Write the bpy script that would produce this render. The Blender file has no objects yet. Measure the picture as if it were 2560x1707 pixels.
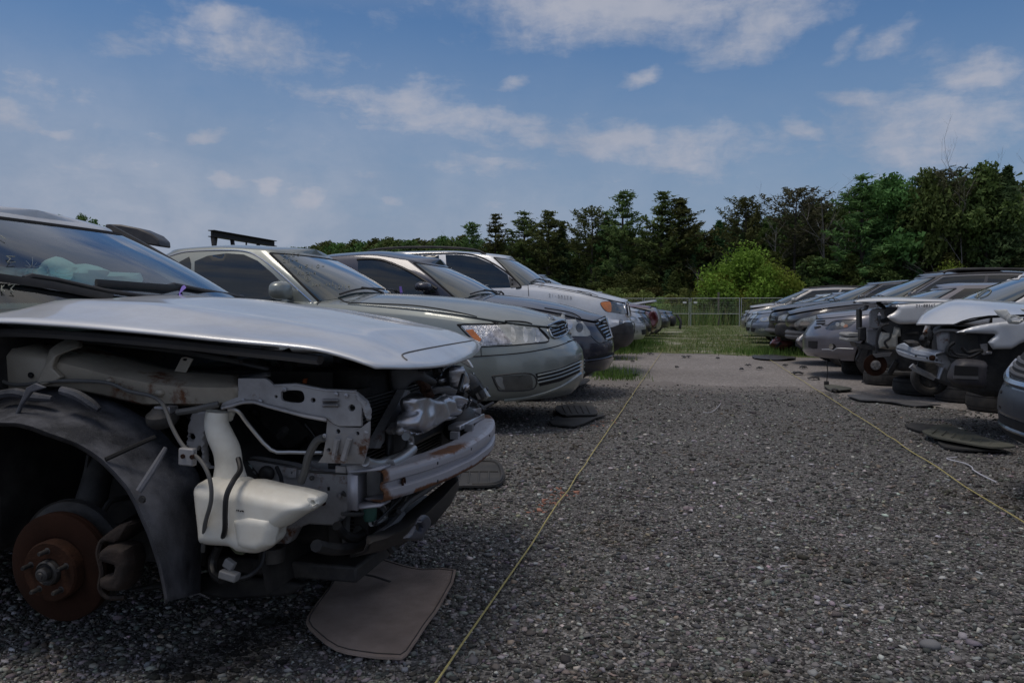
import bpy, math, random, numpy as np
from mathutils import Vector, Matrix, noise
from mathutils.geometry import delaunay_2d_cdt
from mathutils.bvhtree import BVHTree

SC = bpy.context.scene
COL = SC.collection
PI = math.pi
rnd = random.Random(7)

# ------------------------------------------------------------------ camera (28 mm lens, eye one metre above the gravel)
FP, CXP, CYP, EYE = 1991., 1280., 853.5, 1.0
YAW, PIT = math.radians(12.66), math.atan(81.5 / 1991.)
cd = bpy.data.cameras.new('camera')
cam = bpy.data.objects.new('camera', cd)
COL.objects.link(cam)
cam.location = (0, 0, EYE)
cam.rotation_euler = (PI / 2 - PIT, 0, YAW)
cd.sensor_width = 36.
cd.lens = FP / 2560. * 36.
cd.clip_start = .05
cd.clip_end = 3000
SC.camera = cam
FW = Vector((-math.sin(YAW) * math.cos(PIT), math.cos(YAW) * math.cos(PIT), -math.sin(PIT)))
RT = Vector((math.cos(YAW), math.sin(YAW), 0))
UPV = RT.cross(FW)
CAMP = Vector((0, 0, EYE))

def ray(x, y):
    return FW + RT * ((x - CXP) / FP) - UPV * ((y - CYP) / FP)
def onY(x, y, Y):
    d = ray(x, y); return CAMP + d * (Y / d.y)
def onX(x, y, X):
    d = ray(x, y); return CAMP + d * (X / d.x)
def onZ(x, y, Z=0.):
    d = ray(x, y); return CAMP + d * ((Z - EYE) / d.z)
def atD(x, y, D):                       # point D metres ahead along the view axis
    return CAMP + ray(x, y) * D

# ------------------------------------------------------------------ materials
MATS = {}
def mat(name, col, rough=.6, metal=0., coat=0., var=.15, vs=6., bump=0., bs=60., dust=0., dcol=(.16, .145, .125), ds=3.,
        rust=0., rs=4., spec=.5, objrand=0., speck=0., sss=0., emit=0., trans=0.):
    if name in MATS: return MATS[name]
    m = bpy.data.materials.new(name); m.use_nodes = True
    MATS[name] = m
    nt = m.node_tree; N = nt.nodes; Lk = nt.links
    b = N['Principled BSDF']
    tc = N.new('ShaderNodeTexCoord')
    def nz(scale, detail=6., rgh=.6):
        n = N.new('ShaderNodeTexNoise'); n.inputs['Scale'].default_value = scale
        n.inputs['Detail'].default_value = detail; n.inputs['Roughness'].default_value = rgh
        Lk.new(tc.outputs['Object'], n.inputs['Vector']); return n
    def ramp(sock, a, c, va=0., vc=1.):
        r = N.new('ShaderNodeMapRange'); r.inputs[1].default_value = a; r.inputs[2].default_value = c
        r.inputs[3].default_value = va; r.inputs[4].default_value = vc; Lk.new(sock, r.inputs[0]); return r.outputs[0]
    def mix(f, a, c):
        x = N.new('ShaderNodeMix'); x.data_type = 'RGBA'
        if hasattr(f, 'node'): Lk.new(f, x.inputs[0])
        else: x.inputs[0].default_value = f
        for s, v in ((x.inputs[6], a), (x.inputs[7], c)):
            if hasattr(v, 'node'): Lk.new(v, s)
            else: s.default_value = (*v, 1)
        return x.outputs[2]
    n1 = nz(vs)
    lo = tuple(c * (1 - var) for c in col); hi = tuple(min(1, c * (1 + var)) for c in col)
    c = mix(ramp(n1.outputs[0], .3, .7), lo, hi)
    if objrand:
        oi = N.new('ShaderNodeObjectInfo')
        h = N.new('ShaderNodeHueSaturation'); Lk.new(c, h.inputs['Color'])
        Lk.new(ramp(oi.outputs['Random'], 0, 1, .5 - objrand * .08, .5 + objrand * .05), h.inputs['Hue'])
        Lk.new(ramp(oi.outputs['Random'], 0, 1, 1 - objrand * .5, 1 + objrand * .6), h.inputs['Value'])
        c = h.outputs[0]
    rsock = None
    if speck:
        n4 = nz(420., 2.); c = mix(ramp(n4.outputs[0], .58, .66, 0, speck), c, (.5, .5, .48))
    if dust:
        n2 = nz(ds, 9., .68)
        f = ramp(n2.outputs[0], .42, .72, 0., dust)
        c = mix(f, c, dcol); rsock = ramp(f, 0., 1., rough, .85)
    if rust:
        n3 = nz(rs, 10., .7)
        f = ramp(n3.outputs[0], .62 - rust * .3, .68 - rust * .25, 0., 1.)
        n5 = nz(60., 4.)
        c = mix(f, c, mix(n5.outputs[0], (.05, .018, .008), (.19, .075, .028)))
        rsock = ramp(f, 0., 1., rough, .9)
        Lk.new(ramp(f, 0., 1., metal, 0.), b.inputs['Metallic'])
    else:
        b.inputs['Metallic'].default_value = metal
    Lk.new(c, b.inputs['Base Color'])
    if rsock is not None: Lk.new(rsock, b.inputs['Roughness'])
    else: b.inputs['Roughness'].default_value = rough
    b.inputs['Specular IOR Level'].default_value = spec
    b.inputs['Coat Weight'].default_value = coat
    b.inputs['Coat Roughness'].default_value = .06
    if sss:
        b.inputs['Subsurface Weight'].default_value = sss; b.inputs['Subsurface Radius'].default_value = (.03, .03, .03)
    if trans: b.inputs['Transmission Weight'].default_value = trans
    if bump:
        n6 = nz(bs, 5., .65)
        bp = N.new('ShaderNodeBump'); bp.inputs['Strength'].default_value = bump; bp.inputs['Distance'].default_value = .01
        Lk.new(n6.outputs[0], bp.inputs['Height']); Lk.new(bp.outputs[0], b.inputs['Normal'])
    return m

def paint(name, col, metal=.55, rough=.38, dust=.35, **k):
    return mat(name, col, rough=rough, metal=metal, coat=.8, var=.03, vs=2., dust=dust, dcol=(.2, .19, .175), **k)

def leafmat(name, col, rand=1.):
    m = mat(name, col, rough=.7, var=.45, vs=1.3, objrand=rand, spec=.15)
    nt = m.node_tree; b = nt.nodes['Principled BSDF']; out = nt.nodes['Material Output']
    t = nt.nodes.new('ShaderNodeBsdfTranslucent'); mx = nt.nodes.new('ShaderNodeMixShader'); mx.inputs[0].default_value = .25
    src = b.inputs['Base Color'].links[0].from_socket
    nt.links.new(src, t.inputs[0]); nt.links.new(b.outputs[0], mx.inputs[1]); nt.links.new(t.outputs[0], mx.inputs[2])
    nt.links.new(mx.outputs[0], out.inputs[0])
    return m

def glass(name, tint=(.55, .62, .62), alpha=.55):
    """thin windscreen glass: part see-through, part mirror by Fresnel"""
    m = bpy.data.materials.new(name); m.use_nodes = True; MATS[name] = m
    nt = m.node_tree; N = nt.nodes; N.remove(N['Principled BSDF'])
    t = N.new('ShaderNodeBsdfTransparent'); t.inputs[0].default_value = (*tint, 1)
    g = N.new('ShaderNodeBsdfGlossy'); g.inputs['Roughness'].default_value = .015
    g.inputs[0].default_value = (.9, .95, 1, 1)
    fr = N.new('ShaderNodeFresnel'); fr.inputs[0].default_value = 1.62
    mx = N.new('ShaderNodeMixShader')
    mr = N.new('ShaderNodeMapRange'); mr.inputs[1].default_value = 0; mr.inputs[2].default_value = .8
    mr.inputs[3].default_value = .03; mr.inputs[4].default_value = .95
    nt.links.new(fr.outputs[0], mr.inputs[0]); nt.links.new(mr.outputs[0], mx.inputs[0])
    nt.links.new(t.outputs[0], mx.inputs[1]); nt.links.new(g.outputs[0], mx.inputs[2])
    nt.links.new(mx.outputs[0], N['Material Output'].inputs[0])
    return m

GLASS = mat('tinted_glass', (.012, .016, .018), rough=.02, var=.2, spec=.8)
GLASSW = mat('windscreen_glass', (.03, .048, .052), rough=.015, var=.3, spec=1.0, coat=1.)
CLEAR = glass('clear_windscreen', (.66, .9, .87))
BLACK = mat('black_gap', (.006, .006, .007), rough=.8)
RUB = mat('black_rubber', (.018, .018, .019), rough=.75, var=.3, vs=20, dust=.35, ds=6)
PLA = mat('black_plastic', (.016, .016, .018), rough=.5, var=.3, dust=.3, ds=5)
PLG = mat('grey_plastic', (.085, .085, .09), rough=.55, var=.2, dust=.4, ds=5)
CHROME = mat('chrome', (.62, .63, .65), rough=.16, metal=1., var=.05, dust=.2)
STEEL = mat('bare_steel', (.34, .34, .36), rough=.42, metal=.7, var=.2, vs=9, dust=.35, rust=.02, bump=.08, bs=25)
DARK = mat('dark_metal', (.03, .03, .032), rough=.55, metal=.3, var=.5, vs=12, dust=.5, ds=8)
ENG = mat('engine_grime', (.012, .012, .013), rough=.7, var=.5, vs=15, dust=.25, ds=9)
RUST = mat('rusty_iron', (.036, .015, .008), rough=.9, spec=.2, var=.55, vs=14, bump=.35, bs=90)
LENS = mat('headlight_lens', (.34, .36, .36), rough=.12, metal=.25, coat=1., var=.45, vs=9, dust=.35, dcol=(.32, .31, .27))
LENSD = mat('dark_lens', (.06, .066, .072), rough=.1, metal=.2, coat=1., var=.6, vs=12, dust=.25)
AMBER = mat('amber_lens', (.62, .19, .03), rough=.18, coat=1., var=.25, vs=12)
REDL = mat('red_lens', (.25, .01, .01), rough=.2, coat=1.)

# ------------------------------------------------------------------ mesh building
class MB:
    def __init__(s): s.v = []; s.f = []; s.m = []
    def add(s, vs, fs, mi=0):
        o = len(s.v); s.v += [tuple(p) for p in vs]
        s.f += [tuple(i + o for i in f) for f in fs]; s.m += [mi] * len(fs) if isinstance(mi, int) else list(mi)
        return s
    def box(s, c, d, M=None, mi=0):
        x, y, z = (k / 2 for k in d)
        vs = [Vector((i * x, j * y, k * z)) for i in (-1, 1) for j in (-1, 1) for k in (-1, 1)]
        if M is not None: vs = [M @ p for p in vs]
        c = Vector(c)
        return s.add([p + c for p in vs], [(0, 1, 3, 2), (4, 6, 7, 5), (0, 4, 5, 1), (2, 3, 7, 6), (0, 2, 6, 4), (1, 5, 7, 3)], mi)
    def grid(s, P, mi=0, closeu=False, closev=False, flip=False):
        P = np.asarray(P, float); a, b = P.shape[:2]; fs = []
        for i in range(a if closeu else a - 1):
            for j in range(b if closev else b - 1):
                q = (i * b + j, i * b + (j + 1) % b, ((i + 1) % a) * b + (j + 1) % b, ((i + 1) % a) * b + j)
                fs.append(q[::-1] if flip else q)
        return s.add(P.reshape(-1, 3).tolist(), fs, mi)
    def tube(s, pts, r, n=8, mi=0, caps=True, smooth=0, flat=1.):
        pts = [Vector(p) for p in pts]
        if smooth and len(pts) > 2: pts = spline(pts, smooth)
        rs = r if hasattr(r, '__len__') else [r] * len(pts)
        if len(rs) != len(pts): rs = np.interp(np.linspace(0, 1, len(pts)), np.linspace(0, 1, len(rs)), rs)
        rings = []; prev = None
        for i, p in enumerate(pts):
            t = (pts[min(i + 1, len(pts) - 1)] - pts[max(i - 1, 0)])
            if t.length < 1e-9: t = Vector((0, 0, 1))
            t.normalize()
            if prev is None:
                a = t.orthogonal().normalized() if abs(t.z) > .95 else t.cross(Vector((0, 0, 1))).normalized()
            else:
                a = prev - t * prev.dot(t)
                a = a.normalized() if a.length > 1e-6 else t.orthogonal().normalized()
            prev = a; b = t.cross(a)
            rings.append([p + (a * math.cos(2 * PI * k / n) + b * math.sin(2 * PI * k / n) * flat) * rs[i] for k in range(n)])
        o = len(s.v); s.grid([[tuple(q) for q in R] for R in rings], mi, closev=True)
        if caps:
            s.f.append(tuple(o + k for k in range(n))); s.m.append(mi)
            e = o + (len(pts) - 1) * n; s.f.append(tuple(e + k for k in reversed(range(n)))); s.m.append(mi)
        return s
    def lathe(s, prof, c, axis='Y', n=32, mi=0, M=None):
        rings = []
        c = Vector(c)
        for r, h in prof:
            R = []
            for k in range(n):
                a = 2 * PI * k / n; u, w = r * math.cos(a), r * math.sin(a)
                p = Vector((u, h, w) if axis == 'Y' else (h, u, w) if axis == 'X' else (u, w, h))
                if M is not None: p = M @ p
                R.append(tuple(p + c))
            rings.append(R)
        return s.grid(rings, mi, closev=True)
    def plate(s, poly, nrm, th, holes=(), mi=0):
        """flat polygon of 3-D points, thickened along nrm, with holes"""
        poly = [Vector(p) for p in poly]; nrm = Vector(nrm).normalized()
        o = sum(poly, Vector()) / len(poly)
        ax = nrm.orthogonal().normalized() if abs(nrm.z) > .9 else nrm.cross(Vector((0, 0, 1))).normalized()
        ay = nrm.cross(ax)
        to2 = lambda p: ((Vector(p) - o).dot(ax), (Vector(p) - o).dot(ay))
        dep = [(p - o).dot(nrm) for p in poly]
        loops = [[to2(p) for p in poly]] + [[to2(p) for p in h] for h in holes]
        V2, T = tri2(loops)
        def d3(q):                                     # depth by inverse-distance blend of the outline's own depth
            w = [1 / ((q[0] - a[0]) ** 2 + (q[1] - a[1]) ** 2 + 1e-6) ** 1.5 for a in loops[0]]
            return sum(i * j for i, j in zip(w, dep)) / sum(w)
        top = [o + ax * q[0] + ay * q[1] + nrm * d3(q) for q in V2]
        return s.shell(top, [nrm] * len(top), T, th, mi)
    def shell(s, top, nrms, T, th, mi=0):
        n = len(top); vs = [tuple(p) for p in top] + [tuple(p - q * th) for p, q in zip(top, nrms)]
        fs = [tuple(t) for t in T] + [tuple(i + n for i in reversed(t)) for t in T]
        cnt = {}
        for t in T:
            for i in range(len(t)):
                e = (t[i], t[(i + 1) % len(t)]); cnt[e] = 1
        for (a, b) in list(cnt):
            if (b, a) not in cnt: fs.append((b, a, a + n, b + n))
        return s.add(vs, fs, mi)
    def mirror(s):
        o = len(s.v); s.v += [(x, -y, z) for x, y, z in s.v]; f = list(s.f)
        s.f += [tuple(i + o for i in reversed(q)) for q in f]; s.m += list(s.m); return s
    def mesh(s, name, mats):
        me = bpy.data.meshes.new(name); me.from_pydata(s.v, [], s.f)
        for m in (mats if isinstance(mats, (list, tuple)) else [mats]): me.materials.append(m)
        me.polygons.foreach_set('material_index', s.m); me.update(); return me
    def obj(s, name, mats, parent=None, smooth=True, bevel=0., local=False, angle=40):
        me = s.mesh(name, mats)
        if smooth:
            me.polygons.foreach_set('use_smooth', [True] * len(me.polygons))
            me.set_sharp_from_angle(angle=math.radians(angle))
        ob = bpy.data.objects.new(name, me); COL.objects.link(ob)
        if parent is not None:
            ob.parent = parent
            if not local:                              # vertices given in world space
                me.transform(wm(parent).inverted())
        if bevel:
            md = ob.modifiers.new('bevel', 'BEVEL'); md.width = bevel; md.segments = 2; md.limit_method = 'ANGLE'
            md.angle_limit = math.radians(35)
        return ob

def wm(o):
    m = Matrix.LocRotScale(o.location, o.rotation_euler, o.scale)
    return wm(o.parent) @ m if o.parent else m

def spline(pts, n=6):
    P = [pts[0]] + list(pts) + [pts[-1]]; out = []
    for i in range(1, len(P) - 2):
        a, b, c, d = P[i - 1], P[i], P[i + 1], P[i + 2]
        for k in range(n):
            t = k / n
            out.append(b * 1. + (c - a) * (.5 * t) + (a * 2 - b * 5 + c * 4 - d) * (.5 * t * t) + (b * 3 - c * 3 + d - a) * (.5 * t ** 3))
    out.append(P[-2]); return out

def spl2(pts, n=5, closed=False):
    pts = [Vector((*p, 0.)) for p in pts]
    if closed:
        k = len(pts); ext = pts[-2:] + pts + pts[:3]; q = spline(ext, n)
        q = q[2 * n:(2 + k) * n]
    else: q = spline(pts, n)
    return [(p.x, p.y) for p in q]

def inside(p, poly):
    x, y = p; c = False; j = len(poly) - 1
    for i in range(len(poly)):
        if (poly[i][1] > y) != (poly[j][1] > y) and x < (poly[j][0] - poly[i][0]) * (y - poly[i][1]) / (poly[j][1] - poly[i][1]) + poly[i][0]: c = not c
        j = i
    return c

def tri2(loops, step=None):
    """triangulate a 2-D outline with holes; step adds inner points so that the patch can bend"""
    V = []; Ed = []
    for L in loops:
        if step:
            M_ = []
            for i in range(len(L)):
                a, b = L[i], L[(i + 1) % len(L)]; k = max(1, int(math.hypot(a[0] - b[0], a[1] - b[1]) / step))
                M_ += [(a[0] + (b[0] - a[0]) * t / k, a[1] + (b[1] - a[1]) * t / k) for t in range(k)]
            L = M_
        o = len(V); V += [Vector(p) for p in L]; Ed += [(o + i, o + (i + 1) % len(L)) for i in range(len(L))]
    if step:
        xs = [p[0] for p in loops[0]]; ys = [p[1] for p in loops[0]]; B = np.array([tuple(v) for v in V])
        y = min(ys) + step * .5; r = 0
        while y < max(ys):
            x = min(xs) + step * (.25 if r % 2 else .75); r += 1
            while x < max(xs):
                if inside((x, y), loops[0]) and not any(inside((x, y), h) for h in loops[1:]) and ((B - (x, y)) ** 2).sum(1).min() > (step * .45) ** 2:
                    V.append(Vector((x, y)))
                x += step
            y += step * .87
    r = delaunay_2d_cdt(V, Ed, [], 0, 1e-7)
    V2 = [tuple(v) for v in r[0]]; T = []
    for f in r[2]:
        c = (sum(V2[i][0] for i in f) / len(f), sum(V2[i][1] for i in f) / len(f))
        if inside(c, loops[0]) and not any(inside(c, h) for h in loops[1:]): T.append(tuple(f))
    return V2, T

def inflate(poly, f3, nrm, T, R, step, holes=(), back=None, wob=0., ws=8.):
    """a pillow-like solid over a 2-D outline: depth grows from the edge inwards. f3 maps 2-D to 3-D, R is the edge radius in 2-D units"""
    V2, tr = tri2([poly] + list(holes), step)
    nrm = Vector(nrm).normalized(); segs = []
    for L in [poly] + list(holes): segs += [(L[i], L[(i + 1) % len(L)]) for i in range(len(L))]
    A = np.array([s[0] for s in segs], float); B = np.array([s[1] for s in segs], float) - A
    mb = MB(); top = []; bot = []
    for q in V2:
        w = np.array(q) - A; t = np.clip((w * B).sum(1) / ((B * B).sum(1) + 1e-9), 0, 1)
        d = math.sqrt((((w - B * t[:, None]) ** 2).sum(1)).min())
        k = math.sqrt(max(0, 1 - (1 - min(d / R, 1)) ** 2)); p = f3(*q)
        if wob: k *= 1 + wob * noise.noise(p * ws)
        top.append(p + nrm * (T * k)); bot.append(p - nrm * ((T if back is None else back) * k))
    n = len(V2)
    mb.add(top + bot, list(tr) + [tuple(i + n for i in reversed(t)) for t in tr])
    cnt = {}
    for t in tr:
        for i in range(3): cnt[(t[i], t[(i + 1) % 3])] = 1
    mb.f2 = [(b, a, a + n, b + n) for (a, b) in cnt if (b, a) not in cnt]
    mb.f += mb.f2; mb.m += [0] * len(mb.f2)
    return mb

def circ(x, y, r, n=12, k=1.): return [(x + r * math.cos(2 * PI * i / n), y + k * r * math.sin(2 * PI * i / n)) for i in range(n)]

# ------------------------------------------------------------------ things
def tag(o, label=None, cat=None, group=None, kind=None):
    for k, v in (('label', label), ('category', cat), ('group', group), ('kind', kind)):
        if v: o[k] = v
    return o
def thing(name, loc, label, cat, group=None, rz=0.):
    o = bpy.data.objects.new(name, None); COL.objects.link(o); o.empty_display_size = .2
    o.location = loc; o.rotation_euler = (0, 0, rz)
    return tag(o, label, cat, group)
def npmesh(name, V, F, mats, mi=None, smooth=False, cols=None):
    """fast mesh from numpy: F is (n,3) or (n,4)"""
    me = bpy.data.meshes.new(name); V = np.asarray(V, np.float32); F = np.asarray(F, np.int32); k = F.shape[1]
    me.vertices.add(len(V)); me.vertices.foreach_set('co', V.ravel())
    me.loops.add(F.size); me.loops.foreach_set('vertex_index', F.ravel())
    me.polygons.add(len(F)); me.polygons.foreach_set('loop_start', np.arange(0, F.size, k, dtype=np.int32))
    for m in (mats if isinstance(mats, (list, tuple)) else [mats]): me.materials.append(m)
    if mi is not None: me.polygons.foreach_set('material_index', np.asarray(mi, np.int32))
    if smooth: me.polygons.foreach_set('use_smooth', np.ones(len(F), bool))
    if cols is not None:
        a = me.color_attributes.new('tone', 'FLOAT_COLOR', 'POINT')
        c4 = np.ones((len(V), 4), np.float32); c4[:, :3] = cols; a.data.foreach_set('color', c4.ravel())
    me.update(calc_edges=True); me.validate(); return me
def link(name, me, parent=None):
    o = bpy.data.objects.new(name, me); COL.objects.link(o); o.parent = parent; return o
def pch(xs, ys):
    """smooth monotone interpolation through (xs, ys)"""
    o = np.argsort(xs); x = np.asarray(xs, float)[o]; y = np.asarray(ys, float)[o]
    if len(x) == 1: return lambda q: np.full_like(np.asarray(q, float), y[0])
    h = np.diff(x); d = np.diff(y) / h; m = np.zeros_like(y); m[0], m[-1] = d[0], d[-1]
    for i in range(1, len(x) - 1):
        if d[i - 1] * d[i] > 0: m[i] = 2 * d[i - 1] * d[i] / (d[i - 1] + d[i])
    def f(q):
        q = np.clip(np.asarray(q, float), x[0], x[-1]); i = np.clip(np.searchsorted(x, q) - 1, 0, len(h) - 1)
        t = (q - x[i]) / h[i]; t2 = t * t; t3 = t2 * t
        return (2 * t3 - 3 * t2 + 1) * y[i] + (t3 - 2 * t2 + t) * h[i] * m[i] + (-2 * t3 + 3 * t2) * y[i + 1] + (t3 - t2) * h[i] * m[i + 1]
    return f
def curve(L): return pch([p[0] for p in L], [p[1] for p in L])
# ------------------------------------------------------------------ cars
N1, N2, N3 = 26, 30, 14
def supel(front, cf, w, p, n, rev=False):
    out = []
    for k in range(n + 1):
        a = PI / 2 * k / n
        c, s_ = max(math.cos(a), 0.), math.sin(a)
        out.append((front - cf + cf * c ** (2 / p), w * s_ ** (2 / p)))
    return out
def ringxy(front, tail, w, cf, cr, pf, pr):
    a = supel(front, cf, w, pf, N1)
    x0, x1 = front - cf, tail + cr
    b = [(x0 + (x1 - x0) * k / N2, w) for k in range(1, N2)]
    c = [(tail + cr - (x + 1) * cr, y) for x, y in supel(0, 1, w, pr, N3)]
    return a + b + c[::-1]

def weld(me):
    import bmesh
    bm = bmesh.new(); bm.from_mesh(me); bmesh.ops.remove_doubles(bm, verts=bm.verts, dist=2e-4)
    bmesh.ops.recalc_face_normals(bm, faces=bm.faces); bm.to_mesh(me); bm.free()

def blob(c, d, e=.7, n=14, m=20, M=None):
    """superellipsoid solid"""
    sg = lambda v, k: math.copysign(abs(v) ** k, v)
    P = []
    for i in range(n + 1):
        a = -PI / 2 + PI * i / n; R = []
        for j in range(m):
            b = 2 * PI * j / m
            p = Vector((d[0] * sg(math.cos(a), e) * sg(math.cos(b), e), d[1] * sg(math.cos(a), e) * sg(math.sin(b), e), d[2] * sg(math.sin(a), e)))
            if M is not None: p = M @ p
            R.append(tuple(p + Vector(c)))
        P.append(R)
    return MB().grid(P, closev=True, flip=True)

WHEELS = {}
def wheel(parent, c, r, w, rimm, steel=False, side=1):
    key = (round(r, 3), round(w, 3), rimm.name, steel, side)
    if key not in WHEELS:
        h = w / 2
        t = MB().lathe([(r * .62, -h * .9), (r * .8, -h), (r * .93, -h * .92), (r * .985, -h * .7), (r, -h * .3), (r, h * .3), (r * .985, h * .7), (r * .93, h * .92), (r * .8, h), (r * .62, h * .9)], (0, 0, 0), n=40)
        tyre = t.mesh('wheel', RUB); tyre.polygons.foreach_set('use_smooth', [True] * len(tyre.polygons))
        s_ = -1 * side
        q = MB().lathe([(r * .63, h * .9 * s_), (r * .6, h * .8 * s_), (r * .55, h * .3 * s_), (r * .2, h * .45 * s_), (.001, h * .5 * s_)], (0, 0, 0), n=40, mi=1)
        for k in range(5 if not steel else 8):
            a = 2 * PI * k / (5 if not steel else 8)
            if steel:
                q.lathe([(.001, h * .55 * s_), (r * .06, h * .55 * s_), (r * .06, h * .3 * s_)], (r * .42 * math.cos(a), 0, r * .42 * math.sin(a)), n=10)
            else:
                d = Vector((math.cos(a), 0, math.sin(a))); e_ = Vector((-math.sin(a), 0, math.cos(a)))
                P0, P1 = d * r * .12, d * r * .61
                y0, y1 = h * .7 * s_, h * .8 * s_
                vs = []
                for (p_, ww, yy) in ((P0, r * .11, y0), (P1, r * .09, y1)):
                    for sg in (-1, 1):
                        for dy in (0, -h * .25 * s_): vs.append(p_ + e_ * ww * sg + Vector((0, yy + dy, 0)))
                q.add(vs, [(0, 1, 3, 2), (4, 6, 7, 5), (0, 4, 5, 1), (2, 3, 7, 6), (0, 2, 6, 4), (1, 5, 7, 3)])
        rim = q.mesh('rim', [rimm, DARK])
        WHEELS[key] = (tyre, rim)
    a, b = WHEELS[key]
    o = link('wheel', a, parent); o.location = c
    link('rim', b, o); return o

class Car:
    def __init__(s, name, label, cat, X, Y, rz, pm, P, group=None):
        s.P = P; s.pm = pm
        s.root = thing(name, (X, Y, 0), label, cat, group, rz)
        g = P.get
        s.W, s.L = P['W'], P['L']; W, L = s.W, s.L
        s.zs, s.zb, s.cr = curve(P['zs']), curve(P['zb']), curve(P['crown'])
        nose, hw, tail = curve(P['nose']), curve(g('hw', [(0, .90), (.12, .965), (.4, 1.), (.75, .985), (.92, .955), (1, .92)])), curve(g('tail', [(0, .1), (.4, 0), (1, .12)]))
        V = sorted(set(list(np.linspace(0, 1, 17)) + [.95, .975, .03]))
        s.V = V
        G = []
        for v in V:
            xy = ringxy(-float(nose(v)), -L + float(tail(v)), W * float(hw(v)), g('cf', .7), g('crr', .5), g('pf', 1.9), 2.4)
            G.append([(x, y, float(s.zb(x)) + (float(s.zs(x)) - float(s.zb(x))) * v) for x, y in xy])
        s.G = np.array(G).transpose(1, 0, 2)          # [u][v]
        s.body()
    # --- surfaces
    def ui(s, u):
        u = min(max(u, 0), 3)
        return u * N1 if u <= 1 else N1 + (u - 1) * N2 if u <= 2 else N1 + N2 + (u - 2) * N3
    def samp(s, A, i, j, sg=1):
        i = min(max(i, 0), A.shape[0] - 1.0001); j = min(max(j, 0), A.shape[1] - 1.0001)
        a, b = int(i), int(j); f, h = i - a, j - b
        p = (A[a, b] * (1 - f) + A[a + 1, b] * f) * (1 - h) + (A[a, b + 1] * (1 - f) + A[a + 1, b + 1] * f) * h
        return Vector((p[0], p[1] * sg, p[2]))
    def S(s, u, v):                                   # body skin; u < 0 is the far half
        return s.samp(s.G, s.ui(abs(u)), float(np.interp(v, s.V, range(len(s.V)))), 1 if u >= 0 else -1)
    def R(s, u, c):                                   # glasshouse skin
        return s.samp(s.H, s.ui(abs(u)), c * (s.nc - 1), 1 if u >= 0 else -1)
    def zcap(s, x, y):
        ring = s.G[:, -1]; ysh = float(np.interp(-x, -ring[:, 0], ring[:, 1])) + 1e-6
        q = min(abs(y) / ysh, 1.)
        return float(s.zs(x)) + float(s.capz(x, q))
    def capz(s, x, q):
        rg = s.P.get('ridge', 0)
        return s.cr(x) * (1 - q ** 2.4) + rg * math.exp(-((q - .62) / .13) ** 2) * float(np.clip((-x - .15) / .5, 0, 1))
    def body(s):
        P = s.P; g = P.get; G = s.G; nu, nv = G.shape[:2]
        hx = P.get('hoodx', -1.5)
        mb = MB(); F = []; Mi = []
        fr = g('cut', 9.); tv = g('trimv', -1)
        idx = lambda i, j: i * nv + j
        Vx = G.reshape(-1, 3).copy()
        ar = g('arch', [])
        for i in range(nu - 1):
            for j in range(nv - 1):
                c = (G[i, j] + G[i + 1, j + 1]) / 2
                if c[0] > fr: continue
                if any(abs(c[1]) > .55 * s.W and math.hypot(c[0] - a, c[2] - z) < r + .05 for a, z, r in ar): continue
                F.append((idx(i, j), idx(i + 1, j), idx(i + 1, j + 1), idx(i, j + 1))); Mi.append(2 if s.V[j] < tv else 0)
        mb.add(Vx.tolist(), F, Mi)
        # smooth wheel-arch rings over the cut
        def yat(x, z):
            z0, z1 = float(s.zb(x)), float(s.zs(x)); v = min(max((z - z0) / (z1 - z0), 0), 1)
            j = float(np.interp(v, s.V, range(nv))); j0 = min(int(j), nv - 2); f = j - j0
            rg = G[:, j0] * (1 - f) + G[:, j0 + 1] * f
            return float(np.interp(-x, -rg[:, 0], rg[:, 1]))
        for a, z, r in ar:
            T_ = [t for t in np.linspace(-.35, PI + .35, 40) if z + r * math.sin(t) > float(s.zb(a)) - .02]
            P0 = []
            for t in T_:
                row = []
                for q, off in ((r + .17, .001), (r + .10, .004), (r + .03, .007), (r + .008, .009), (r, .004)):
                    x, zz = a + q * math.cos(t), z + q * math.sin(t)
                    row.append((x, yat(x, zz) + off, max(zz, float(s.zb(a)) - .01)))
                P0.append(row)
            mb.grid(P0, 0)
            mb.grid([[(a + r * math.cos(t), yat(a + r * math.cos(t), z + r * math.sin(t)), z + r * math.sin(t)), (a + r * math.cos(t), s.W * .5, z + r * math.sin(t))] for t in T_], 1)
        # cap
        Sq = [1, .985, .965, .945, .9, .8, .7, .6, .5, .38, .25, .12, 0]
        ring = G[:, -1]
        C = np.array([[(x, y * q, z + float(s.capz(x, q))) for q in Sq] for x, y, z in ring])
        s.C = C
        hood = MB(); lift = g('lift', 0.); gapj = g('gapj', 2)
        fade = lambda x: float(np.clip((x - hx) / (-hx), 0, 1))
        D = C.copy()
        D[..., 2] += .003 + np.array([[lift * fade(x) for x in r] for r in C[..., 0]])
        for i in range(nu - 1):
            for j in range(len(Sq) - 1):
                xm = (C[i, j, 0] + C[i + 1, j, 0]) / 2
                q = [C[i, j], C[i + 1, j], C[i + 1, j + 1], C[i, j + 1]]
                if xm > fr: continue
                if xm > hx:
                    if j >= gapj and not g('nohood'):
                        hood.add([D[a] for a in ((i, j), (i + 1, j), (i + 1, j + 1), (i, j + 1))], [(0, 1, 2, 3)])
                    mi = 0 if j < gapj - 1 else 1
                    if mi == 1: q = [p - np.array((0, 0, .03 if j >= gapj else .012)) for p in q]
                    mb.add(q, [(0, 1, 2, 3)], mi)
                else: mb.add(q, [(0, 1, 2, 3)], 0)
        # glasshouse
        if 'gh' in P: s.glasshouse(mb)
        mb.mirror()
        s.bodyo = mb.obj('body', [s.pm, BLACK, PLA], s.root, local=True)
        weld(s.bodyo.data); s.smooth(s.bodyo.data)
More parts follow.
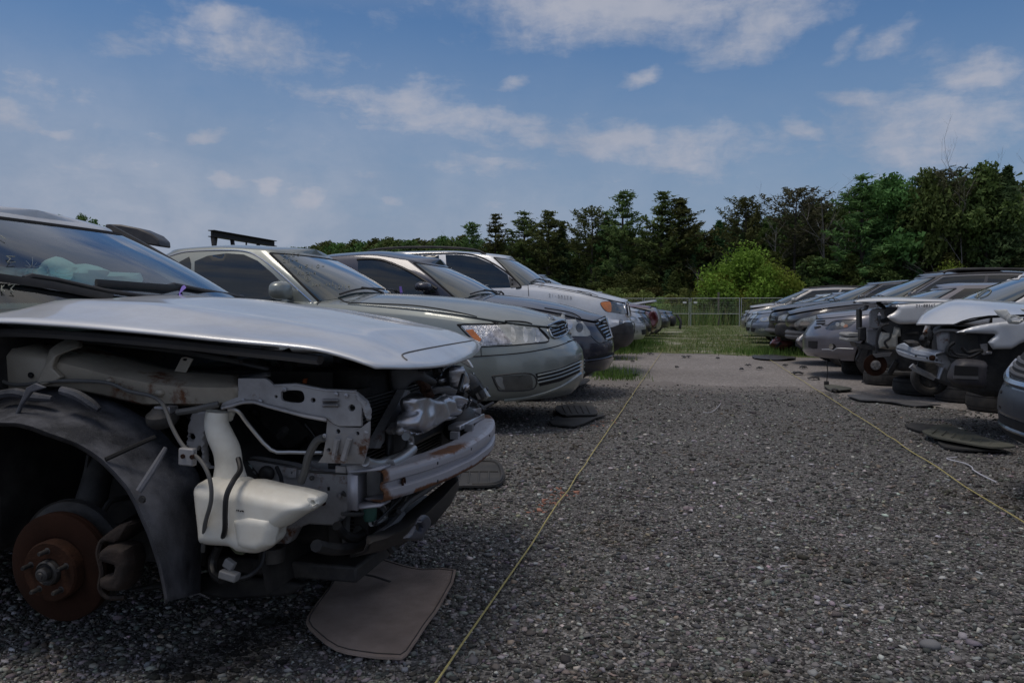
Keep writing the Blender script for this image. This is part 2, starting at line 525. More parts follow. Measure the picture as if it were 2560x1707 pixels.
        s.hood = None
        if hood.f:
            hood.mirror(); s.hood = hood.obj('hood', [g('hoodm', s.pm), BLACK], s.root, local=True); weld(s.hood.data); s.smooth(s.hood.data)
            md = s.hood.modifiers.new('thickness', 'SOLIDIFY'); md.thickness = .014; md.offset = -1; md.material_offset_rim = 0; md.material_offset = 1
        s.bvh = None
    def smooth(s, me):
        me.polygons.foreach_set('use_smooth', [True] * len(me.polygons)); me.set_sharp_from_angle(angle=math.radians(38))
    def glasshouse(s, mb):
        g = s.P['gh']; nc = 12; s.nc = nc
        r0 = ringxy(g['wsb'], g['rbb'], g['wb'], g.get('cf0', .55), .35, g.get('p0', 2.2), 2.6)
        r1 = ringxy(g['wst'], g['rrt'], g['wr'], g.get('cf1', .3), .25, g.get('p1', 2.6), 3.)
        zr = curve(g['zr']); H = []
        for (a, b), (c, d) in zip(r0, r1):
            z0 = s.zcap(a, b) - .012; z1 = float(zr(c)); row = []
            for k in range(nc):
                t = k / (nc - 1); bul = g.get('bul', .03) * math.sin(PI * t)
                y = b * (1 - t) + d * t; x = a * (1 - t) + c * t
                n = max(abs(y) / g['wb'], 0)
                row.append((x + (bul * (1 - n) if x > (g['wst'] + g['rrt']) / 2 else -bul * (1 - n)), y + bul * n, z0 * (1 - t) + z1 * t + bul * .3))
            H.append(row)
        s.H = np.array(H)
        if g.get('open'):                              # no skin where the see-through windscreen sits
            iu = int(.9 * N1)
            mb.grid(s.H[iu:], 0)
        else: mb.grid(s.H, 0)
        crn = g.get('crown', .05); roof = []
        for k, (x, y, z) in enumerate(s.H[:, -1]):
            cx = (g['wst'] + g['rrt']) / 2
            row = [(x, y, z)]
            for q, dz in ((.985, .010), (.955, .018)): row.append((cx + (x - cx) * (1 - (1 - q) * .6), y * q, z + dz))
            for q in (.85, .7, .5, .25, 0): row.append((cx + (x - cx) * .973, y * q, z + .018 + crn * (1 - (q / .955) ** 2)))
            roof.append(row)
        s.roofg = np.array(roof); mb.grid(roof, 0)
    # --- features
    def patch(s, name, poly, f, m, off=.004, th=.012, step=.06, parent=None, sides=(1, -1), bulge=0.):
        """poly in surface coordinates (u, v); f is s.S or s.R"""
        out = []
        for sg in sides:
            V2, T = tri2([poly], step); top = []; nn = []
            for a, b in V2:
                p = f(a * sg if a else (1e-6 * sg), b); e = .01
                du = f((a + e) * sg, b) - f((a - e) * sg if a > e else 1e-6 * sg, b); dv = f(a * sg, b + e) - f(a * sg, b - e)
                n = du.cross(dv); n = n.normalized() if n.length > 1e-9 else Vector((1, 0, 0))
                o = p - Vector((-s.L / 2, 0, s.root.location.z + .6))
                if n.dot(o) < 0: n = -n
                top.append(p + n * off); nn.append(n)
            if s.area(top, T, nn) < 0: T = [t[::-1] for t in T]
            out.append(MB().shell(top, nn, T, th).obj(name, m, parent or s.root, local=True, angle=50))
        return out
    def area(s, P, T, nn):
        return sum((P[t[1]] - P[t[0]]).cross(P[t[2]] - P[t[0]]).dot(nn[t[0]]) for t in T)
    def uline(s, name, pts, f, r, m, parent=None, off=0., sides=(1, -1), n=8):
        for sg in sides:
            mb = MB()
            q = []
            for (a, b), (c, d) in zip(pts[:-1], pts[1:]): q += [(a + (c - a) * k / n, b + (d - b) * k / n) for k in range(n)]
            q.append(pts[-1])
            mb.tube([f(a * sg, b) + Vector((0, 0, off)) for a, b in q], r, 6)
            mb.obj(name, m, parent or s.root, local=True)
    def get_bvh(s):
        if s.bvh is None:
            M = wm(s.root); V = []; F = []
            for o in [s.bodyo] + ([s.hood] if s.hood else []):
                k = len(V); V += [M @ v.co for v in o.data.vertices]; F += [tuple(i + k for i in p.vertices) for p in o.data.polygons]
            s.bvh = BVHTree.FromPolygons(V, F)
        return s.bvh
    def hit(s, x, y):
        d = ray(x, y).normalized(); r = s.get_bvh().ray_cast(CAMP, d)
        if r[0] is None: return None
        n = r[1] if r[1].dot(d) < 0 else -r[1]
        return r[0], n
    def px(s, name, poly, m, off=.004, th=.012, step=8., parent=None, mirror=True, holes=(), curve_n=0, bulge=0.):
        """a panel whose outline was measured on the photograph, laid on the car's own skin, and its twin on the other side"""
        if curve_n: poly = spl2(poly, curve_n, True)
        V2, T = tri2([poly] + list(holes), step); hs = [s.hit(*q) for q in V2]
        ok = [h for h in hs if h]
        if not ok: print('MISS', name); return []
        tm = sum((h[0] - CAMP).length for h in ok) / len(ok)
        top = []; nn = []
        for q, h in zip(V2, hs):
            if h is None or (h[0] - CAMP).length > tm * 1.25:
                b = s.get_bvh().find_nearest(CAMP + ray(*q).normalized() * tm); h = (b[0], b[1] if b[1].dot(ray(*q)) < 0 else -b[1])
            top.append(h[0] + h[1] * off); nn.append(h[1])
        T = [t for t in T]
        if s.area(top, T, nn) < 0: T = [t[::-1] for t in T]
        Mi = wm(s.root).inverted(); top = [Mi @ p for p in top]; R3 = Mi.to_3x3(); nn = [R3 @ n for n in nn]
        out = [MB().shell(top, nn, T, th).obj(name, m, parent or s.root, local=True, angle=50)]
        if mirror:
            fl = lambda p: Vector((p.x, -p.y, p.z))
            out.append(MB().shell([fl(p) for p in top], [fl(n) for n in nn], [t[::-1] for t in T], th).obj(name, m, parent or s.root, local=True, angle=50))
        return out
    def pxline(s, name, pts, r, m, mirror=True, parent=None, n=8, off=0.):
        q = [(p.x, p.y) for p in spline([Vector((*p, 0)) for p in pts], n)]
        L = [h[0] + h[1] * off for h in (s.hit(*p) for p in q) if h]
        if len(L) < 2: print('MISS line', name); return
        Mi = wm(s.root).inverted(); L = [Mi @ p for p in L]
        MB().tube(L, r, 6).obj(name, m, parent or s.root, local=True)
        if mirror: MB().tube([Vector((p.x, -p.y, p.z)) for p in L], r, 6).obj(name, m, parent or s.root, local=True)
    def write(s, name, text, x0, y0, dx, h, m, r=.003, slope=0., off=.006, parent=None):
        mb = MB(); x = x0
        for ch in text:
            for st in TXT.get(ch, []):
                L = [hh[0] + hh[1] * off for hh in (s.hit(x + a * dx * .85, y0 + (x - x0) * slope - b * h) for a, b in st) if hh]
                if len(L) > 1: mb.tube(L, r, 4)
            x += dx
        if mb.v: mb.obj(name, m, parent or s.root)
    # --- the usual fittings
    def windscreen(s, um=.86, c0=.05, c1=.93, m=None, wip=True, th=.012):
        st = 16; g = []
        mb = MB(); tops = []; nn = []; T = []
        for i in range(2 * st + 1):
            for j in range(11):
                u = (i / st - 1) * um; c = c0 + (c1 - c0) * j / 10
                p = s.R(u if u else 1e-6, c); e = .01
                a = s.R(u + e, c) - s.R(u - e, c); b = s.R(u if u else 1e-6, c + e) - s.R(u if u else 1e-6, c - e); n = a.cross(b).normalized()
                if n.x < 0: n = -n
                tops.append(p + n * .004); nn.append(n)
        for i in range(2 * st):
            for j in range(10):
                a = i * 11 + j; T.append((a, a + 11, a + 12, a + 1))
        if s.area(tops, T, nn) < 0: T = [t[::-1] for t in T]
        ws = (mb.shell(tops, nn, T, th) if th else mb.add(tops, T)).obj('windshield', m or GLASSW, s.root, local=True)
        # black ceramic border
        bd = MB()
        bd.tube([s.R(um * (k / 12 - 1) or 1e-6, c1) for k in range(25)], .011, 6)
        for sg in (1, -1): bd.tube([s.R(sg * um, c0 + (c1 - c0) * k / 10) for k in range(11)], .011, 6)
        bd.obj('windshield_seal', BLACK, ws, local=True)
        if wip:
            for (u0, u1) in ((.62, .02), (-.02, -.62)):
                w = MB()
                off = Vector((.02, 0, .022))
                w.tube([s.R(u0 + (u1 - u0) * k / 8 or 1e-6, c0 + .03 + .035 * math.sin(PI * k / 8)) + off for k in range(9)], .009, 6)
                w.tube([s.R(u0 * .9 + .1 * u1, c0 - .03) + off * .6, s.R((u0 + u1) / 2 + .1, c0 + .01) + off * 1.6, s.R((u0 + u1) / 2, c0 + .065) + off * 1.4], .011, 6)
                w.obj('wiper', PLA, s.root, local=True)
        return ws
    def windows(s, split=1.52, u0=1.03, u1=2.0, c0=.1, c1=.9, m=None, trim=None):
        ps = [[(u0, c0), (split - .015, c0), (split - .015, c1), (u0 + .02, c1)], [(split + .015, c0), (u1, c0), (u1 - .03, c1), (split + .015, c1)]]
        for p in ps: s.patch('side_window', p, s.R, m or GLASS, step=.09)
        if trim: s.uline('window_trim', [(u0 - .02, c0 - .02), (u0, c1 + .03), (u1, c1 + .03)], s.R, .007, trim)
    def rearwin(s, m=None): s.patch('rear_window', [(2.45, .12), (2.99, .12), (2.99, .88), (2.45, .88)], s.R, m or GLASS, step=.1, sides=(1, -1))
    def mirrors(s, x, z, y, m, d=(.07, .1, .07)):
        for sg in (1, -1):
            mb = blob((x, sg * (y + .08), z), d, .75); mb.tube([(x - .01, sg * (y - .12), z - .05), (x, sg * (y + .02), z - .03)], [.035, .03], 8)
            o = mb.obj('mirror', m, s.root, local=True)
    def wheels(s, rim, r=.32, xf=-.9, xr=None, steel=False, w=.2, z=None):
        xr = -s.L + .95 if xr is None else xr
        for x in (xf, xr):
            for sg in (-1, 1): wheel(s.root, (x, sg * (s.W - w / 2 - .03), r if z is None else z), r, w, rim, steel, side=-sg)
    def under(s, z0=.24, z1=None, x0=-.25):
        P = [( x0, .8), (x0 - .35, .86), (-s.L + .4, .86), (-s.L + .15, .7)]
        mb = MB(); z1 = z1 or .62
        mb.box(((x0 - s.L + .3) / 2, 0, (z0 + z1) / 2 ), (s.L + x0 - .35, s.W * 1.1, z1 - z0))  # dark box added under the body to block light from below
        mb.tube([(-.5, .3, z0), (-2, .25, z0 - .03), (-s.L + .4, .3, z0)], .04, 8)
        mb.obj('underbody_light_block', ENG, s.root, local=True)

# pen strokes of hand-written characters, in a unit box
TXT = {'2': [[(0, .75), (.25, 1), (.6, .8), (.1, .05), (.7, .0)]], '1': [[(.3, 1), (.3, 0)]], '-': [[(.0, .5), (.5, .5)]], '0': [[(.35, 1), (.05, .6), (.2, .05), (.55, .2), (.65, .7), (.35, 1)]], '3': [[(.05, .95), (.5, .85), (.25, .55), (.6, .25), (.05, .02)]],
       '6': [[(.5, 1), (.1, .4), (.3, 0), (.6, .25), (.15, .42)]], '5': [[(.6, 1), (.1, .95), (.1, .6), (.55, .4), (.05, .0)]], 'K': [[(0, 1), (0, 0)], [(.6, .95), (.02, .45), (.6, 0)]], 'm': [[(0, 0), (.05, .55), (.3, .5), (.3, 0)], [(.3, .5), (.55, .55), (.6, 0)]],
       'n': [[(0, 0), (0, .5), (.4, .5), (.5, 0)]], 'a': [[(.5, .5), (.1, .4), (.1, .05), (.5, .1), (.5, .5), (.6, 0)]], 'h': [[(0, 1), (0, 0), (.1, .5), (.4, .5), (.5, 0)]], 's': [[(.5, .5), (.1, .45), (.45, .2), (.05, 0)]], 'o': [[(.3, .5), (.05, .25), (.3, 0), (.55, .25), (.3, .5)]],
       'i': [[(.2, .5), (.2, 0)], [(.2, .7), (.2, .75)]], 'l': [[(.2, 1), (.2, .05), (.4, 0)]], '/': [[(0, 0), (.5, 1)]], '4': [[(.1, 1), (0, .4), (.6, .4)], [(.45, .8), (.45, 0)]], 'V': [[(0, 1), (.3, 0), (.6, 1)]], 'R': [[(.1, 0), (.1, .9), (.5, .8), (.15, .45), (.6, 0)]],
       'U': [[(0, 1), (.05, .1), (.5, .1), (.55, 1)]], 'E': [[(.5, 1), (0, 1), (0, 0), (.5, 0)], [(0, .5), (.4, .5)]], 'S': [[(.55, .9), (.1, .85), (.1, .55), (.5, .45), (.45, .05), (.0, .1)]], 'O': [[(.3 + .38 * math.cos(k * .52), .45 + .6 * math.sin(k * .52)) for k in range(13)]]}
CHALK = mat('yellow_chalk', (.25, .26, .22), rough=.9)
# ------------------------------------------------------------------ left row, from the gold-grey sedan backwards
GL = 'cars parked in the row on the left'
GR = 'cars parked in the row on the right'
GOLD = paint('greenish_grey_paint', (.25, .275, .26), metal=.45, rough=.34, dust=.25)
NAVY = paint('navy_paint', (.026, .028, .045), metal=.4, rough=.3, dust=.1)
SILV = paint('silver_paint', (.50, .51, .53), metal=.5, rough=.36, dust=.3)
GREYP = paint('bumper_grey', (.30, .30, .32), metal=.35, rough=.45, dust=.3)
ALLOY = mat('alloy', (.4, .4, .41), rough=.4, metal=.7, dust=.4, ds=9)
DSTEEL = mat('black_steel_rim', (.05, .05, .055), rough=.55, metal=.4, dust=.5, ds=9)

SEDAN = dict(W=.895, L=4.75, zs=[(0, .80), (-.3, .845), (-.6, .89), (-.93, .945), (-1.34, .99), (-1.92, 1.035), (-2.6, 1.06), (-4.0, 1.08), (-4.75, 1.02)],
    zb=[(0, .27), (-.4, .27), (-1, .28), (-4, .28), (-4.75, .34)], crown=[(0, .045), (-.17, .075), (-.38, .10), (-.63, .125), (-1.2, .125), (-1.9, .11), (-4.75, .08)],
    nose=[(0, .09), (.12, .03), (.3, .0), (.52, .0), (.68, .012), (.77, .045), (.86, .105), (1, .15)], cf=.70, pf=2.12, hoodx=-1.86, lift=.012,
    arch=[(-1.16, .34, .345), (-3.75, .34, .345)],
    gh=dict(wsb=-1.80, wst=-2.50, rrt=-3.75, rbb=-4.45, wb=.79, wr=.60, cf0=.36, cf1=.24, zr=[(-2.4, 1.48), (-2.75, 1.505), (-3.2, 1.53), (-3.7, 1.51), (-4, 1.48)], crown=.05, bul=.035))
c = Car('sedan', 'greenish grey four door sedan with orange corner light and popped hood edge', 'car', -.92, 6.9, 0, GOLD, SEDAN, GL)
gold = c
c.windscreen(um=.88, c0=.04, c1=.95)
c.px('side_window', [(487, 654), (520, 640), (567, 634), (610, 637), (645, 653), (682, 684), (712, 715), (726, 738), (700, 752), (600, 752), (486, 752)], GLASS, step=14)
c.px('side_window', [(440, 660), (474, 642), (478, 660), (474, 752), (430, 752)], GLASS, step=14)
c.pxline('window_trim', [(425, 640), (470, 629), (560, 626), (618, 630), (655, 648), (700, 684), (745, 724), (782, 757)], .009, CHROME)
c.pxline('gap_line', [(848, 746), (868, 756), (920, 759), (1018, 763), (1080, 770), (1138, 780), (1190, 792), (1240, 808)], .0075, BLACK)
h = c.px('headlight', [(1152, 813), (1200, 811), (1245, 812), (1290, 812), (1325, 815), (1350, 829), (1371, 852), (1330, 858), (1282, 862), (1240, 865), (1203, 866), (1180, 846)], LENS, step=9, th=.03)
for k, o in enumerate(h): pass
c.px('corner_light', [(1155, 815), (1243, 814), (1262, 836), (1280, 860), (1204, 864), (1181, 845)], mat('reflector_lens', (.55, .55, .57), rough=.1, metal=.6, coat=1, var=.6, vs=60, bump=.5, bs=110), off=.0075, step=8, parent=h[0], mirror=False)
c.px('amber_reflector', [(1164, 826), (1182, 824), (1204, 848), (1201, 854), (1190, 853)], AMBER, off=.011, step=8, parent=h[0], mirror=False)
c.px('bulb_bowl', spl2([(1212, 846), (1226, 832), (1246, 824), (1262, 838), (1276, 857), (1250, 861), (1216, 861)], 3, True), mat('bulb_bowl', (.4, .4, .43), rough=.2, metal=.8, coat=1, var=.7, vs=30), off=.011, step=8, parent=h[0], mirror=False)
for q_ in (1277, 1308, 1338): c.px('lens_light_streak', spl2([(q_, 818), (q_ + 9, 826), (q_ + 12, 845), (q_ + 8, 856), (q_ + 1, 852)], 3, True), mat('lens_light_streak', (.5, .51, .5), rough=.25, metal=.4, coat=1, var=.5, vs=14), off=.0055, step=8, parent=h[0], mirror=False)  # vertical light streaks in the lens, painted as pale patches
c.pxline('gap_line', [(1149, 817), (1160, 811), (1238, 811), (1247, 804), (1307, 805), (1336, 814), (1358, 830), (1373, 847)], .009, BLACK, n=6)
c.pxline('headlight_seal', [(1203, 867), (1282, 863), (1330, 859), (1371, 853), (1352, 829), (1326, 813), (1245, 810), (1152, 811), (1149, 817), (1178, 846), (1203, 867)], .006, BLACK, n=5)
g_ = c.px('grille', [(1368, 815), (1407, 802), (1420, 801), (1424, 829), (1416, 831), (1382, 845)], BLACK, step=8, off=.006)
c.pxline('grille_frame', [(1368, 815), (1407, 802), (1417, 830), (1383, 845), (1368, 815)], .007, CHROME, n=6, off=.008)
for t in (.25, .5, .75): c.pxline('grille_bar', [(1368 + 15 * t, 815 + 30 * t), (1388 + 13 * t, 808.5 + 30 * t), (1407 + 10 * t, 802 + 28 * t)], .0045, CHROME, n=6, off=.009)
c.pxline('emblem', [(1367, 788), (1374, 788), (1383, 794), (1388, 799), (1380, 799), (1371, 794), (1367, 788)], .004, CHROME, mirror=False, n=3, off=.004)
c.pxline('emblem', [(1372, 789), (1380, 796), (1385, 797)], .004, CHROME, mirror=False, n=3, off=.004)
c.pxline('gap_line', [(1162, 892), (1207, 890), (1304, 882), (1386, 867), (1436, 849)], .005, BLACK)
c.pxline('gap_line', [(1202, 868), (1203, 890)], .0035, BLACK)
f = c.px('fog_lamp', [(1233, 942), (1280, 938), (1326, 936), (1332, 953), (1331, 970), (1300, 975), (1258, 975), (1243, 966)], mat('fog_lens', (.10, .105, .10), rough=.25, metal=.3, coat=.5, var=.4, dust=.4), step=9, off=.003)
c.px('fog_reflector', spl2([(1238, 945), (1256, 943), (1257, 955), (1262, 971), (1250, 968)], 3, True), LENS, step=8, off=.007, parent=f[0], mirror=False)
c.pxline('fog_surround', [(1230, 940), (1327, 934), (1334, 971), (1257, 977), (1242, 967), (1230, 940)], .006, PLA, n=5)
c.px('lower_grille', [(1338, 934), (1400, 921), (1449, 900), (1449, 930), (1400, 953), (1349, 965)], BLACK, step=9, off=.003)
for dy in (4, 13, 22): c.pxline('grille_slat', [(1343, 934 + dy), (1400, 920 + dy), (1451, 899 + dy)], .0075, GOLD, off=.006)
c.pxline('lip_spoiler', [(1195, 1004), (1260, 1001), (1330, 991), (1400, 968), (1452, 934)], .018, GOLD, off=-.004)
c.pxline('gap_line', [(813, 742), (803, 752), (792, 762)], .004, BLACK)
def k5_(x, y): return (420 + x / 3.267, 560 + y / 3.267)
for txt, x, y, dx, h in (('2UES', 940, 272, 38, 30), ('20-4', 940, 320, 34, 30), ('V-4510-', 980, 372, 46, 28), ('Km-na', 1060, 418, 32, 32), ('has oil', 1178, 512, 27, 34), ('12/14', 1362, 535, 27, 34)):
    X_, Y_ = k5_(x, y); c.write('chalk_writing', txt, X_, Y_, dx / 3.267, h / 3.267, CHALK, r=.0022, slope=-.03)
X_, Y_ = k5_(1130, 462); c.write('chalk_writing', 'R', X_, Y_, 11, 9, CHALK, r=.0022); X_, Y_ = k5_(1122, 465); c.write('chalk_writing', 'O', X_, Y_, 24, 14, CHALK, r=.0022)
mb = MB(); q_ = [k5_(*p) for p in ((1888, 512), (1905, 508), (1915, 560), (1896, 563))]
mb.plate([onY(*p, 7.25) for p in q_], (0, -1, 0), .006).obj('purple_ribbon', mat('purple_tape', (.22, .14, .52), rough=.5), c.root)
c.mirrors(-2.36, 1.15, .86, GOLD, d=(.075, .125, .075))
c.wheels(ALLOY, r=.325, xf=-1.16, xr=-3.75)
c.under()

NAV = dict(W=.89, L=4.75, zs=[(0, .80), (-.26, .86), (-.57, .945), (-1, 1.02), (-1.6, 1.09), (-2.4, 1.12), (-4.75, 1.1)],
    zb=[(0, .32), (-.4, .3), (-1, .28), (-4, .28), (-4.75, .34)], crown=[(0, .05), (-.11, .07), (-.5, .09), (-.9, .1), (-1.3, .1), (-4.75, .08)],
    nose=[(0, .05), (.25, .0), (.5, .0), (.7, .015), (.88, .05), (1, .09)], cf=.66, pf=2.12, hoodx=-1.41, lift=.02,
    arch=[(-.93, .34, .345), (-3.65, .34, .345)],
    gh=dict(wsb=-1.35, wst=-2.06, rrt=-3.5, rbb=-4.35, wb=.79, wr=.60, cf0=.36, cf1=.24, zr=[(-2.0, 1.5), (-2.3, 1.55), (-2.8, 1.61), (-3.3, 1.59), (-4, 1.5)], crown=.07, bul=.035))
c = Car('sedan', 'dark navy sedan with bright toothed grille between the grey sedan and the white SUV', 'car', -.87, 9.2, 0, NAVY, NAV, GL)
c.windscreen(um=.88, c0=.04, c1=.95)
c.px('side_window', [(895, 652), (930, 651), (965, 657), (1020, 681), (1078, 716), (1090, 730), (1000, 745), (895, 745)], GLASS, step=12)
c.pxline('window_visor', [(893, 649), (935, 648), (972, 656), (1030, 682), (1092, 722)], .018, PLA)
h = c.px('headlight', spl2([(1384, 786), (1405, 783), (1430, 787), (1455, 804), (1476, 837), (1440, 840), (1400, 834)], 3, True), LENS, step=8, th=.03)
c.px('projector_bowl', circ(1448, 819, 9, 14, 1.3), LENSD, off=.006, step=6, parent=h[0], mirror=False)
c.px('projector_bowl', circ(1420, 812, 11, 14, 1.2), CHROME, off=.006, step=6, parent=h[0], mirror=False)
c.pxline('gap_line', [(1361, 770), (1420, 780), (1445, 790), (1462, 803), (1490, 801), (1512, 791)], .008, BLACK)
c.px('grille', [(1484, 806), (1516, 797), (1526, 812), (1533, 836), (1512, 847), (1500, 830)], BLACK, step=6, off=.004)
for k in range(5): c.pxline('grille_bar', [(1488 + 6 * k, 811 + 7.5 * k), (1498 + 5.5 * k, 808 + 7 * k), (1517 + 3.5 * k, 803 + 7 * k)], .008, CHROME, n=5, off=.008)
c.pxline('grille_frame', [(1484, 806), (1500, 801), (1517, 796), (1527, 813), (1533, 838), (1513, 848)], .012, CHROME, n=6, off=.006)
c.pxline('gap_line', [(1477, 840), (1500, 858), (1533, 846)], .004, BLACK)
c.px('lower_grille', [(1470, 893), (1532, 880), (1534, 893), (1470, 906)], BLACK, step=7, off=.003)
c.pxline('bumper_slat', [(1460, 902), (1505, 896), (1536, 886)], .008, NAVY, off=.005)
c.mirrors(-1.98, 1.24, .84, NAVY, d=(.09, .11, .05))
c.wheels(ALLOY, r=.325, xf=-.93, xr=-3.65)
c.under()

SUVP = dict(W=.94, L=4.67, zs=[(0, 1.04), (-.2, 1.09), (-.5, 1.165), (-.8, 1.235), (-1.5, 1.33), (-2.5, 1.37), (-4.67, 1.38)],
    zb=[(0, .42), (-.4, .40), (-1, .38), (-4.67, .42)], crown=[(0, .05), (-.5, .07), (-1.5, .09), (-4.67, .05)],
    nose=[(0, .10), (.12, .02), (.35, .0), (.56, .0), (.6, .06), (.8, .07), (1, .10)], cf=.62, pf=2.15, hoodx=-1.42, trimv=.42, lift=.02, ridge=.015,
    arch=[(-.93, .42, .42), (-3.73, .42, .42)],
    gh=dict(wsb=-1.38, wst=-1.95, rrt=-4.15, rbb=-4.58, wb=.86, wr=.68, cf0=.3, cf1=.24, zr=[(-1.9, 1.78), (-2.3, 1.83), (-3, 1.88), (-3.7, 1.88), (-4.3, 1.84)], crown=.045, bul=.03))
WHITE = paint('silver_white_paint', (.70, .72, .75), metal=.3, rough=.4, dust=.3)
c = Car('suv', 'silver white SUV with black roof rails and orange turn signal lens', 'car', -.87, 12.65, 0, WHITE, SUVP, GL)
c.windscreen(um=.9, c0=.04, c1=.95)
c.px('side_window', [(1114, 637), (1150, 637), (1191, 643), (1230, 660), (1269, 687), (1277, 719), (1200, 721), (1120, 721)], GLASS, step=10)
c.px('side_window', [(1040, 639), (1097, 638), (1104, 720), (1040, 720)], GLASS, step=10)
c.pxline('window_trim', [(1000, 637), (1100, 634), (1150, 634), (1192, 640), (1235, 660), (1275, 688), (1302, 716), (1290, 721)], .014, BLACK)
c.px('mirror_bracket', [(1271, 690), (1287, 702), (1300, 717), (1277, 720)], PLG, off=.008, step=6, th=.03)
for y_ in (700, 711): c.px('mirror_bolt_hole', circ(1281, y_, 2.6, 8), BLACK, off=.011, step=4, mirror=False)
for sg in (1, -1):
    mb = MB(); mb.tube([(-2.25, .62 * sg, 1.84), (-2.45, .64 * sg, 1.92), (-3.0, .65 * sg, 1.965), (-3.7, .65 * sg, 1.97), (-4.15, .64 * sg, 1.93), (-4.25, .62 * sg, 1.85)], .02, 8, smooth=4)
    mb.obj('roof_rail', PLA, c.root, local=True)
h = c.px('headlight', spl2([(1500, 758), (1521, 753), (1552, 757), (1559, 768), (1562, 785), (1535, 782), (1513, 778)], 3, True), LENSD, step=6, th=.03)
c.px('amber_reflector', spl2([(1501, 758), (1517, 755), (1526, 757), (1527, 779), (1514, 777)], 3, True), AMBER, off=.008, step=5, parent=h[0], mirror=False)
c.pxline('gap_line', [(1328, 710), (1385, 719), (1444, 729), (1495, 742), (1521, 751), (1553, 757)], .009, BLACK)
c.pxline('gap_line', [(1320, 712), (1322, 740)], .005, BLACK)
c.px('fender_vent', [(1443, 727), (1470, 731), (1495, 740), (1470, 740)], BLACK, off=.006, step=6)
c.px('grille', [(1563, 757), (1570, 766), (1571, 790), (1565, 786)], BLACK, off=.006, step=5)
c.pxline('grille_frame', [(1562, 756), (1568, 764), (1571, 790), (1564, 787), (1562, 756)], .012, CHROME, n=5, off=.006)
c.write('marker_writing', '21-00350', 1372, 742, 7.5, 8, mat('grey_marker_faint', (.45, .46, .48), rough=.8), r=.0035, slope=.13)
c.px('fog_lamp', circ(1552, 806, 5, 12, 1.7), LENSD, off=.006, step=4)
c.px('bumper_trim', [(1470, 818), (1530, 818), (1562, 806), (1588, 806), (1590, 832), (1540, 834), (1470, 834)], PLA, off=.01, step=8)
c.wheels(ALLOY, r=.38, xf=-.93, xr=-3.73, w=.25)
c.under(z0=.34, z1=.8)

def generic(name, label, X, Y, rz, pm, group, L=4.5, W=.88, hb=1.0, roof=1.45, hn=.75, wsb=-1.2, wst=-1.95, rrt=-3.4, rbb=-4.1, zb=.25, kind='sedan', wr=.6, hl=LENS, nobumper=False,
            nofascia=False, wheelz=None, amber=False, lift=.015, trim=None, grille=True, foglamp=True, P2=None, mir=True):
    P = dict(W=W, L=L, zs=[(0, hn), (-.3, hn + .07), (-.8, hb - .07), (-1.5, hb), (-2.5, hb + .04), (-L, hb + .06)], zb=[(0, zb + .02), (-1, zb), (-L, zb + .06)],
        crown=[(0, .05), (-.4, .08), (-1.2, .09), (-L, .06)], nose=[(0, .07), (.2, .01), (.5, 0), (.72, .03), (.88, .09), (1, .16)], cf=.62, pf=2.12, hoodx=wsb - .08, lift=lift, ridge=.012,
        arch=[(-.9, .33, .35), (-L + .95, .33, .35)],
        gh=dict(wsb=wsb, wst=wst, rrt=rrt, rbb=rbb, wb=W - .09, wr=wr, cf0=.36, cf1=.24, zr=[(wst + .1, roof - .09), (wst - .3, roof - .055), ((wst + rrt) / 2, roof - .02), (rrt, roof - .05)], crown=.04, bul=.035))
    if P2: P.update(P2)
    c = Car(name, label, 'car', X, Y, rz, pm, P, group)
    c.windscreen(um=.88, c0=.05, c1=.95)
    c.windows(trim=trim); c.rearwin()
    if not nofascia:
        h = c.patch('headlight', [(.42, .70), (.62, .66), (.95, .74), (1.03, .86), (.85, .90), (.6, .88), (.45, .84)], c.S, hl, th=.03)
        for o, sg in zip(h, (1, -1)):
            c.patch('projector_bowl', [(.6 + .09 * math.cos(t * .6283), .77 + .055 * math.sin(t * .6283)) for t in range(10)], c.S, CHROME, off=.007, parent=o, sides=(sg,), step=.05)
            if amber: c.patch('amber_reflector', [(.84, .76), (.97, .80), (1.0, .85), (.86, .87)], c.S, AMBER, off=.008, parent=o, sides=(sg,))
        if grille:
            c.patch('grille', [(0, .68), (.3, .69), (.36, .84), (0, .86)], c.S, BLACK, off=.005)
            for v in (.73, .79): c.uline('grille_bar', [(0, v), (.33, v)], c.S, .008, CHROME, n=10)
    if not nobumper:
        c.uline('gap_line', [(.2, .64), (.9, .66), (1.08, .68)], c.S, .004, BLACK)
        c.uline('gap_line', [(1.06, .68), (1.05, .3)], c.S, .004, BLACK)
        c.patch('lower_grille', [(0, .18), (.28, .18), (.34, .38), (0, .4)], c.S, BLACK, off=.003)
        if foglamp: c.patch('fog_lamp', [(.55 + .1 * math.cos(t * .5236), .3 + .07 * math.sin(t * .5236)) for t in range(12)], c.S, LENS, off=.004)
    c.uline('gap_line', [(1.2, .2), (1.22, 1.0)], c.S, .004, BLACK)
    if mir: c.mirrors(wsb - .55, hb + .12, W - .06, pm)
    c.wheels(ALLOY, r=.32, xf=-.9, z=wheelz)
    c.under(z0=zb)
    return c
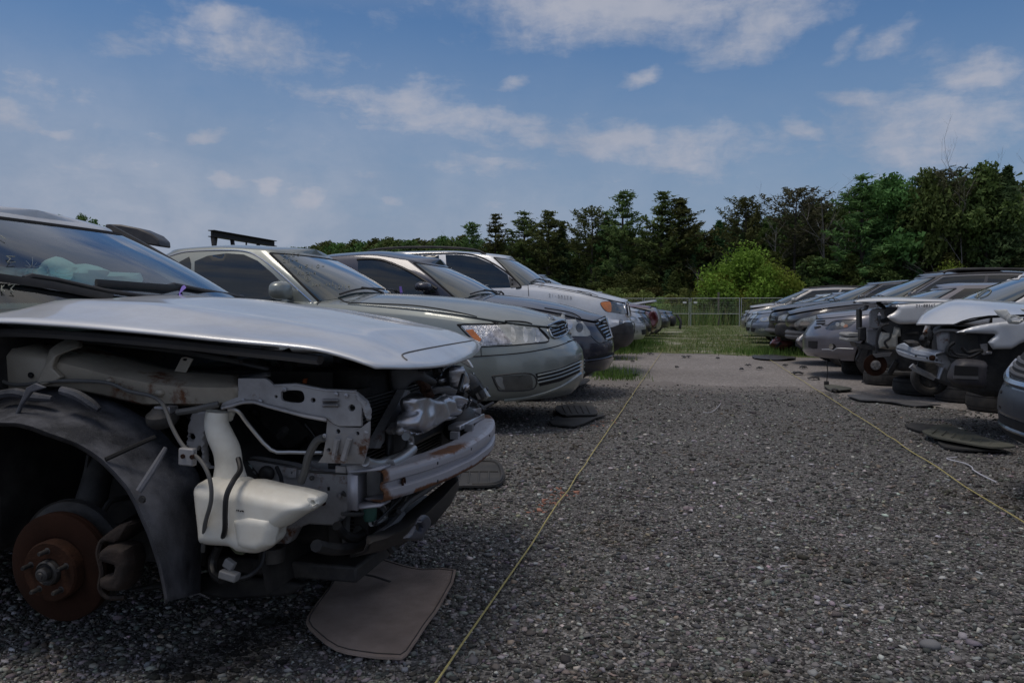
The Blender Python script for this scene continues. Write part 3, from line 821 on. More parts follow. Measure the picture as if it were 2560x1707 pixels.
# ------------------------------------------------------------------ the stripped silver car in front
def r2(x, y): return (x / 2.178, 900 + y / 2.178)
def r3(x, y): return (420 + x / 2.8, 860 + y / 2.8)
def r4(x, y): return (760 + x / 2.613, 820 + y / 2.613)
def c1(x, y): return (x / 3.016, 480 + y / 3.016)
def c6(x, y): return (x / 5.6, 820 + y / 5.6)
def c7(x, y): return (900 + x / 6.918, 900 + y / 6.918)
def L_(f, pts): return [f(*p) for p in pts]
SILB = paint('pale_silver_paint', (.62, .64, .67), metal=.4, rough=.42, dust=.4)
BEIGE = mat('bare_apron_paint', (.34, .305, .245), rough=.5, metal=.15, var=.12, vs=4, dust=.55, dcol=(.13, .115, .10), ds=5, rust=.22, rs=5, bump=.05)
SUPP = mat('support_grey_paint', (.36, .355, .36), rough=.48, metal=.2, var=.12, vs=6, dust=.6, dcol=(.11, .10, .095), ds=7, rust=.12, rs=6, bump=.05)
BEAMM = mat('beam_paint', (.40, .40, .44), rough=.42, metal=.35, var=.1, dust=.3, bump=.06)
RUSTB = mat('flaking_rust', (.10, .042, .018), rough=.9, var=.6, vs=25, bump=.4, bs=120, spec=.2)
LINER = mat('liner_plastic', (.022, .024, .031), rough=.5, var=.35, vs=9, dust=.9, dcol=(.16, .165, .19), ds=4, speck=.15, bump=.12, bs=120)
TANKM = mat('tank_plastic', (.80, .78, .70), rough=.4, var=.08, vs=5, dust=.6, dcol=(.42, .36, .26), ds=5, sss=.25)
WIRE = mat('wire_black', (.012, .012, .013), rough=.5)
HOSE = mat('hose_grey', (.09, .09, .088), rough=.6, dust=.3)
ALU = mat('aluminium_pipe', (.5, .5, .5), rough=.35, metal=.9, dust=.25)
CRUMP = mat('crumpled_silver', (.60, .60, .63), rough=.3, metal=.9, var=.12, vs=5, dust=.45, dcol=(.12, .11, .09), ds=8, bump=.1, bs=18)
FABRIC = mat('airbag_fabric', (.62, .72, .70), rough=.9, bump=.3, bs=40)

SW = dict(W=.86, L=4.45, zs=[(0, .86), (-.6, .93), (-1.2, .97), (-2, .97), (-4.45, .95)], zb=[(0, .2), (-4.45, .22)], crown=[(0, .03), (-1.2, .05), (-4.45, .06)],
    nose=[(0, .05), (.5, 0), (1, .14)], hoodx=-1.16, nohood=True, cut=-1.2, arch=[(-3.55, .3, .35)],
    gh=dict(wsb=-1.03, wst=-1.72, rrt=-3.2, rbb=-3.9, wb=.78, wr=.585, cf0=.36, cf1=.26, zr=[(-1.7, 1.335), (-2.0, 1.365), (-2.6, 1.385), (-3.2, 1.36), (-3.9, 1.3)], crown=.028, bul=.03, open=True))
SX, SY = -.74, 2.63
c = Car('wrecked_sedan', 'stripped silver sedan in front with rusty bumper beam, white washer tank and bare brake disc', 'car', SX, SY, 0, SILB, SW, GL)
W0 = c.root
ws = c.windscreen(um=.9, c0=.03, c1=.95, m=CLEAR, wip=False, th=0)
WSB = BVHTree.FromPolygons([wm(W0) @ v.co for v in ws.data.vertices], [tuple(p.vertices) for p in ws.data.polygons]); c.bvh = WSB
def onglass(x, y, k=.02):
    h = WSB.ray_cast(CAMP, ray(x, y).normalized())
    return h[0] - ray(x, y).normalized() * k if h[0] else None
c.windows(); c.rearwin()
c.wheels(ALLOY, r=.3, xf=-3.55, xr=-3.55) if False else None
wheel(W0, (-3.55, -.72, .3), .3, .19, ALLOY, side=1); wheel(W0, (-3.55, .72, .3), .3, .19, ALLOY, side=-1)
# windscreen bits
mb = MB()
mb.tube([c.R(.93, .0 + k / 12) + Vector((.022, .012, .016)) for k in range(13)], .022, 6); mb.obj('pillar_trim', PLA, W0, local=True)
def og(p):
    q = onglass(p[0], p[1], .03)
    return q if q else onY(*p)
for arm, blade in (([c1(180, 655) + (2.35,), c1(240, 640) + (2.36,), c1(440, 665) + (2.45,), c1(800, 745) + (2.7,), c1(1100, 790) + (2.85,), c1(1440, 800) + (3.0,)], [c1(-60, 630) + (2.2,), c1(0, 645) + (2.25,), c1(400, 705) + (2.38,), c1(850, 800) + (2.5,)]),
                   ([c1(1260, 715) + (2.95,), c1(1310, 700) + (2.95,), c1(1500, 735) + (3.05,), c1(1830, 795) + (3.25,)], [c1(725, 685) + (2.7,), c1(1250, 722) + (2.93,), c1(1800, 790) + (3.2,)])):
    m_ = MB(); m_.tube([og(p) for p in arm], [.010, .012, .008, .007, .008, .010], 8); a_ = m_.obj('wiper', PLA, W0)
    m_ = MB(); m_.tube([og(p) for p in blade], .008, 6, flat=1.8); m_.obj('wiper_blade', PLA, a_)
mb = MB(); q = [c1(1368, 715), c1(1352, 792), c1(1396, 795), c1(1398, 720), c1(1384, 702)]
mb.plate([og((*p, 2.9)) - ray(*p).normalized() * .03 for p in q], (0, -1, 0), .006).obj('purple_ribbon', mat('purple_tape', (.22, .14, .52), rough=.5), W0)
# interior
mb = MB(); mb.grid([[(x, y, z) for x, z in ((-1.14, .93), (-1.3, 1.0), (-1.55, .99), (-1.75, .93), (-1.8, .7))] for y in np.linspace(-.7, .7, 9)])
mb.obj('dashboard', mat('dash_plastic', (.03, .035, .036), rough=.7), W0, local=True)
mb = MB(); mb.box((-2.4, 0, .5), (2.2, 1.4, .3)); mb.obj('cabin_floor', BLACK, W0, local=True)
for sy in (-.36, .36):
    m_ = blob((-2.35, sy, .82), (.12, .24, .38), .6); m_.obj('seat', mat('seat_cloth', (.03, .03, .033), rough=.9), W0, local=True)
    blob((-2.42, sy, 1.22), (.06, .13, .09), .7).obj('head_rest', mat('seat_cloth', (.03, .03, .033)), W0, local=True)
bag = L_(c1, [(-160, 570), (0, 562), (200, 577), (350, 572), (385, 520), (420, 485), (470, 495), (560, 545), (650, 540), (740, 560), (785, 590), (770, 625), (720, 690), (600, 735), (300, 700), (0, 665), (-160, 660)])
inflate(bag, lambda x, y: onY(x, y, 2.62), (0, -1, 0), .07, 30, 9, wob=.8, ws=22).obj('airbag', FABRIC, W0)
bag = L_(c1, [(800, 600), (1060, 612), (1070, 680), (900, 700), (760, 690)])
inflate(bag, lambda x, y: onY(x, y, 2.9), (0, -1, 0), .04, 20, 9, wob=.6, ws=25).obj('airbag', FABRIC, W0)
# chalk marks and cracks on the windscreen
WHCH = mat('white_chalk', (.6, .62, .6), rough=.9)
def chalk(c_, name, strokes, r=.0015, m=CHALK, parent=None):
    mb = MB()
    for st in strokes:
        L = [h[0] + h[1] * .008 for h in (c_.hit(*p) for p in st) if h]
        if len(L) > 1: mb.tube(L, r, 4)
    if mb.v: mb.obj(name, m, parent or c_.root)
def hit_any(c_): c_.bvh = None
for st_ in ([L_(c1, [(110, 505), (45, 500), (75, 520), (50, 550), (115, 545)]), L_(c1, [(0, 345), (40, 372)]), L_(c1, [(10, 720), (14, 765)]), L_(c1, [(60, 720), (110, 715), (80, 745), (105, 770), (70, 765)]), L_(c1, [(30, 720), (6, 742), (34, 765)])]): chalk(c, 'chalk_mark', [st_], parent=ws)
cr = []
for a in range(11):
    t = a * .57 + .2; l = 45 + 70 * ((a * 37 % 11) / 11)
    cr.append(L_(c1, [(235 + 12 * math.cos(t), 590 + 10 * math.sin(t)), (235 + l * .6 * math.cos(t + .06), 590 + l * .45 * math.sin(t + .06)), (235 + l * math.cos(t), 590 + l * .75 * math.sin(t))]))
for a in (1, 2): cr.append(L_(c1, [(470 + 60 * a * math.cos(k * .5) , 610 + 22 * a * math.sin(k * .5)) for k in range(9)]))
chalk(c, 'glass_crack', cr, r=.0005, m=mat('crack_white', (.22, .26, .26), rough=.5), parent=ws)

# hood: a popped sheet, slightly skewed
ez = pch([-2.05, -1.88, -1.68, -1.41, -1.18, -.95, -.86, -.76], [.965, .966, .958, .94, .92, .90, .88, .852])
P = []
for i in range(41):
    s_ = i / 40; row = []
    for j in range(33):
        t = -1 + j / 16
        xr = -2.02 + .22 * (1 - t * t); xf = -.785 - .05 * (t + 1) + .085 * (1 - abs(t) ** 2.2)
        x = xr + (xf - xr) * s_
        Yn = 1.84 + .10 * max(0, s_ - .55) ** 1.5 * 2.2; Yf = 3.37 - .06 * max(0, s_ - .55) * 2
        y = Yn + (Yf - Yn) * (t + 1) / 2
        cz = float(np.interp(x, [-2.0, -1.6, -1.2, -.95, -.8, -.7], [.085, .085, .058, .034, .0, -.035]))
        z = float(ez(x)) + cz * (1 - abs(t) ** 2.2) + .012 * math.exp(-((abs(t) - .66) / .1) ** 2) * min(1, (1 - s_) * 3)
        z -= .022 * max(0, s_ - .5) * 2 * max(0, t)
        if s_ > .9: z -= ((s_ - .9) / .1) ** 2 * .006
        row.append((x, y, z))
    P.append(row)
mb = MB().grid(P)
hood = mb.obj('hood', [SILB, PLA], W0); md = hood.modifiers.new('thickness', 'SOLIDIFY'); md.thickness = .007; md.offset = 1; md.material_offset = 1; md.material_offset_rim = 0
if sum(p.normal.z for p in hood.data.polygons) < 0:
    hood.data.flip_normals()
md.offset = -1
hb = BVHTree.FromPolygons([Vector(p) for r in P for p in r], [(i * 33 + j, (i + 1) * 33 + j, (i + 1) * 33 + j + 1, i * 33 + j + 1) for i in range(40) for j in range(32)])
def hoodline(name, pts, r, m):
    L = []
    for p in spline([Vector((*q, 0)) for q in pts], 5):
        h = hb.ray_cast(CAMP, ray(p.x, p.y).normalized())
        if h[0]: L.append(h[0] + Vector((0, 0, .001)))
    if len(L) > 1: MB().tube(L, r, 6).obj(name, m, hood)
hoodline('gap_line', [(1018, 901), (1008, 893), (1009, 885), (1050, 875), (1120, 862), (1185, 851)], .0022, PLG)
mb = MB()                                                            # the ribbed inner panel under the hood
mb.tube([(x, 1.93, float(ez(x)) - .035) for x in np.linspace(-1.95, -.95, 12)], .022, 6, flat=.6)
mb.tube([(x, 2.3, float(ez(x)) - .01) for x in np.linspace(-1.9, -.85, 12)], .03, 6, flat=.5)
mb.obj('hood_frame', PLG, W0)

# apron rail, left and right pieces
def resamp(pts, n):
    d = [0.]
    for a, b in zip(pts[:-1], pts[1:]): d.append(d[-1] + math.hypot(a[0] - b[0], a[1] - b[1]))
    t = np.linspace(0, d[-1], n)
    return list(zip(np.interp(t, d, [p[0] for p in pts]), np.interp(t, d, [p[1] for p in pts])))
def strip(name, rows, m, parent, th=.006, n=40, smooth=True):
    P = [[tuple(onY(x, y, Y)) for x, y in resamp(r, n)] for r, Y in rows]
    o = MB().grid(P).obj(name, m, parent, smooth=smooth, angle=60)
    md = o.modifiers.new('thickness', 'SOLIDIFY'); md.thickness = th; md.offset = 0; return o
top = L_(c6, [(-300, 120), (0, 145), (60, 160), (150, 195), (300, 185), (580, 200), (650, 255), (1100, 265), (1400, 340), (1900, 480), (2352, 600)]) + [(500, 935), (596, 942)]
crease = L_(c6, [(-300, 260), (0, 290), (600, 385), (950, 460), (1500, 610), (2100, 730)]) + [(420, 958), (500, 963), (596, 966)]
low = L_(c6, [(-300, 960), (0, 975), (140, 880), (600, 800), (900, 800), (1500, 920), (2050, 1050)]) + [(420, 1007), (500, 1007), (556, 1005), (596, 993)]
low2 = [(x, y + 5) for x, y in low]
rail = strip('apron_rail', [([(x, y - 4) for x, y in top], 2.12), (top, 2.08), ([(a[0] * .15 + b[0] * .85, a[1] * .15 + b[1] * .85) for a, b in zip(resamp(top, 30), resamp(crease, 30))], 1.965),
              ([(a[0] * .85 + b[0] * .15, a[1] * .85 + b[1] * .15) for a, b in zip(resamp(crease, 30), resamp(low, 30))], 1.945), (low, 1.95), (low2, 1.975)], BEIGE, W0)
def pl(name, pts, Y, m, parent, th=.006, holes=(), ang=None, bevel=0.):
    f = (lambda x, y: onY(x, y, Y)) if not callable(Y) else (lambda x, y: onY(x, y, Y(x, y)))
    return MB().plate([f(*p) for p in pts], (0, -1, 0), th, [[f(*p) for p in h] for h in holes]).obj(name, m, parent, bevel=bevel)
pl('support_arm', L_(c6, [(500, 775), (600, 560), (690, 300), (800, 215), (1020, 110), (1070, 115), (1105, 190), (1095, 270), (900, 335), (770, 395), (720, 560), (850, 690), (780, 740), (600, 800)]), lambda x, y: 1.925 if y > 890 else 1.925 + (890 - y) * .002, BEIGE, W0, th=.02, bevel=.004)
pl('bracket_tab', L_(c6, [(150, 195), (210, 85), (240, 75), (372, 78), (360, 195)]), 2.06, BEIGE, W0, th=.004, holes=[circ(*c6(230, 132), 3.2, 10), circ(*c6(305, 141), 3.2, 10)])
pl('bracket_tab', L_(r3, [(45, 190), (95, 95), (125, 90), (175, 105), (125, 200)]), 2.06, BEIGE, W0, th=.004, holes=[circ(*r3(118, 108), 6, 12, .6)])
for x, y, r_ in ((c6(438, 658)) + (7,), ): pass
MB().lathe([(.001, .0), (.0085, .0), (.0085, -.004)], onY(*c6(438, 658), 1.943), n=16).obj('hole', BLACK, rail)
for p in (c6(1555, 740), c6(2245, 905)): blob(onY(*p, 1.945), (.014, .012, .012), 1.).obj('grommet', BEIGE, rail)
support = pl('radiator_support', L_(r3, [(490, 240), (680, 240), (705, 255), (740, 290), (900, 285), (1000, 303), (1100, 325), (1320, 335), (1345, 375), (1385, 405), (1385, 435), (1358, 432), (1352, 575), (1200, 575), (1160, 560), (1110, 520), (950, 490), (820, 455), (700, 425), (600, 395), (520, 400), (430, 430), (365, 440), (380, 412), (490, 370)]), 1.945, SUPP, W0, th=.012,
   holes=[spl2(L_(r3, [(790, 350), (800, 330), (860, 324), (930, 328), (952, 360), (950, 395), (920, 411), (850, 408), (795, 392)]), 3, True), circ(*r3(755, 368), 4, 10), circ(*r3(1015, 393), 6, 14), circ(*r3(1285, 447), 8.5, 16)], bevel=.003)
strip('support_flange', [(L_(r3, [(372, 442), (430, 428), (520, 398), (600, 395), (700, 425), (820, 455), (950, 490), (1110, 520)]), 1.94), (L_(r3, [(372, 452), (430, 440), (520, 412), (600, 408), (700, 440), (820, 472), (950, 507), (1110, 538)]), 1.925)], SUPP, support, n=24)
for y_ in (395, 428): strip('support_rib', [(L_(r3, [(1085, y_ - 8), (1190, y_ - 8)]), 1.945), (L_(r3, [(1080, y_), (1195, y_)]), 1.936), (L_(r3, [(1085, y_ + 8), (1190, y_ + 8)]), 1.945)], SUPP, support, n=6)
strip('support_edge', [(L_(r3, [(740, 285), (900, 276), (1100, 316), (1320, 325)]), 1.99), (L_(r3, [(740, 292), (900, 286), (1100, 326), (1320, 336)]), 1.945)], SUPP, support, n=20)
inflate(L_(r3, [(1300, 335), (1335, 340), (1390, 390), (1420, 450), (1418, 530), (1400, 540), (1362, 430), (1330, 390)]), lambda x, y: onY(x, y, 1.96), (0, -1, 0), .02, 8, 5).obj('bent_flange', SUPP, support)
pl('lower_bracket', L_(r3, [(1115, 530), (1160, 562), (1205, 580), (1350, 585), (1410, 540), (1410, 600), (1405, 690), (1385, 760), (1365, 838), (1050, 830), (1085, 780), (1100, 700)]), lambda x, y: 1.955 + max(0, y - 1095) * .0006, SUPP, W0, th=.008, holes=[circ(*r3(1190, 610), 6, 14), circ(*r3(1325, 625), 5, 12), circ(*r3(1130, 738), 5, 12)])
for (a, b) in (((1185, 665), (1160, 800)), ((1270, 660), (1225, 810))):
    MB().tube([onY(*r3(*a), 1.955), onY(*r3(*b), 1.965)], .008, 6).obj('bracket_rib', SUPP, W0)
# frame rail panel behind the tank
pl('frame_rail', L_(r3, [(470, 800), (600, 805), (860, 850), (1000, 890), (1272, 905), (1276, 1150), (1165, 1272), (980, 1262), (900, 1290), (840, 1400), (740, 1400), (600, 1200), (480, 1000)]), 2.08, SUPP, W0, th=.05, bevel=.006)
strip('rail_top', [(L_(r3, [(470, 790), (600, 798), (860, 845), (1000, 882), (1272, 900)]), 2.16), (L_(r3, [(470, 802), (600, 807), (860, 853), (1000, 892), (1274, 908)]), 2.075)], DARK, W0, n=20)
pl('patch_plate', L_(r3, [(755, 855), (898, 870), (896, 935), (840, 935), (750, 880)]), 2.07, SUPP, W0, th=.006, holes=[circ(*r3(783, 886), 2, 8), circ(*r3(865, 898), 3, 8)])
pl('slot', L_(r3, [(1115, 1000), (1130, 998), (1131, 1024), (1116, 1026)]), 2.078, BLACK, W0, th=.003)
pl('frame_leg', L_(r3, [(1290, 1060), (1420, 1080), (1400, 1420), (1300, 1400)]), 2.2, DARK, W0, th=.08, bevel=.01)
MB().tube([onY(*r3(1255, 880), 2.02), onY(*r3(1320, 870), 2.03), onY(*r3(1395, 855), 2.05)], .016, 8).obj('tow_pipe', SUPP, W0)
pl('mount_plate', L_(r3, [(1170, 850), (1250, 855), (1250, 905), (1165, 900)]), 2.03, SUPP, W0, th=.012, bevel=.003)
# S-shaped fender bracket, left of the tank neck
inflate(L_(r3, [(180, 470), (260, 462), (358, 462), (330, 530), (300, 590), (282, 620), (278, 720), (285, 820), (300, 848), (372, 855), (372, 868), (300, 872), (262, 850), (245, 800), (240, 720), (215, 745), (135, 720), (140, 650), (150, 560)]), lambda x, y: onY(x, y, 1.97), (0, -1, 0), .014, 7, 6, holes=[circ(*r3(176, 645), 7, 12)]).obj('fender_bracket', SUPP, W0)
# washer tank
TY = 1.90
tank = spl2(L_(r3, [(237, 985), (262, 948), (330, 932), (388, 948), (490, 938), (520, 958), (600, 955), (760, 992), (900, 1018), (985, 1040), (1052, 1066), (1062, 1115), (1045, 1148), (960, 1195), (860, 1262), (790, 1290), (765, 1330), (760, 1385), (720, 1425), (660, 1446), (590, 1438), (545, 1432), (500, 1402), (420, 1394), (340, 1388), (275, 1360), (262, 1250), (245, 1100)]), 3, True)
t_ = inflate(tank, lambda x, y: onY(x, y, TY), (0, -1, 0), .075, 34, 7, back=.1).obj('washer_tank', TANKM, W0, angle=75)
MB().tube([onY(*r3(*p), 1.955) for p in ((345, 470), (340, 560), (365, 640), (410, 740), (425, 840), (435, 955))], [.03, .033, .036, .037, .037, .048], 16, smooth=5).obj('filler_neck', TANKM, t_)
inflate(L_(r3, [(470, 1200), (600, 1175), (760, 1200), (770, 1290), (745, 1400), (660, 1442), (560, 1430), (505, 1400), (490, 1300)]), lambda x, y: onY(x, y, TY - .05), (0, -1, 0), .032, 20, 7).obj('tank_sump', TANKM, t_, angle=75)
inflate(L_(r3, [(985, 1045), (1052, 1068), (1060, 1115), (1030, 1150), (985, 1160), (970, 1100)]), lambda x, y: onY(x, y, TY - .03), (0, -1, 0), .012, 8, 6, holes=[circ(*r3(1028, 1100), 2.2, 8)]).obj('tank_lug', TANKM, t_)
inflate(L_(r3, [(360, 470), (455, 465), (462, 500), (440, 540), (395, 540)]), lambda x, y: onY(x, y, 2.0), (0, -1, 0), .02, 8, 6).obj('tank_lug', TANKM, t_)
for k, q in enumerate(((480, 1162), (492, 1164), (506, 1168), (516, 1166), (524, 1170))):
    MB().tube([onY(*r3(q[0], q[1] - 5), TY - .0765), onY(*r3(q[0] + 4, q[1] + 5), TY - .0765)], .0016, 4).obj('tank_stamp', BLACK, t_)
pl('yellow_clip', L_(r3, [(415, 1400), (560, 1440), (520, 1475), (470, 1465)]), 1.95, mat('dull_green_plastic', (.14, .15, .09)), W0, th=.02)
# horn, connector, wiring
hc = onY(*r2(885, 310), 1.93)
Mh = Matrix.Rotation(math.radians(18), 3, 'X')
MB().lathe([(.001, .03), (.02, .03), (.03, .02), (.042, .012), (.044, 0), (.042, -.012), (.034, -.022), (.001, -.026)], hc, axis='Z', n=24, M=Mh).obj('horn', DARK, W0)
mb = MB(); mb.box(onY(*r2(905, 268), 1.93), (.05, .04, .02)); mb.obj('horn_clip', STEEL, W0, bevel=.003)
cb = MB(); cb.box(onY(*r2(1022, 525), 1.83), (.044, .02, .046), Matrix.Rotation(.05, 3, 'Y')); k_ = cb.obj('sensor_box', SUPP, W0, bevel=.004)
for p in ((995, 523), (1045, 527)): MB().lathe([(.001, -.002), (.006, -.002), (.006, .004)], onY(*r2(*p), 1.818), n=10).obj('bolt', RUST, k_)
def cable(name, pts, r, m, n=6): MB().tube([onY(*p) for p in pts], r, 8, smooth=n).obj(name, m, W0)
cable('cable', [c6(-40, 720) + (1.93,), c6(0, 728) + (1.93,), c6(150, 785) + (1.93,), c6(350, 790) + (1.93,), c6(800, 740) + (1.93,), c6(1470, 760) + (1.93,), c6(1800, 880) + (1.93,), c6(2100, 945) + (1.92,), c6(2250, 1030) + (1.9,), r2(905, 280) + (1.88,), r2(940, 370) + (1.86,), r2(1000, 470) + (1.84,), r2(1090, 545) + (1.82,), r2(1140, 640) + (1.8,), r2(1150, 760) + (1.8,), r2(1115, 900) + (1.82,), r2(1105, 1040) + (1.86,)], .0055, HOSE)
cable('corrugated_hose', [r3(492, 800) + (1.9,), r3(505, 880) + (1.87,), r3(455, 960) + (1.82,), r3(410, 1060) + (1.8,), r3(400, 1180) + (1.8,), r3(398, 1300) + (1.81,), r3(375, 1380) + (1.85,)], .0072, WIRE)
cable('brake_pipe', [r3(420, 455) + (1.94,), r3(490, 468) + (1.95,), r3(560, 560) + (1.98,), r3(720, 738) + (2.02,), r3(860, 755) + (2.03,), r3(1080, 758) + (2.03,)], .006, ALU, 3)
cable('horn_lead', [r2(965, 285) + (1.91,), r2(1060, 270) + (1.91,), r2(1130, 252) + (1.92,), r2(1190, 240) + (1.93,)], .009, HOSE)
cable('wire', [r3(930, 965) + (2.0,), r3(960, 880) + (1.99,), r3(985, 780) + (1.98,), r3(1040, 680) + (1.97,), r3(1095, 655) + (1.96,)], .011, HOSE)
cable('wire', [r3(760, 860) + (2.05,), r3(790, 930) + (2.03,), r3(800, 1000) + (2.0,)], .006, WIRE)
cable('wire', [r3(960, 560) + (2.2,), r3(1010, 620) + (2.2,), r3(1060, 700) + (2.2,)], .006, WIRE)
cable('hose', [r3(520, 620) + (2.4,), r3(640, 590) + (2.4,), r3(800, 600) + (2.4,), r3(930, 700) + (2.4,), r3(1000, 800) + (2.35,)], .022, ENG)
cable('hose', [r3(800, 60) + (2.4,), r3(850, 160) + (2.4,), r3(800, 260) + (2.4,), r3(760, 320) + (2.4,)], .03, ENG)
inflate(circ(*r3(690, 905), 20, 14), lambda x, y: onY(x, y, 2.07), (0, -1, 0), .015, 12, 6).obj('rubber_plug', DARK, W0)
pl('sticker', L_(r3, [(555, 843), (588, 843), (588, 900), (558, 900)]), 2.07, mat('sticker_pale', (.25, .3, .3)), W0, th=.002)
# connector dangling near the ground
cable('wire', [r2(1190, 1010) + (1.9,), r2(1160, 1090) + (1.9,), r2(1165, 1160) + (1.88,), r2(1210, 1195) + (1.86,)], .012, WIRE)
mb = MB(); mb.box(onY(*r2(1250, 1170), 1.85), (.05, .03, .022), Matrix.Rotation(.2, 3, 'Y')); mb.box(onY(*r2(1250, 1110), 1.86), (.03, .02, .024), Matrix.Rotation(.5, 3, 'Y'))
mb.obj('connector', mat('grey_connector', (.2, .2, .2)), W0, bevel=.004)
cable('wire', [r2(1290, 1190) + (1.86,), r2(1360, 1170) + (1.88,), r2(1420, 1110) + (1.92,), r2(1440, 1010) + (1.95,)], .007, WIRE)

# wheel arch liner
inn = L_(r2, [(-200, 345), (0, 340), (100, 342), (180, 362), (250, 390), (340, 420), (420, 450), (490, 490), (560, 540), (630, 610), (700, 690), (745, 770), (780, 850), (820, 940), (850, 1030), (875, 1110), (895, 1200), (915, 1312)])
out = L_(r2, [(-200, 215), (0, 178), (130, 150), (250, 145), (350, 150), (480, 180), (600, 220), (700, 270), (800, 330), (880, 395), (950, 470), (1010, 530), (1060, 590), (1085, 640), (1092, 740), (1092, 900), (1090, 1080), (1085, 1268)])
A_ = resamp(inn, 60); B_ = resamp(out, 60); rows = []
for k in range(9):
    t = k / 8
    rows.append(([(a[0] + (b[0] - a[0]) * t, a[1] + (b[1] - a[1]) * t) for a, b in zip(A_, B_)], 1.745 + .25 * t))
ln = strip('wheel_liner', [([(x - 4, y + 7) for x, y in A_], 1.76)] + rows + [([(x, y) for x, y in B_], 2.3)], LINER, W0, th=.006, n=60)
for a, b in (((575, 540), (845, 418)), ):
    MB().tube([onY(*r2(*a), 1.742), onY(*r2(710, 478), 1.80), onY(*r2(*b), 1.86)], .006, 6).obj('liner_seam', BLACK, ln)
MB().tube([onY(*r2(755, 715), 1.745), onY(*r2(830, 600), 1.775), onY(*r2(900, 480), 1.84)], [.009, .01, .006], 8).obj('liner_rib', LINER, ln)
for a in (((0, 188), (90, 178), (180, 200), (285, 210)), ((335, 165), (420, 190), (500, 240), (540, 270))):
    MB().tube([onY(*r2(*p), 1.85 + .0 * k) for k, p in enumerate(a)], [.012, .014, .014, .008], 8, smooth=3).obj('liner_rib', LINER, ln)
pl('liner_strap', L_(r2, [(-60, 300), (80, 290), (140, 150), (190, 125), (245, 150), (170, 175), (120, 240), (95, 300)]), lambda x, y: 1.80, LINER, ln, th=.01, bevel=.003)
pl('liner_flange', L_(r2, [(912, 1310), (1085, 1268), (1140, 1300), (1080, 1275)]), 1.9, LINER, ln, th=.004)
MB().lathe([(.001, 0), (.008, 0), (.01, .006), (.001, .006)], onY(*r2(768, 760), 1.742), n=12).obj('clip', PLA, ln)
# inner wing: the dark behind the wheel
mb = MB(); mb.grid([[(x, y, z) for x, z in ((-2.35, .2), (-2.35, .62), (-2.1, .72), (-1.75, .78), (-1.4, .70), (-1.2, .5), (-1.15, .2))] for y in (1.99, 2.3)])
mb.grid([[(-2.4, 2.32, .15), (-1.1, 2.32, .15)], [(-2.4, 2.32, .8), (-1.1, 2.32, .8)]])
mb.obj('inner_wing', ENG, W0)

# brake disc, hub, caliper
DC = onY(*r2(322, 1128), 1.80)
Mr = Matrix.Rotation(math.radians(1), 3, 'Z') @ Matrix.Rotation(math.radians(1.5), 3, 'X')
ROT = mat('rusty_disc', (.021, .0075, .0036), rough=.9, var=.4, vs=5, bump=.15, bs=160, spec=.2)
n_ = 64
disc = MB().lathe([(.078, .006), (.082, -.002), (.088, -.004), (.142, -.004), (.1475, -.001), (.1475, .006), (.1455, .009), (.1455, .015), (.1475, .018), (.1475, .024), (.08, .024)], DC, n=n_, M=Mr).obj('brake_disc', ROT, W0, angle=30)
MB().lathe([(.081, .004), (.081, -.03), (.077, -.036), (.05, -.036), (.036, -.034), (.034, -.028)], DC, n=48, M=Mr).obj('disc_hat', RUST, disc, angle=30)
MB().lathe([(.034, -.026), (.033, -.045), (.029, -.05), (.026, -.046), (.018, -.044), (.018, -.062), (.013, -.066), (.009, -.066), (.007, -.07), (.001, -.07)], DC, n=24, M=Mr).obj('hub_nut', DARK, disc, angle=30)
for k in range(5):
    a = 2 * PI * k / 5 + .35; o = DC + Mr @ Vector((.057 * math.cos(a), -.036, .057 * math.sin(a)))
    MB().lathe([(.009, .004), (.009, 0), (.0062, -.001), (.0062, -.024), (.005, -.029), (.001, -.029)], o, n=12, M=Mr).obj('wheel_stud', DARK, disc, angle=30)
MB().lathe([(.03, .03), (.155, .034), (.16, .03), (.16, .05), (.03, .055)], DC + Vector((-.0, .015, .012)), n=48, M=Mr).obj('dust_shield', DARK, W0)
CAL = mat('rusty_caliper', (.022, .013, .009), rough=.8, var=.5, vs=20, bump=.3, bs=70)
inflate(L_(r2, [(565, 1030), (600, 1000), (660, 990), (720, 1010), (740, 1100), (720, 1200), (690, 1250), (620, 1250), (570, 1225), (565, 1170), (640, 1150), (650, 1110), (600, 1095), (562, 1080)]), lambda x, y: onY(x, y, 1.79), (0, -1, 0), .03, 14, 6, back=.06).obj('brake_caliper', CAL, W0)
inflate(L_(r2, [(600, 930), (650, 895), (720, 870), (740, 890), (700, 950), (660, 990), (600, 985), (560, 1005), (545, 980)]), lambda x, y: onY(x, y, 1.80), (0, -1, 0), .022, 9, 6, back=.05).obj('caliper_bracket', CAL, W0)
MB().tube([onY(*r2(550, 990), 1.785), onY(*r2(535, 1050), 1.783), onY(*r2(555, 1150), 1.783), onY(*r2(545, 1240), 1.785), onY(*r2(590, 1290), 1.79), onY(*r2(680, 1290), 1.8)], .007, 6, smooth=4).obj('caliper_carrier', CAL, W0)
mb = MB(); mb.tube([onY(*r2(480, 830), 1.93), onY(*r2(530, 640), 1.97), onY(*r2(560, 480), 2.05)], [.045, .04, .04], 14); mb.tube([onY(*r2(430, 830), 1.9), onY(*r2(460, 680), 1.93), onY(*r2(480, 520), 1.97)], .006, 6)
mb.obj('strut', ENG, W0)
MB().tube([onY(*r2(340, 1150), 1.86), Vector((-1.7, 2.2, .33)), Vector((-1.6, 2.6, .36))], .03, 10).obj('drive_shaft', ENG, W0)
MB().tube([onY(*r2(560, 830), 1.9), onY(*r2(600, 770), 1.93), onY(*r2(680, 750), 1.98), onY(*r2(730, 745), 2.05)], .008, 6, smooth=4).obj('brake_hose', ENG, W0)
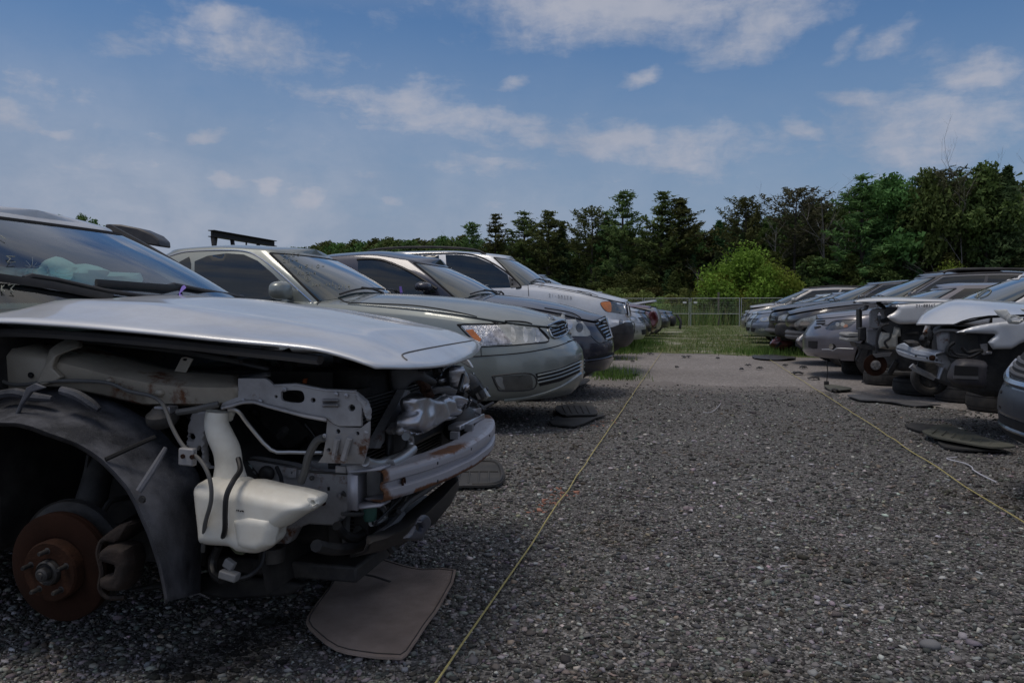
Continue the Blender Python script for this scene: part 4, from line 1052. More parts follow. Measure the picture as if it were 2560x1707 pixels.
pl('lower_arm', [(300, 1480), (420, 1470), (560, 1500), (720, 1490), (760, 1465), (700, 1450), (500, 1440)], 2.15, ENG, W0, th=.05, bevel=.01)

# engine bay: dark masses that fill the bay below the hood
mb = MB(); mb.box((-1.35, 2.75, .62), (.7, .75, .38)); mb.box((-1.15, 2.95, .80), (.3, .3, .14)); mb.box((-1.98, 2.63, .62), (.06, 1.5, .66)); mb.box((-1.5, 2.45, .38), (.9, .5, .2))
mb.box((-1.62, 3.40, .56), (.75, .06, .5))
mb.obj('engine', ENG, W0, bevel=.03)
mb = MB(); mb.tube([(-1.9, 2.12, .905), (-1.5, 2.1, .875), (-1.28, 2.09, .845)], .012, 6, flat=.6); mb.obj('seal_strip', HOSE, W0)
strip('wing_channel', [(L_(c6, [(1080, 220), (1380, 300), (1900, 430), (2352, 560)]) + [(540, 945), (676, 925)], 2.2), (L_(c6, [(1080, 290), (1380, 360), (1900, 500), (2352, 625)]) + [(540, 960), (676, 938)], 2.12)], mat('dusty_channel', (.08, .08, .085), rough=.8, dust=.8, dcol=(.28, .27, .27), ds=12), W0)
strip('cowl_edge', [(L_(c1, [(60, 1000), (400, 1060), (1000, 1140), (1600, 1225), (2030, 1320)]), 2.2), (L_(c1, [(60, 1012), (400, 1075), (1000, 1158), (1600, 1250), (2030, 1352)]), 2.19)], PLG, W0, th=.012)
mb = MB(); mb.tube([onY(*r3(1178, 60), 2.6), onY(*r3(1178, 330), 2.6)], .012, 6); mb.obj('prop_rod', PLG, W0)
mb = MB(); mb.tube([(-1.1, 2.3, .60), (-1.3, 2.35, .72), (-1.5, 2.3, .66)], .04, 10, smooth=4); mb.tube([(-1.05, 2.5, .5), (-1.2, 2.4, .58), (-1.35, 2.5, .75)], .03, 10, smooth=4); mb.obj('engine_hose', HOSE if False else ENG, W0)
pl('orange_clip', L_(r3, [(945, 245), (968, 240), (960, 275), (942, 270)]), 2.3, mat('orange_plastic', (.5, .12, .03)), W0, th=.01)

rq = random.Random(17)
for k in range(16):                                                   # clutter deep in the bay
    a = r3(rq.uniform(420, 1110), rq.uniform(470, 830)); Yq = rq.uniform(2.25, 2.5); pts = [a + (Yq,)]
    for j in range(3): pts.append((pts[-1][0] + rq.uniform(-45, 45), pts[-1][1] + rq.uniform(-25, 25), Yq + rq.uniform(-.06, .06)))
    cable(['wire', 'hose', 'engine_hose'][k % 3], pts, rq.choice([.005, .007, .011, .016]), [WIRE, HOSE, DARK, ENG][k % 4], 5)
for k in range(7):
    a = r3(rq.uniform(440, 1050), rq.uniform(90, 230)); Yq = rq.uniform(2.4, 2.7); pts = [a + (Yq,)]
    for j in range(3): pts.append((pts[-1][0] + rq.uniform(-60, 60), pts[-1][1] + rq.uniform(-15, 15), Yq))
    cable('wire', pts, rq.choice([.006, .012, .018]), [DARK, ENG, HOSE][k % 3], 5)
for k in range(12):                                                   # loose ends around the lower front
    a = r4(rq.uniform(230, 640), rq.uniform(1090, 1420)); X_ = rq.uniform(-1.0, -.88); p = onX(*a, X_)
    MB().tube([p, p + Vector((rq.uniform(-.03, .05), rq.uniform(-.08, .08), rq.uniform(-.05, .05))), p + Vector((rq.uniform(-.03, .05), rq.uniform(-.15, .15), rq.uniform(-.09, .09)))], rq.choice([.004, .006, .012]), 6, smooth=4).obj('wire', [WIRE, HOSE, PLA][k % 3], W0)
for q in ((600, 905), (680, 930), (930, 920), (1010, 935), (1200, 1060), (1090, 1110), (1230, 1200), (950, 1180)):
    MB().lathe([(.0075, 0), (.0075, -.005), (.001, -.006)], onY(*r3(*q), 2.068), n=8).obj('bolt', [STEEL, RUST, DARK][q[0] % 3], W0)
for q in ((530, 395), (650, 400), (820, 318), (1180, 350), (1250, 360), (1390, 620), (1100, 640)):
    MB().lathe([(.006, 0), (.006, -.004), (.001, -.005)], onY(*r3(*q), 1.942), n=8).obj('bolt', [STEEL, RUST][q[0] % 2], W0)

# bumper beam: a bowed W-section
sec = [(-.075, .043), (-.055, .043), (-.035, .043), (-.012, .043), (-.002, .037), (0, .028), (0, .015), (-.013, .008), (-.013, -.006), (0, -.013), (0, -.024), (0, -.032), (-.004, -.039), (-.014, -.043), (-.04, -.043), (-.075, -.043)]
P = []
for k in range(141):
    t = -1 + k / 70; y = 2.66 + .605 * t
    x = -.825 + .115 * (1 - abs(t) ** 2.1); z = .507 - .0 * t
    dx = 2.1 * .115 * abs(t) ** 1.1 * math.copysign(1, t) / .605 * -1
    n = Vector((1, -dx, 0)).normalized()
    P.append([tuple(Vector((x, y, z)) + n * a + Vector((0, 0, b + .003 * noise.noise(Vector((y * 6, b * 30, 0)))))) for a, b in sec])
def dens(L, n=4):
    return [tuple(np.array(a_) + (np.array(b_) - np.array(a_)) * k / n) for a_, b_ in zip(L[:-1], L[1:]) for k in range(n)] + [L[-1]]
P = [dens(r) for r in P]
beam = MB().grid(P).obj('bumper_beam', BEAMM, W0, angle=35)
msk = []
ns_ = len(P[0])
for r in P:
    for j, q in enumerate(r):
        jj = j / 4; y_ = q[1]
        m_ = .62 * math.exp(-((jj - 11.7) / 1.1) ** 2) * (1 if y_ > 2.18 else .35) + .50 * math.exp(-((jj - 2.6) / 1.6) ** 2) * (math.exp(-((y_ - 2.42) / .12) ** 2) + .8 * math.exp(-((y_ - 3.2) / .08) ** 2) + .25)
        m_ += .5 * math.exp(-((y_ - 2.06) / .02) ** 2)
        msk.append(m_)
ca_ = beam.data.color_attributes.new('rust', 'FLOAT_COLOR', 'POINT')
ca_.data.foreach_set('color', np.repeat(np.array(msk, np.float32), 4))
md = beam.modifiers.new('thickness', 'SOLIDIFY'); md.thickness = .005; md.offset = 0
def add_rust(m):
    nt = m.node_tree; N = nt.nodes; b_ = N['Principled BSDF']
    at = N.new('ShaderNodeAttribute'); at.attribute_name = 'rust'; tc = N.new('ShaderNodeTexCoord')
    n = N.new('ShaderNodeTexNoise'); n.inputs['Scale'].default_value = 16; n.inputs['Detail'].default_value = 9; n.inputs['Roughness'].default_value = .7; nt.links.new(tc.outputs['Object'], n.inputs[0])
    ad = N.new('ShaderNodeMath'); nt.links.new(at.outputs['Fac'], ad.inputs[0]); nt.links.new(n.outputs[0], ad.inputs[1])
    mr = N.new('ShaderNodeMapRange'); mr.inputs[1].default_value = .66; mr.inputs[2].default_value = .90; nt.links.new(ad.outputs[0], mr.inputs[0])
    n2 = N.new('ShaderNodeTexNoise'); n2.inputs['Scale'].default_value = 70; n2.inputs['Detail'].default_value = 5; nt.links.new(tc.outputs['Object'], n2.inputs[0])
    cr_ = N.new('ShaderNodeMix'); cr_.data_type = 'RGBA'; nt.links.new(n2.outputs[0], cr_.inputs[0]); cr_.inputs[6].default_value = (.03, .012, .007, 1); cr_.inputs[7].default_value = (.24, .105, .045, 1)
    mx = N.new('ShaderNodeMix'); mx.data_type = 'RGBA'; nt.links.new(mr.outputs[0], mx.inputs[0])
    old = b_.inputs['Base Color'].links[0].from_socket; nt.links.new(old, mx.inputs[6]); nt.links.new(cr_.outputs[2], mx.inputs[7]); nt.links.new(mx.outputs[2], b_.inputs['Base Color'])
    for nm, v in (('Roughness', .9), ('Metallic', 0.)):
        s_ = b_.inputs[nm]; k_ = N.new('ShaderNodeMix'); nt.links.new(mr.outputs[0], k_.inputs[0]); k_.inputs[3].default_value = v
        if s_.links: nt.links.new(s_.links[0].from_socket, k_.inputs[2])
        else: k_.inputs[2].default_value = s_.default_value
        nt.links.new(k_.outputs[0], s_)
add_rust(BEAMM)
bc = P[2]
nb = onY(*r4(560, 1025), 2.10)
def onbeam(y, dz):
    t = (y - 2.66) / .605; return Vector((-.825 + .115 * (1 - abs(t) ** 2.1), y, .507 + dz))
for y_, dz in ((2.3, .025), (2.3, -.03), (2.55, .026), (2.8, .03), (3.05, .028)):
    MB().box(onbeam(y_, dz) + Vector((.0005, 0, 0)), (.004, .016, .008)).obj('beam_slot', BLACK, beam)
MB().lathe([(.014, .002), (.014, -.001), (.008, -.002), (.008, .006), (.001, .006)], onbeam(2.14, -.002) + Vector((-.004, 0, 0)), axis='X', n=18, M=Matrix.Rotation(PI, 3, 'Z')).obj('tow_boss', RUST, beam)
# end box of the beam, torn open
bx = MB(); xa, ya = -.90, 2.04
for (a, b) in (((-.905, 2.0), (-.905, 2.11)), ((-.905, 2.0), (-.875, 1.995))):
    bx.grid([[(a[0], a[1], .55), (b[0], b[1], .55)], [(a[0], a[1], .455), (b[0], b[1], .455)]])
bx.grid([[(-.905, 2.0, .553), (-.905, 2.12, .553)], [(-.83, 2.04, .556), (-.83, 2.12, .553)]])
bx.grid([[(-.905, 2.0, .452), (-.905, 2.12, .452)], [(-.83, 2.04, .455), (-.83, 2.12, .452)]])
o = bx.obj('beam_end_box', BEAMM, W0); md = o.modifiers.new('thickness', 'SOLIDIFY'); md.thickness = .006
for y_ in (2.2, 3.1): MB().box((-1.0, y_, .5), (.25, .08, .1)).obj('crash_box', SUPP, W0, bevel=.008)

# crumpled upper tie bar and lamp carriers
XP = -.86
def fx(x, y, X=XP): return onX(x, y, X)
inflate(spl2(L_(c7, [(980, 545), (1060, 590), (1100, 640), (1250, 690), (1400, 620), (1560, 590), (1680, 640), (1750, 660), (1755, 730), (1700, 800), (1620, 960), (1560, 985), (1400, 1030), (1180, 1200), (1000, 1290), (850, 1240), (650, 1170), (670, 980), (770, 890), (740, 780), (760, 650), (850, 600)]), 2, True), fx, (1, -.35, .15), .05, 16, 5, holes=[circ(*c7(1580, 780), 4.5, 10, 1.6), circ(*c7(1460, 640), 4, 10, .6)], back=.03, wob=.5, ws=14).obj('crumpled_tie_bar', CRUMP, W0, angle=70)
inflate(spl2(L_(c7, [(640, 1165), (800, 1200), (1000, 1265), (1180, 1180), (1400, 1010), (1560, 975), (1680, 990), (1520, 1045), (1400, 1060), (1200, 1210), (1000, 1300), (850, 1260), (700, 1215)]), 2, True), lambda x, y: fx(x, y, XP + .03), (1, -.3, .3), .012, 5, 5).obj('tie_bar_flange', CRUMP, W0, angle=70)
inflate(spl2(L_(c7, [(540, 160), (700, 110), (900, 120), (1050, 170), (1080, 220), (1200, 300), (1280, 370), (1290, 430), (1150, 420), (950, 400), (860, 400), (800, 460), (620, 560), (560, 400)]), 2, True), lambda x, y: onX(x, y, -.98), (1, -.3, .2), .03, 15, 5, wob=.3).obj('hood_catch_panel', PLG, W0, angle=70)
inflate(spl2(L_(c7, [(1550, 110), (1650, 95), (1740, 160), (1760, 270), (1800, 340), (1790, 430), (1740, 560), (1640, 560), (1560, 470), (1545, 300)]), 2, True), lambda x, y: onX(x, y, -.93), (1, -.3, .2), .04, 9, 4, wob=.6, ws=25).obj('lamp_carrier', CRUMP, W0, angle=70)
inflate(spl2(L_(c7, [(1380, 280), (1500, 180), (1530, 250), (1525, 440), (1440, 440), (1360, 400)]), 2, True), lambda x, y: onX(x, y, -.98), (1, -.3, .2), .03, 8, 4, wob=.6, ws=25).obj('lamp_carrier', CRUMP, W0, angle=70)
inflate(L_(c7, [(1220, 460), (1500, 445), (1650, 510), (1630, 610), (1400, 575), (1260, 590)]), lambda x, y: onX(x, y, -.85), (1, -.3, .3), .02, 7, 5).obj('tie_bar_pad', PLG, W0)
inflate(spl2(L_(c7, [(980, 360), (1040, 350), (1180, 420), (1220, 500), (1260, 640), (1190, 655), (1080, 570), (1060, 460)]), 2, True), lambda x, y: onX(x, y, -.80), (1, -.4, .2), .014, 6, 4, holes=[circ(*c7(1130, 545), 2.6, 8)], wob=.5, ws=30).obj('hood_latch', RUST, W0)
pl2 = lambda name, pts, X, m, th=.01: MB().plate([onX(*p, X) for p in pts], (1, 0, 0), th).obj(name, m, W0)
pl2('radiator_side', L_(c7, [(790, 510), (870, 540), (640, 1000), (500, 1260), (350, 1522), (250, 1522), (480, 1080)]), -.94, SUPP, .03)
pl2('radiator_side', L_(c7, [(540, 1220), (650, 1080), (700, 1250), (580, 1285)]), -.9, SUPP, .02)
# radiator and condenser
mb = MB(); mb.box((-1.02, 2.65, .52), (.035, 1.0, .46)); mb.obj('radiator', ENG, W0)
mb = MB()
for k in range(36): mb.box((-.985, 2.66, .32 + k * .0115), (.012, .92, .003))
mb.obj('condenser_fins', mat('condenser', (.11, .11, .11), rough=.5, metal=.5), W0)
mb = MB(); mb.box((-.93, 2.75, .58), (.03, .8, .10)); mb.obj('foam_bar', PLA, W0, bevel=.02)
mb = MB(); mb.tube([onX(*r4(*p), -.86) for p in ((400, 870), (470, 890), (560, 865), (655, 825), (690, 770), (690, 720), (665, 705))], .014, 10, smooth=4); mb.obj('cooler_pipe', ALU, W0)
mb = MB(); mb.tube([onX(*r4(*p), -.84) for p in ((560, 890), (640, 850), (710, 790))], .016, 10, smooth=3); mb.obj('cooler_pipe', ALU, W0)
mb = MB(); mb.tube([onX(*r4(*p), -.9) for p in ((480, 1145), (520, 1180), (530, 1240), (490, 1265), (440, 1275))], .009, 8, smooth=4); mb.obj('cooler_pipe', ALU, W0)
# far side: wing remnant, lamp shell, junk
pl('fender', L_(c7, [(1640, -20), (1860, -10), (1905, 50), (1952, 138), (1900, 132), (1790, 70), (1680, 20)]), 3.4, SILB, W0, th=.02, bevel=.004)
inflate(L_(c7, [(1850, 150), (1960, 215), (2080, 350), (2180, 500), (2262, 630), (2220, 640), (2160, 700), (2170, 600), (2120, 460), (2020, 310), (1900, 200)]), lambda x, y: onY(x, y, 3.32), (0, -1, 0), .015, 6, 4).obj('lamp_shell', LENS, W0)
inflate(spl2(L_(c7, [(1830, 210), (1980, 290), (2100, 420), (2150, 560), (2140, 690), (1990, 740), (1880, 600), (1840, 420)]), 2, True), lambda x, y: onY(x, y, 3.36), (0, -1, 0), .05, 14, 5, wob=.4, ws=30).obj('headlamp_back', PLA, W0)
rj = random.Random(3)
for k in range(26):
    mb = MB()
    a = c7(rj.uniform(1640, 2060), rj.uniform(520, 1050)); X = rj.uniform(-.98, -.84)
    p = onX(*a, X); mb.tube([p, p + Vector((rj.uniform(-.04, .06), rj.uniform(-.1, .1), rj.uniform(-.07, .07)))], rj.uniform(.004, .016), 6); mb.obj('torn_bracket', PLA, W0)
mb = MB()
for a, b in (((1925, 690), (1865, 800)), ((1840, 740), (1800, 830)), ((1830, 460), (1780, 580))): mb.tube([onX(*c7(*a), -.83), onX(*c7(*b), -.85)], .004, 6)
mb.tube([onX(*c7(1880, 860), -.85), onX(*c7(1990, 880), -.84), onX(*c7(2085, 890), -.82)], [.006, .01, .016], 8)
mb.obj('broken_wire_end', STEEL, W0)
blob(onX(*c7(1720, 1090), -.88), (.06, .1, .07), .8).obj('fog_housing', PLA, W0)
for y_ in (2.62, 2.8): MB().box((-.79, y_, .565), (.03, .02, .025)).obj('clip', STEEL, W0)
mb = MB(); mb.box((-.84, 2.95, .565), (.05, .35, .02)); mb.obj('beam_bracket', CRUMP, W0, bevel=.004)
blob(onX(*r4(625, 672), -.82), (.012, .016, .012), 1).obj('bolt', STEEL, W0)
pc = MB()
for p, q in (((790, 200), (830, 270)), ((850, 190), (870, 300)), ((905, 190), (880, 260))): pc.tube([onX(*r4(*p), -.9), onX(*r4(*q), -.88)], .016, 8)
pc.box(onX(*r4(840, 215), -.93), (.05, .22, .06)); pc.obj('latch_cluster', DARK, W0)
# lower valance: black undertray bowed under the beam
rows = []
for r_, X in (([(412, 1375), (520, 1330), (640, 1255), (760, 1150), (860, 1070), (990, 965)], -.86), ([(405, 1410), (530, 1375), (660, 1310), (800, 1205), (900, 1110), (1000, 1000)], -.80), ([(390, 1450), (540, 1420), (700, 1340), (840, 1230), (940, 1120), (1000, 1030)], -.84), ([(300, 1480), (500, 1440), (680, 1375), (850, 1260), (950, 1140), (995, 1050)], -.92)):
    rows.append([tuple(onX(x, y, X)) for x, y in resamp(L_(r4, r_), 30)])
o = MB().grid(rows).obj('undertray', PLA, W0); md = o.modifiers.new('thickness', 'SOLIDIFY'); md.thickness = .008
mb = MB(); mb.tube([onX(*r4(*p), -.85) for p in ((620, 1200), (690, 1130), (800, 1060), (900, 990), (1000, 970))], .009, 6, smooth=3); mb.tube([onX(*r4(*p), -.86) for p in ((430, 1385), (560, 1300), (640, 1210))], .012, 6, smooth=3); mb.obj('lower_crossbar', PLG, W0)
mb = MB(); mb.tube([onX(*r4(*p), -.95) for p in ((215, 1290), (260, 1345), (330, 1370), (400, 1330))], .014, 8, smooth=3); mb.obj('hose', ENG, W0)
mb = MB(); mb.tube([onX(*r4(*p), -.95) for p in ((80, 1420), (200, 1445), (330, 1430), (420, 1390))], .017, 8, smooth=3); mb.obj('hose', ENG, W0)
MB().lathe([(.02, .03), (.02, -.02), (.016, -.03), (.001, -.03)], onX(*r4(430, 1190), -.9), axis='Z', n=14).obj('valve_cap', mat('green_cap', (.05, .13, .1)), W0)
inflate(spl2(L_(r4, [(690, 1330), (720, 1290), (760, 1225), (800, 1222), (822, 1260), (815, 1300), (780, 1350), (770, 1380), (700, 1388), (650, 1375)]), 3, True), lambda x, y: onX(x, y, -.70), (1, -.5, .2), .012, 8, 4, holes=[circ(*r4(740, 1302), 6.5, 12, 1.3)]).obj('dangling_bracket', mat('blue_black_plastic', (.02, .026, .045), rough=.4, dust=.3), W0)
# lower structure seen under the tank
mb = MB(); mb.lathe([(.06, .0), (.075, -.01), (.075, -.05), (.06, -.06), (.03, -.06)], Vector((-1.25, 2.3, .3)), axis='Z', n=20); mb.box((-1.2, 2.6, .22), (.5, .9, .05)); mb.box((-1.6, 2.5, .2), (.9, .08, .05)); mb.obj('subframe', DARK, W0, bevel=.008)
MB().lathe([(.03, .02), (.038, .02), (.038, -.02), (.03, -.02)], onY(*r3(730, 1465), 2.05), axis='Z', n=18).obj('rubber_mount', DARK, W0)
mb = MB(); mb.lathe([(.03, -.1), (.24, -.1), (.27, -.07), (.27, .07), (.24, .1), (.03, .1)], (-1.75, 2.95, .1), axis='Z', n=28); mb.obj('stand_rim', DSTEEL, None if False else W0)
# ------------------------------------------------------------------ farther cars of the left row
DGREY = paint('dark_grey_paint', (.05, .05, .056), metal=.5, rough=.32, dust=.3)
BLK = paint('black_paint', (.012, .012, .014), metal=.2, rough=.25, dust=.3)
MAROON = paint('maroon_paint', (.10, .012, .018), metal=.3, rough=.3, dust=.25)
LAV = paint('purple_grey_paint', (.19, .185, .21), metal=.55, rough=.34, dust=.25)
BLUEG = paint('blue_grey_paint', (.19, .22, .28), metal=.5, rough=.34, dust=.3)
ICE = paint('ice_blue_paint', (.40, .46, .50), metal=.4, rough=.36, dust=.3)
CHAMP = paint('pale_champagne_paint', (.47, .45, .43), metal=.45, rough=.36, dust=.3)
STEELB = paint('slate_blue_paint', (.022, .03, .046), metal=.2, rough=.3, dust=.06)
c = generic('suv', 'dark wagon with roof spoiler hidden behind the white SUV hood', -1.15, 16.2, 0, DGREY, GL, L=4.4, hb=1.22, hn=.9, roof=1.72, wsb=-1.05, wst=-1.75, rrt=-3.1, rbb=-3.7, zb=.3)
MB().box((-3.25, 0, 1.70), (.35, 1.1, .05)).obj('spoiler', PLA, c.root, local=True, bevel=.015)
c = generic('sedan', 'silver sedan with black slatted grille behind the white SUV bumper', -1.03, 19.0, 0, SILV, GL, L=4.7, hb=1.12, hn=.86, roof=1.58, wsb=-1.2, wst=-2.0, rrt=-3.5, rbb=-4.3, zb=.28)
c = generic('sedan', 'black plum sedan with yellowed headlight behind the silver sedan', -1.03, 21.6, 0, paint('plum_paint', (.03, .016, .02), metal=.3, rough=.28, dust=.25), GL, hb=1.05, hn=.82, roof=1.5, zb=.28, hl=mat('yellowed_lens', (.42, .36, .24), rough=.2, coat=1, var=.3), amber=True)
c = generic('wrecked_sedan', 'crashed maroon sedan with crumpled red front and clear headlight', -1.0, 24.2, 0, MAROON, GL, hb=1.08, hn=.86, roof=1.52, zb=.3, lift=.12, grille=False)
inflate(spl2([(1622, 783), (1634, 776), (1643, 784), (1646, 800), (1640, 815), (1630, 820), (1624, 805)], 2, True), lambda x, y: onY(x, y, 23.6), (0, -1, 0), .12, 6, 2.5, wob=.7, ws=6).obj('crumpled_fender', MAROON, c.root)
c = generic('wrecked_sedan', 'pale grey car with raised hood near the end of the left row', -.95, 26.9, 0, paint('pale_grey_paint', (.36, .35, .34), metal=.4, dust=.3), GL, hb=1.12, hn=.98, roof=1.6, zb=.3, lift=.22, nobumper=True, grille=False)
c = generic('wrecked_sedan', 'dark grey car missing its bumper cover at the end of the left row', -.72, 29.6, 0, DGREY, GL, hb=.98, hn=.78, roof=1.42, zb=.3, nobumper=True)
blob((.05, .5, .55), (.12, .3, .2), .6).obj('dangling_bumper', PLA, c.root, local=True)
c = generic('wrecked_sedan', 'black car with torn front hanging down, last of the left row', -.55, 32.2, 0, BLK, GL, hb=.98, hn=.76, roof=1.4, zb=.3, nobumper=True)
MB().tube([(.0, .3, .75), (.15, .2, .5), (.12, .15, .2)], .05, 8, smooth=4).obj('hanging_trim', PLA, c.root, local=True)
# a dark van with a roof spoiler in the next row behind the silver car
t = thing('dark_van', (-5.2, 9.6, 0), 'dark hatchback with rounded roof spoiler showing behind the silver roof', 'car')
sp = [(262, 560), (300, 561), (345, 570), (380, 585), (396, 600), (398, 616), (370, 612), (310, 600), (262, 590)]
pv = [atD(x, y, 9.8) for x, y in sp]
dn = FW.copy(); dn.z = 0; dn.normalize()
MB().plate([p + dn * 0 for p in pv], -dn, .35).obj('spoiler', mat('dark_spoiler', (.035, .035, .04), rough=.4, dust=.3), t, bevel=.02)
rp = atD(396, 616, 9.8); vb = blob((rp.x + 5.2 - 1.95, rp.y - 9.6 + .9, .95), (1.95, .85, .8), .45, n=20, m=32, M=Matrix.Rotation(.2, 3, 'Z')); vb.obj('body', BLK, t, local=True)
for q in ((-3.3, .1), (-.7, .1), (-3.3, 1.7), (-.7, 1.7)): wheel(t, (rp.x + 5.2 + q[0] , rp.y - 9.6 + q[1], .33), .33, .2, ALLOY)

# ------------------------------------------------------------------ right row
def k4(x, y): return (2060 + x / 4.612, 660 + y / 4.612)
def k5(x, y): return (2400 + x / 3.5625, 660 + y / 3.5625)
def k3(x, y): return (1780 + x / 5.6, 680 + y / 5.6)
# far end first
c = generic('wrecked_sedan', 'small grey car with its bumper corner torn off, last of the right row', 1.75, 30.2, PI, paint('warm_grey_paint', (.27, .26, .24), metal=.4, dust=.4), GR, hb=.98, hn=.80, roof=1.45, zb=.3, nobumper=True)
c = generic('minivan', 'pale champagne minivan with raised hood edge at the far right', 1.72, 27.2, PI, CHAMP, GR, L=4.6, W=.9, hb=1.16, hn=.92, roof=1.66, wsb=-.85, wst=-1.75, rrt=-3.9, rbb=-4.3, zb=.3, lift=.08, wr=.66)
for sg in (1, -1): MB().tube([(-1.9, .6 * sg, 1.66), (-2.6, .62 * sg, 1.72), (-3.9, .62 * sg, 1.68)], .025, 6).obj('roof_rail', PLA, c.root, local=True)
c = generic('hatchback', 'pale ice blue small hatchback before the champagne minivan', 1.58, 24.3, PI, ICE, GR, L=4.2, hb=1.0, hn=.78, roof=1.43, wsb=-.95, wst=-1.9, rrt=-3.3, rbb=-4.0, zb=.25)
c = generic('sedan', 'blue grey sedan with clear headlight and square fog opening', 1.52, 21.6, PI, BLUEG, GR, L=4.4, hb=.99, hn=.80, roof=1.43, wsb=-1.15, wst=-1.95, rrt=-3.3, rbb=-4.0, zb=.3)
# black car without bumper
c = generic('wrecked_sedan', 'black sedan with white headlights and missing bumper', 1.62, 18.5, PI, BLK, GR, L=4.7, hb=1.10, hn=.88, roof=1.58, wsb=-1.25, wst=-2.05, rrt=-3.6, rbb=-4.4, zb=.32, nobumper=True, lift=.05, trim=CHROME, P2=dict(nose=[(0, .35), (.3, .32), (.5, .2), (.62, .08), (.88, .08), (1, .12)]))
mb = MB(); mb.tube([(-.25, -.62, .52), (-.08, -.3, .52), (-.03, 0, .52), (-.08, .3, .52), (-.25, .62, .52)], .05, 8, smooth=4); mb.obj('bumper_beam', PLG, c.root, local=True)
for sg in (1, -1): blob((-.32, .74 * sg, .55), (.2, .1, .16), .6).obj('torn_bracket', PLA, c.root, local=True)
# dark crossover without bumper
XOV = dict(W=.92, L=4.75, zs=[(0, .84), (-.25, .92), (-.6, .99), (-1.1, 1.06), (-1.7, 1.11), (-4.75, 1.16)], zb=[(0, .34), (-1, .3), (-4.75, .34)], crown=[(0, .05), (-.5, .08), (-1.5, .09), (-4.75, .05)],
    nose=[(0, .34), (.3, .32), (.52, .2), (.66, .06), (.88, .04), (1, .07)], cf=.64, pf=2.12, hoodx=-1.5, lift=.03, ridge=.018, arch=[(-.95, .36, .37), (-3.75, .36, .37)],
    gh=dict(wsb=-1.42, wst=-2.25, rrt=-4.1, rbb=-4.6, wb=.82, wr=.64, cf0=.36, cf1=.24, zr=[(-2.2, 1.53), (-2.7, 1.58), (-3.4, 1.60), (-4.2, 1.55)], crown=.05, bul=.03))
c = Car('crossover', 'dark grey crossover with big hood, chrome window line and missing bumper', 'car', 1.66, 15.4, PI, DGREY, XOV, GR)
c.windscreen(); c.windows(trim=CHROME, split=1.5); c.rearwin()
for o, sg in zip(c.patch('headlight', [(.30, .62), (.55, .58), (.92, .60), (1.0, .78), (1.04, .90), (.8, .88), (.5, .84), (.36, .76)], c.S, LENS, th=.05), (1, -1)):
    c.patch('amber_reflector', [(.86, .66), (.97, .68), (1.02, .86), (.84, .86)], c.S, AMBER, off=.008, parent=o, sides=(sg,))
    c.patch('projector_bowl', [(.56 + .1 * math.cos(t * .6283), .71 + .07 * math.sin(t * .6283)) for t in range(10)], c.S, CHROME, off=.007, parent=o, sides=(sg,), step=.05)
mb = MB()
for dz in (0, .07): mb.tube([(-.36, -.66, .50 + dz), (-.14, -.35, .50 + dz), (-.08, 0, .50 + dz), (-.14, .35, .50 + dz), (-.36, .66, .50 + dz)], .045, 8, smooth=4)
mb.obj('bumper_beam', PLG, c.root, local=True)
mb = MB(); mb.box((-.34, 0, .62), (.06, 1.1, .5)); mb.obj('radiator', ENG, c.root, local=True)
for y_ in (.45, .6): MB().tube([(-.3, y_, .34), (-.2, y_ + .06, .44), (-.3, y_, .54)], .04, 8, smooth=3).obj('horn_bracket', STEEL, c.root, local=True)
c.write('marker_writing', '21-0030', 2088, 785, 4.6, 5, mat('dark_marker', (.01, .01, .01), rough=.9), r=.006)
c.mirrors(-1.95, 1.22, .85, DGREY); c.wheels(ALLOY, r=.34, xf=-.95, xr=-3.75); c.under(z0=.3)
for sg in (1, -1): MB().tube([(-2.5, .62 * sg, 1.6), (-2.7, .64 * sg, 1.66), (-3.9, .64 * sg, 1.65), (-4.1, .62 * sg, 1.58)], .022, 6, smooth=3).obj('roof_rail', PLA, c.root, local=True)
MB().box((-3.1, 0, 1.67), (.7, 1.1, .05)).obj('dark_hatch_slab', PLA, c.root, local=True, bevel=.03)  # flat dark slab standing in for the open hatch of a car behind
# red bumper on the ground in front of it
y0 = 18.2; rb = inflate(spl2(L_(k3, [(800, 1020), (850, 940), (960, 890), (1080, 920), (1140, 960), (1120, 1040), (1000, 1100), (860, 1060)]), 2, True), lambda x, y: onY(x, y, y0), (0, -1, .3), .12, 6, 4, back=.16, wob=.4, ws=4).obj('red_bumper', MAROON)
tag(rb, 'dark red torn bumper lying on the ground below the black sedan', 'bumper', 'torn car parts on the ground')
MB().plate([onY(*k3(*q), y0 - .14) for q in ((870, 1050), (960, 970), (985, 1000), (900, 1062))], (0, -1, 0), .01).obj('opening', BLACK, rb)
# purple grey coupe
LV = dict(W=.87, L=4.4, zs=[(0, .80), (-.25, .85), (-.6, .90), (-1.0, .93), (-1.5, .95), (-4.4, 1.0)], zb=[(0, .30), (-1, .28), (-4.4, .34)], crown=[(0, .04), (-.4, .07), (-1.2, .08), (-4.4, .06)],
    nose=[(0, .06), (.15, .0), (.55, .0), (.75, .05), (.9, .12), (1, .18)], cf=.66, pf=2.12, hoodx=-1.1, lift=.01, ridge=.012, arch=[(-.92, .32, .345), (-3.5, .32, .345)],
    gh=dict(wsb=-1.05, wst=-1.8, rrt=-3.0, rbb=-3.9, wb=.78, wr=.56, cf0=.38, cf1=.24, zr=[(-1.75, 1.27), (-2.1, 1.31), (-2.8, 1.31), (-3.3, 1.25)], crown=.05, bul=.035))
c = Car('coupe', 'purple grey coupe with narrow swept headlight and round fog lamp', 'car', 1.66, 12.7, PI, LAV, LV, GR)
c.windscreen(); c.windows(split=1.75); c.rearwin()
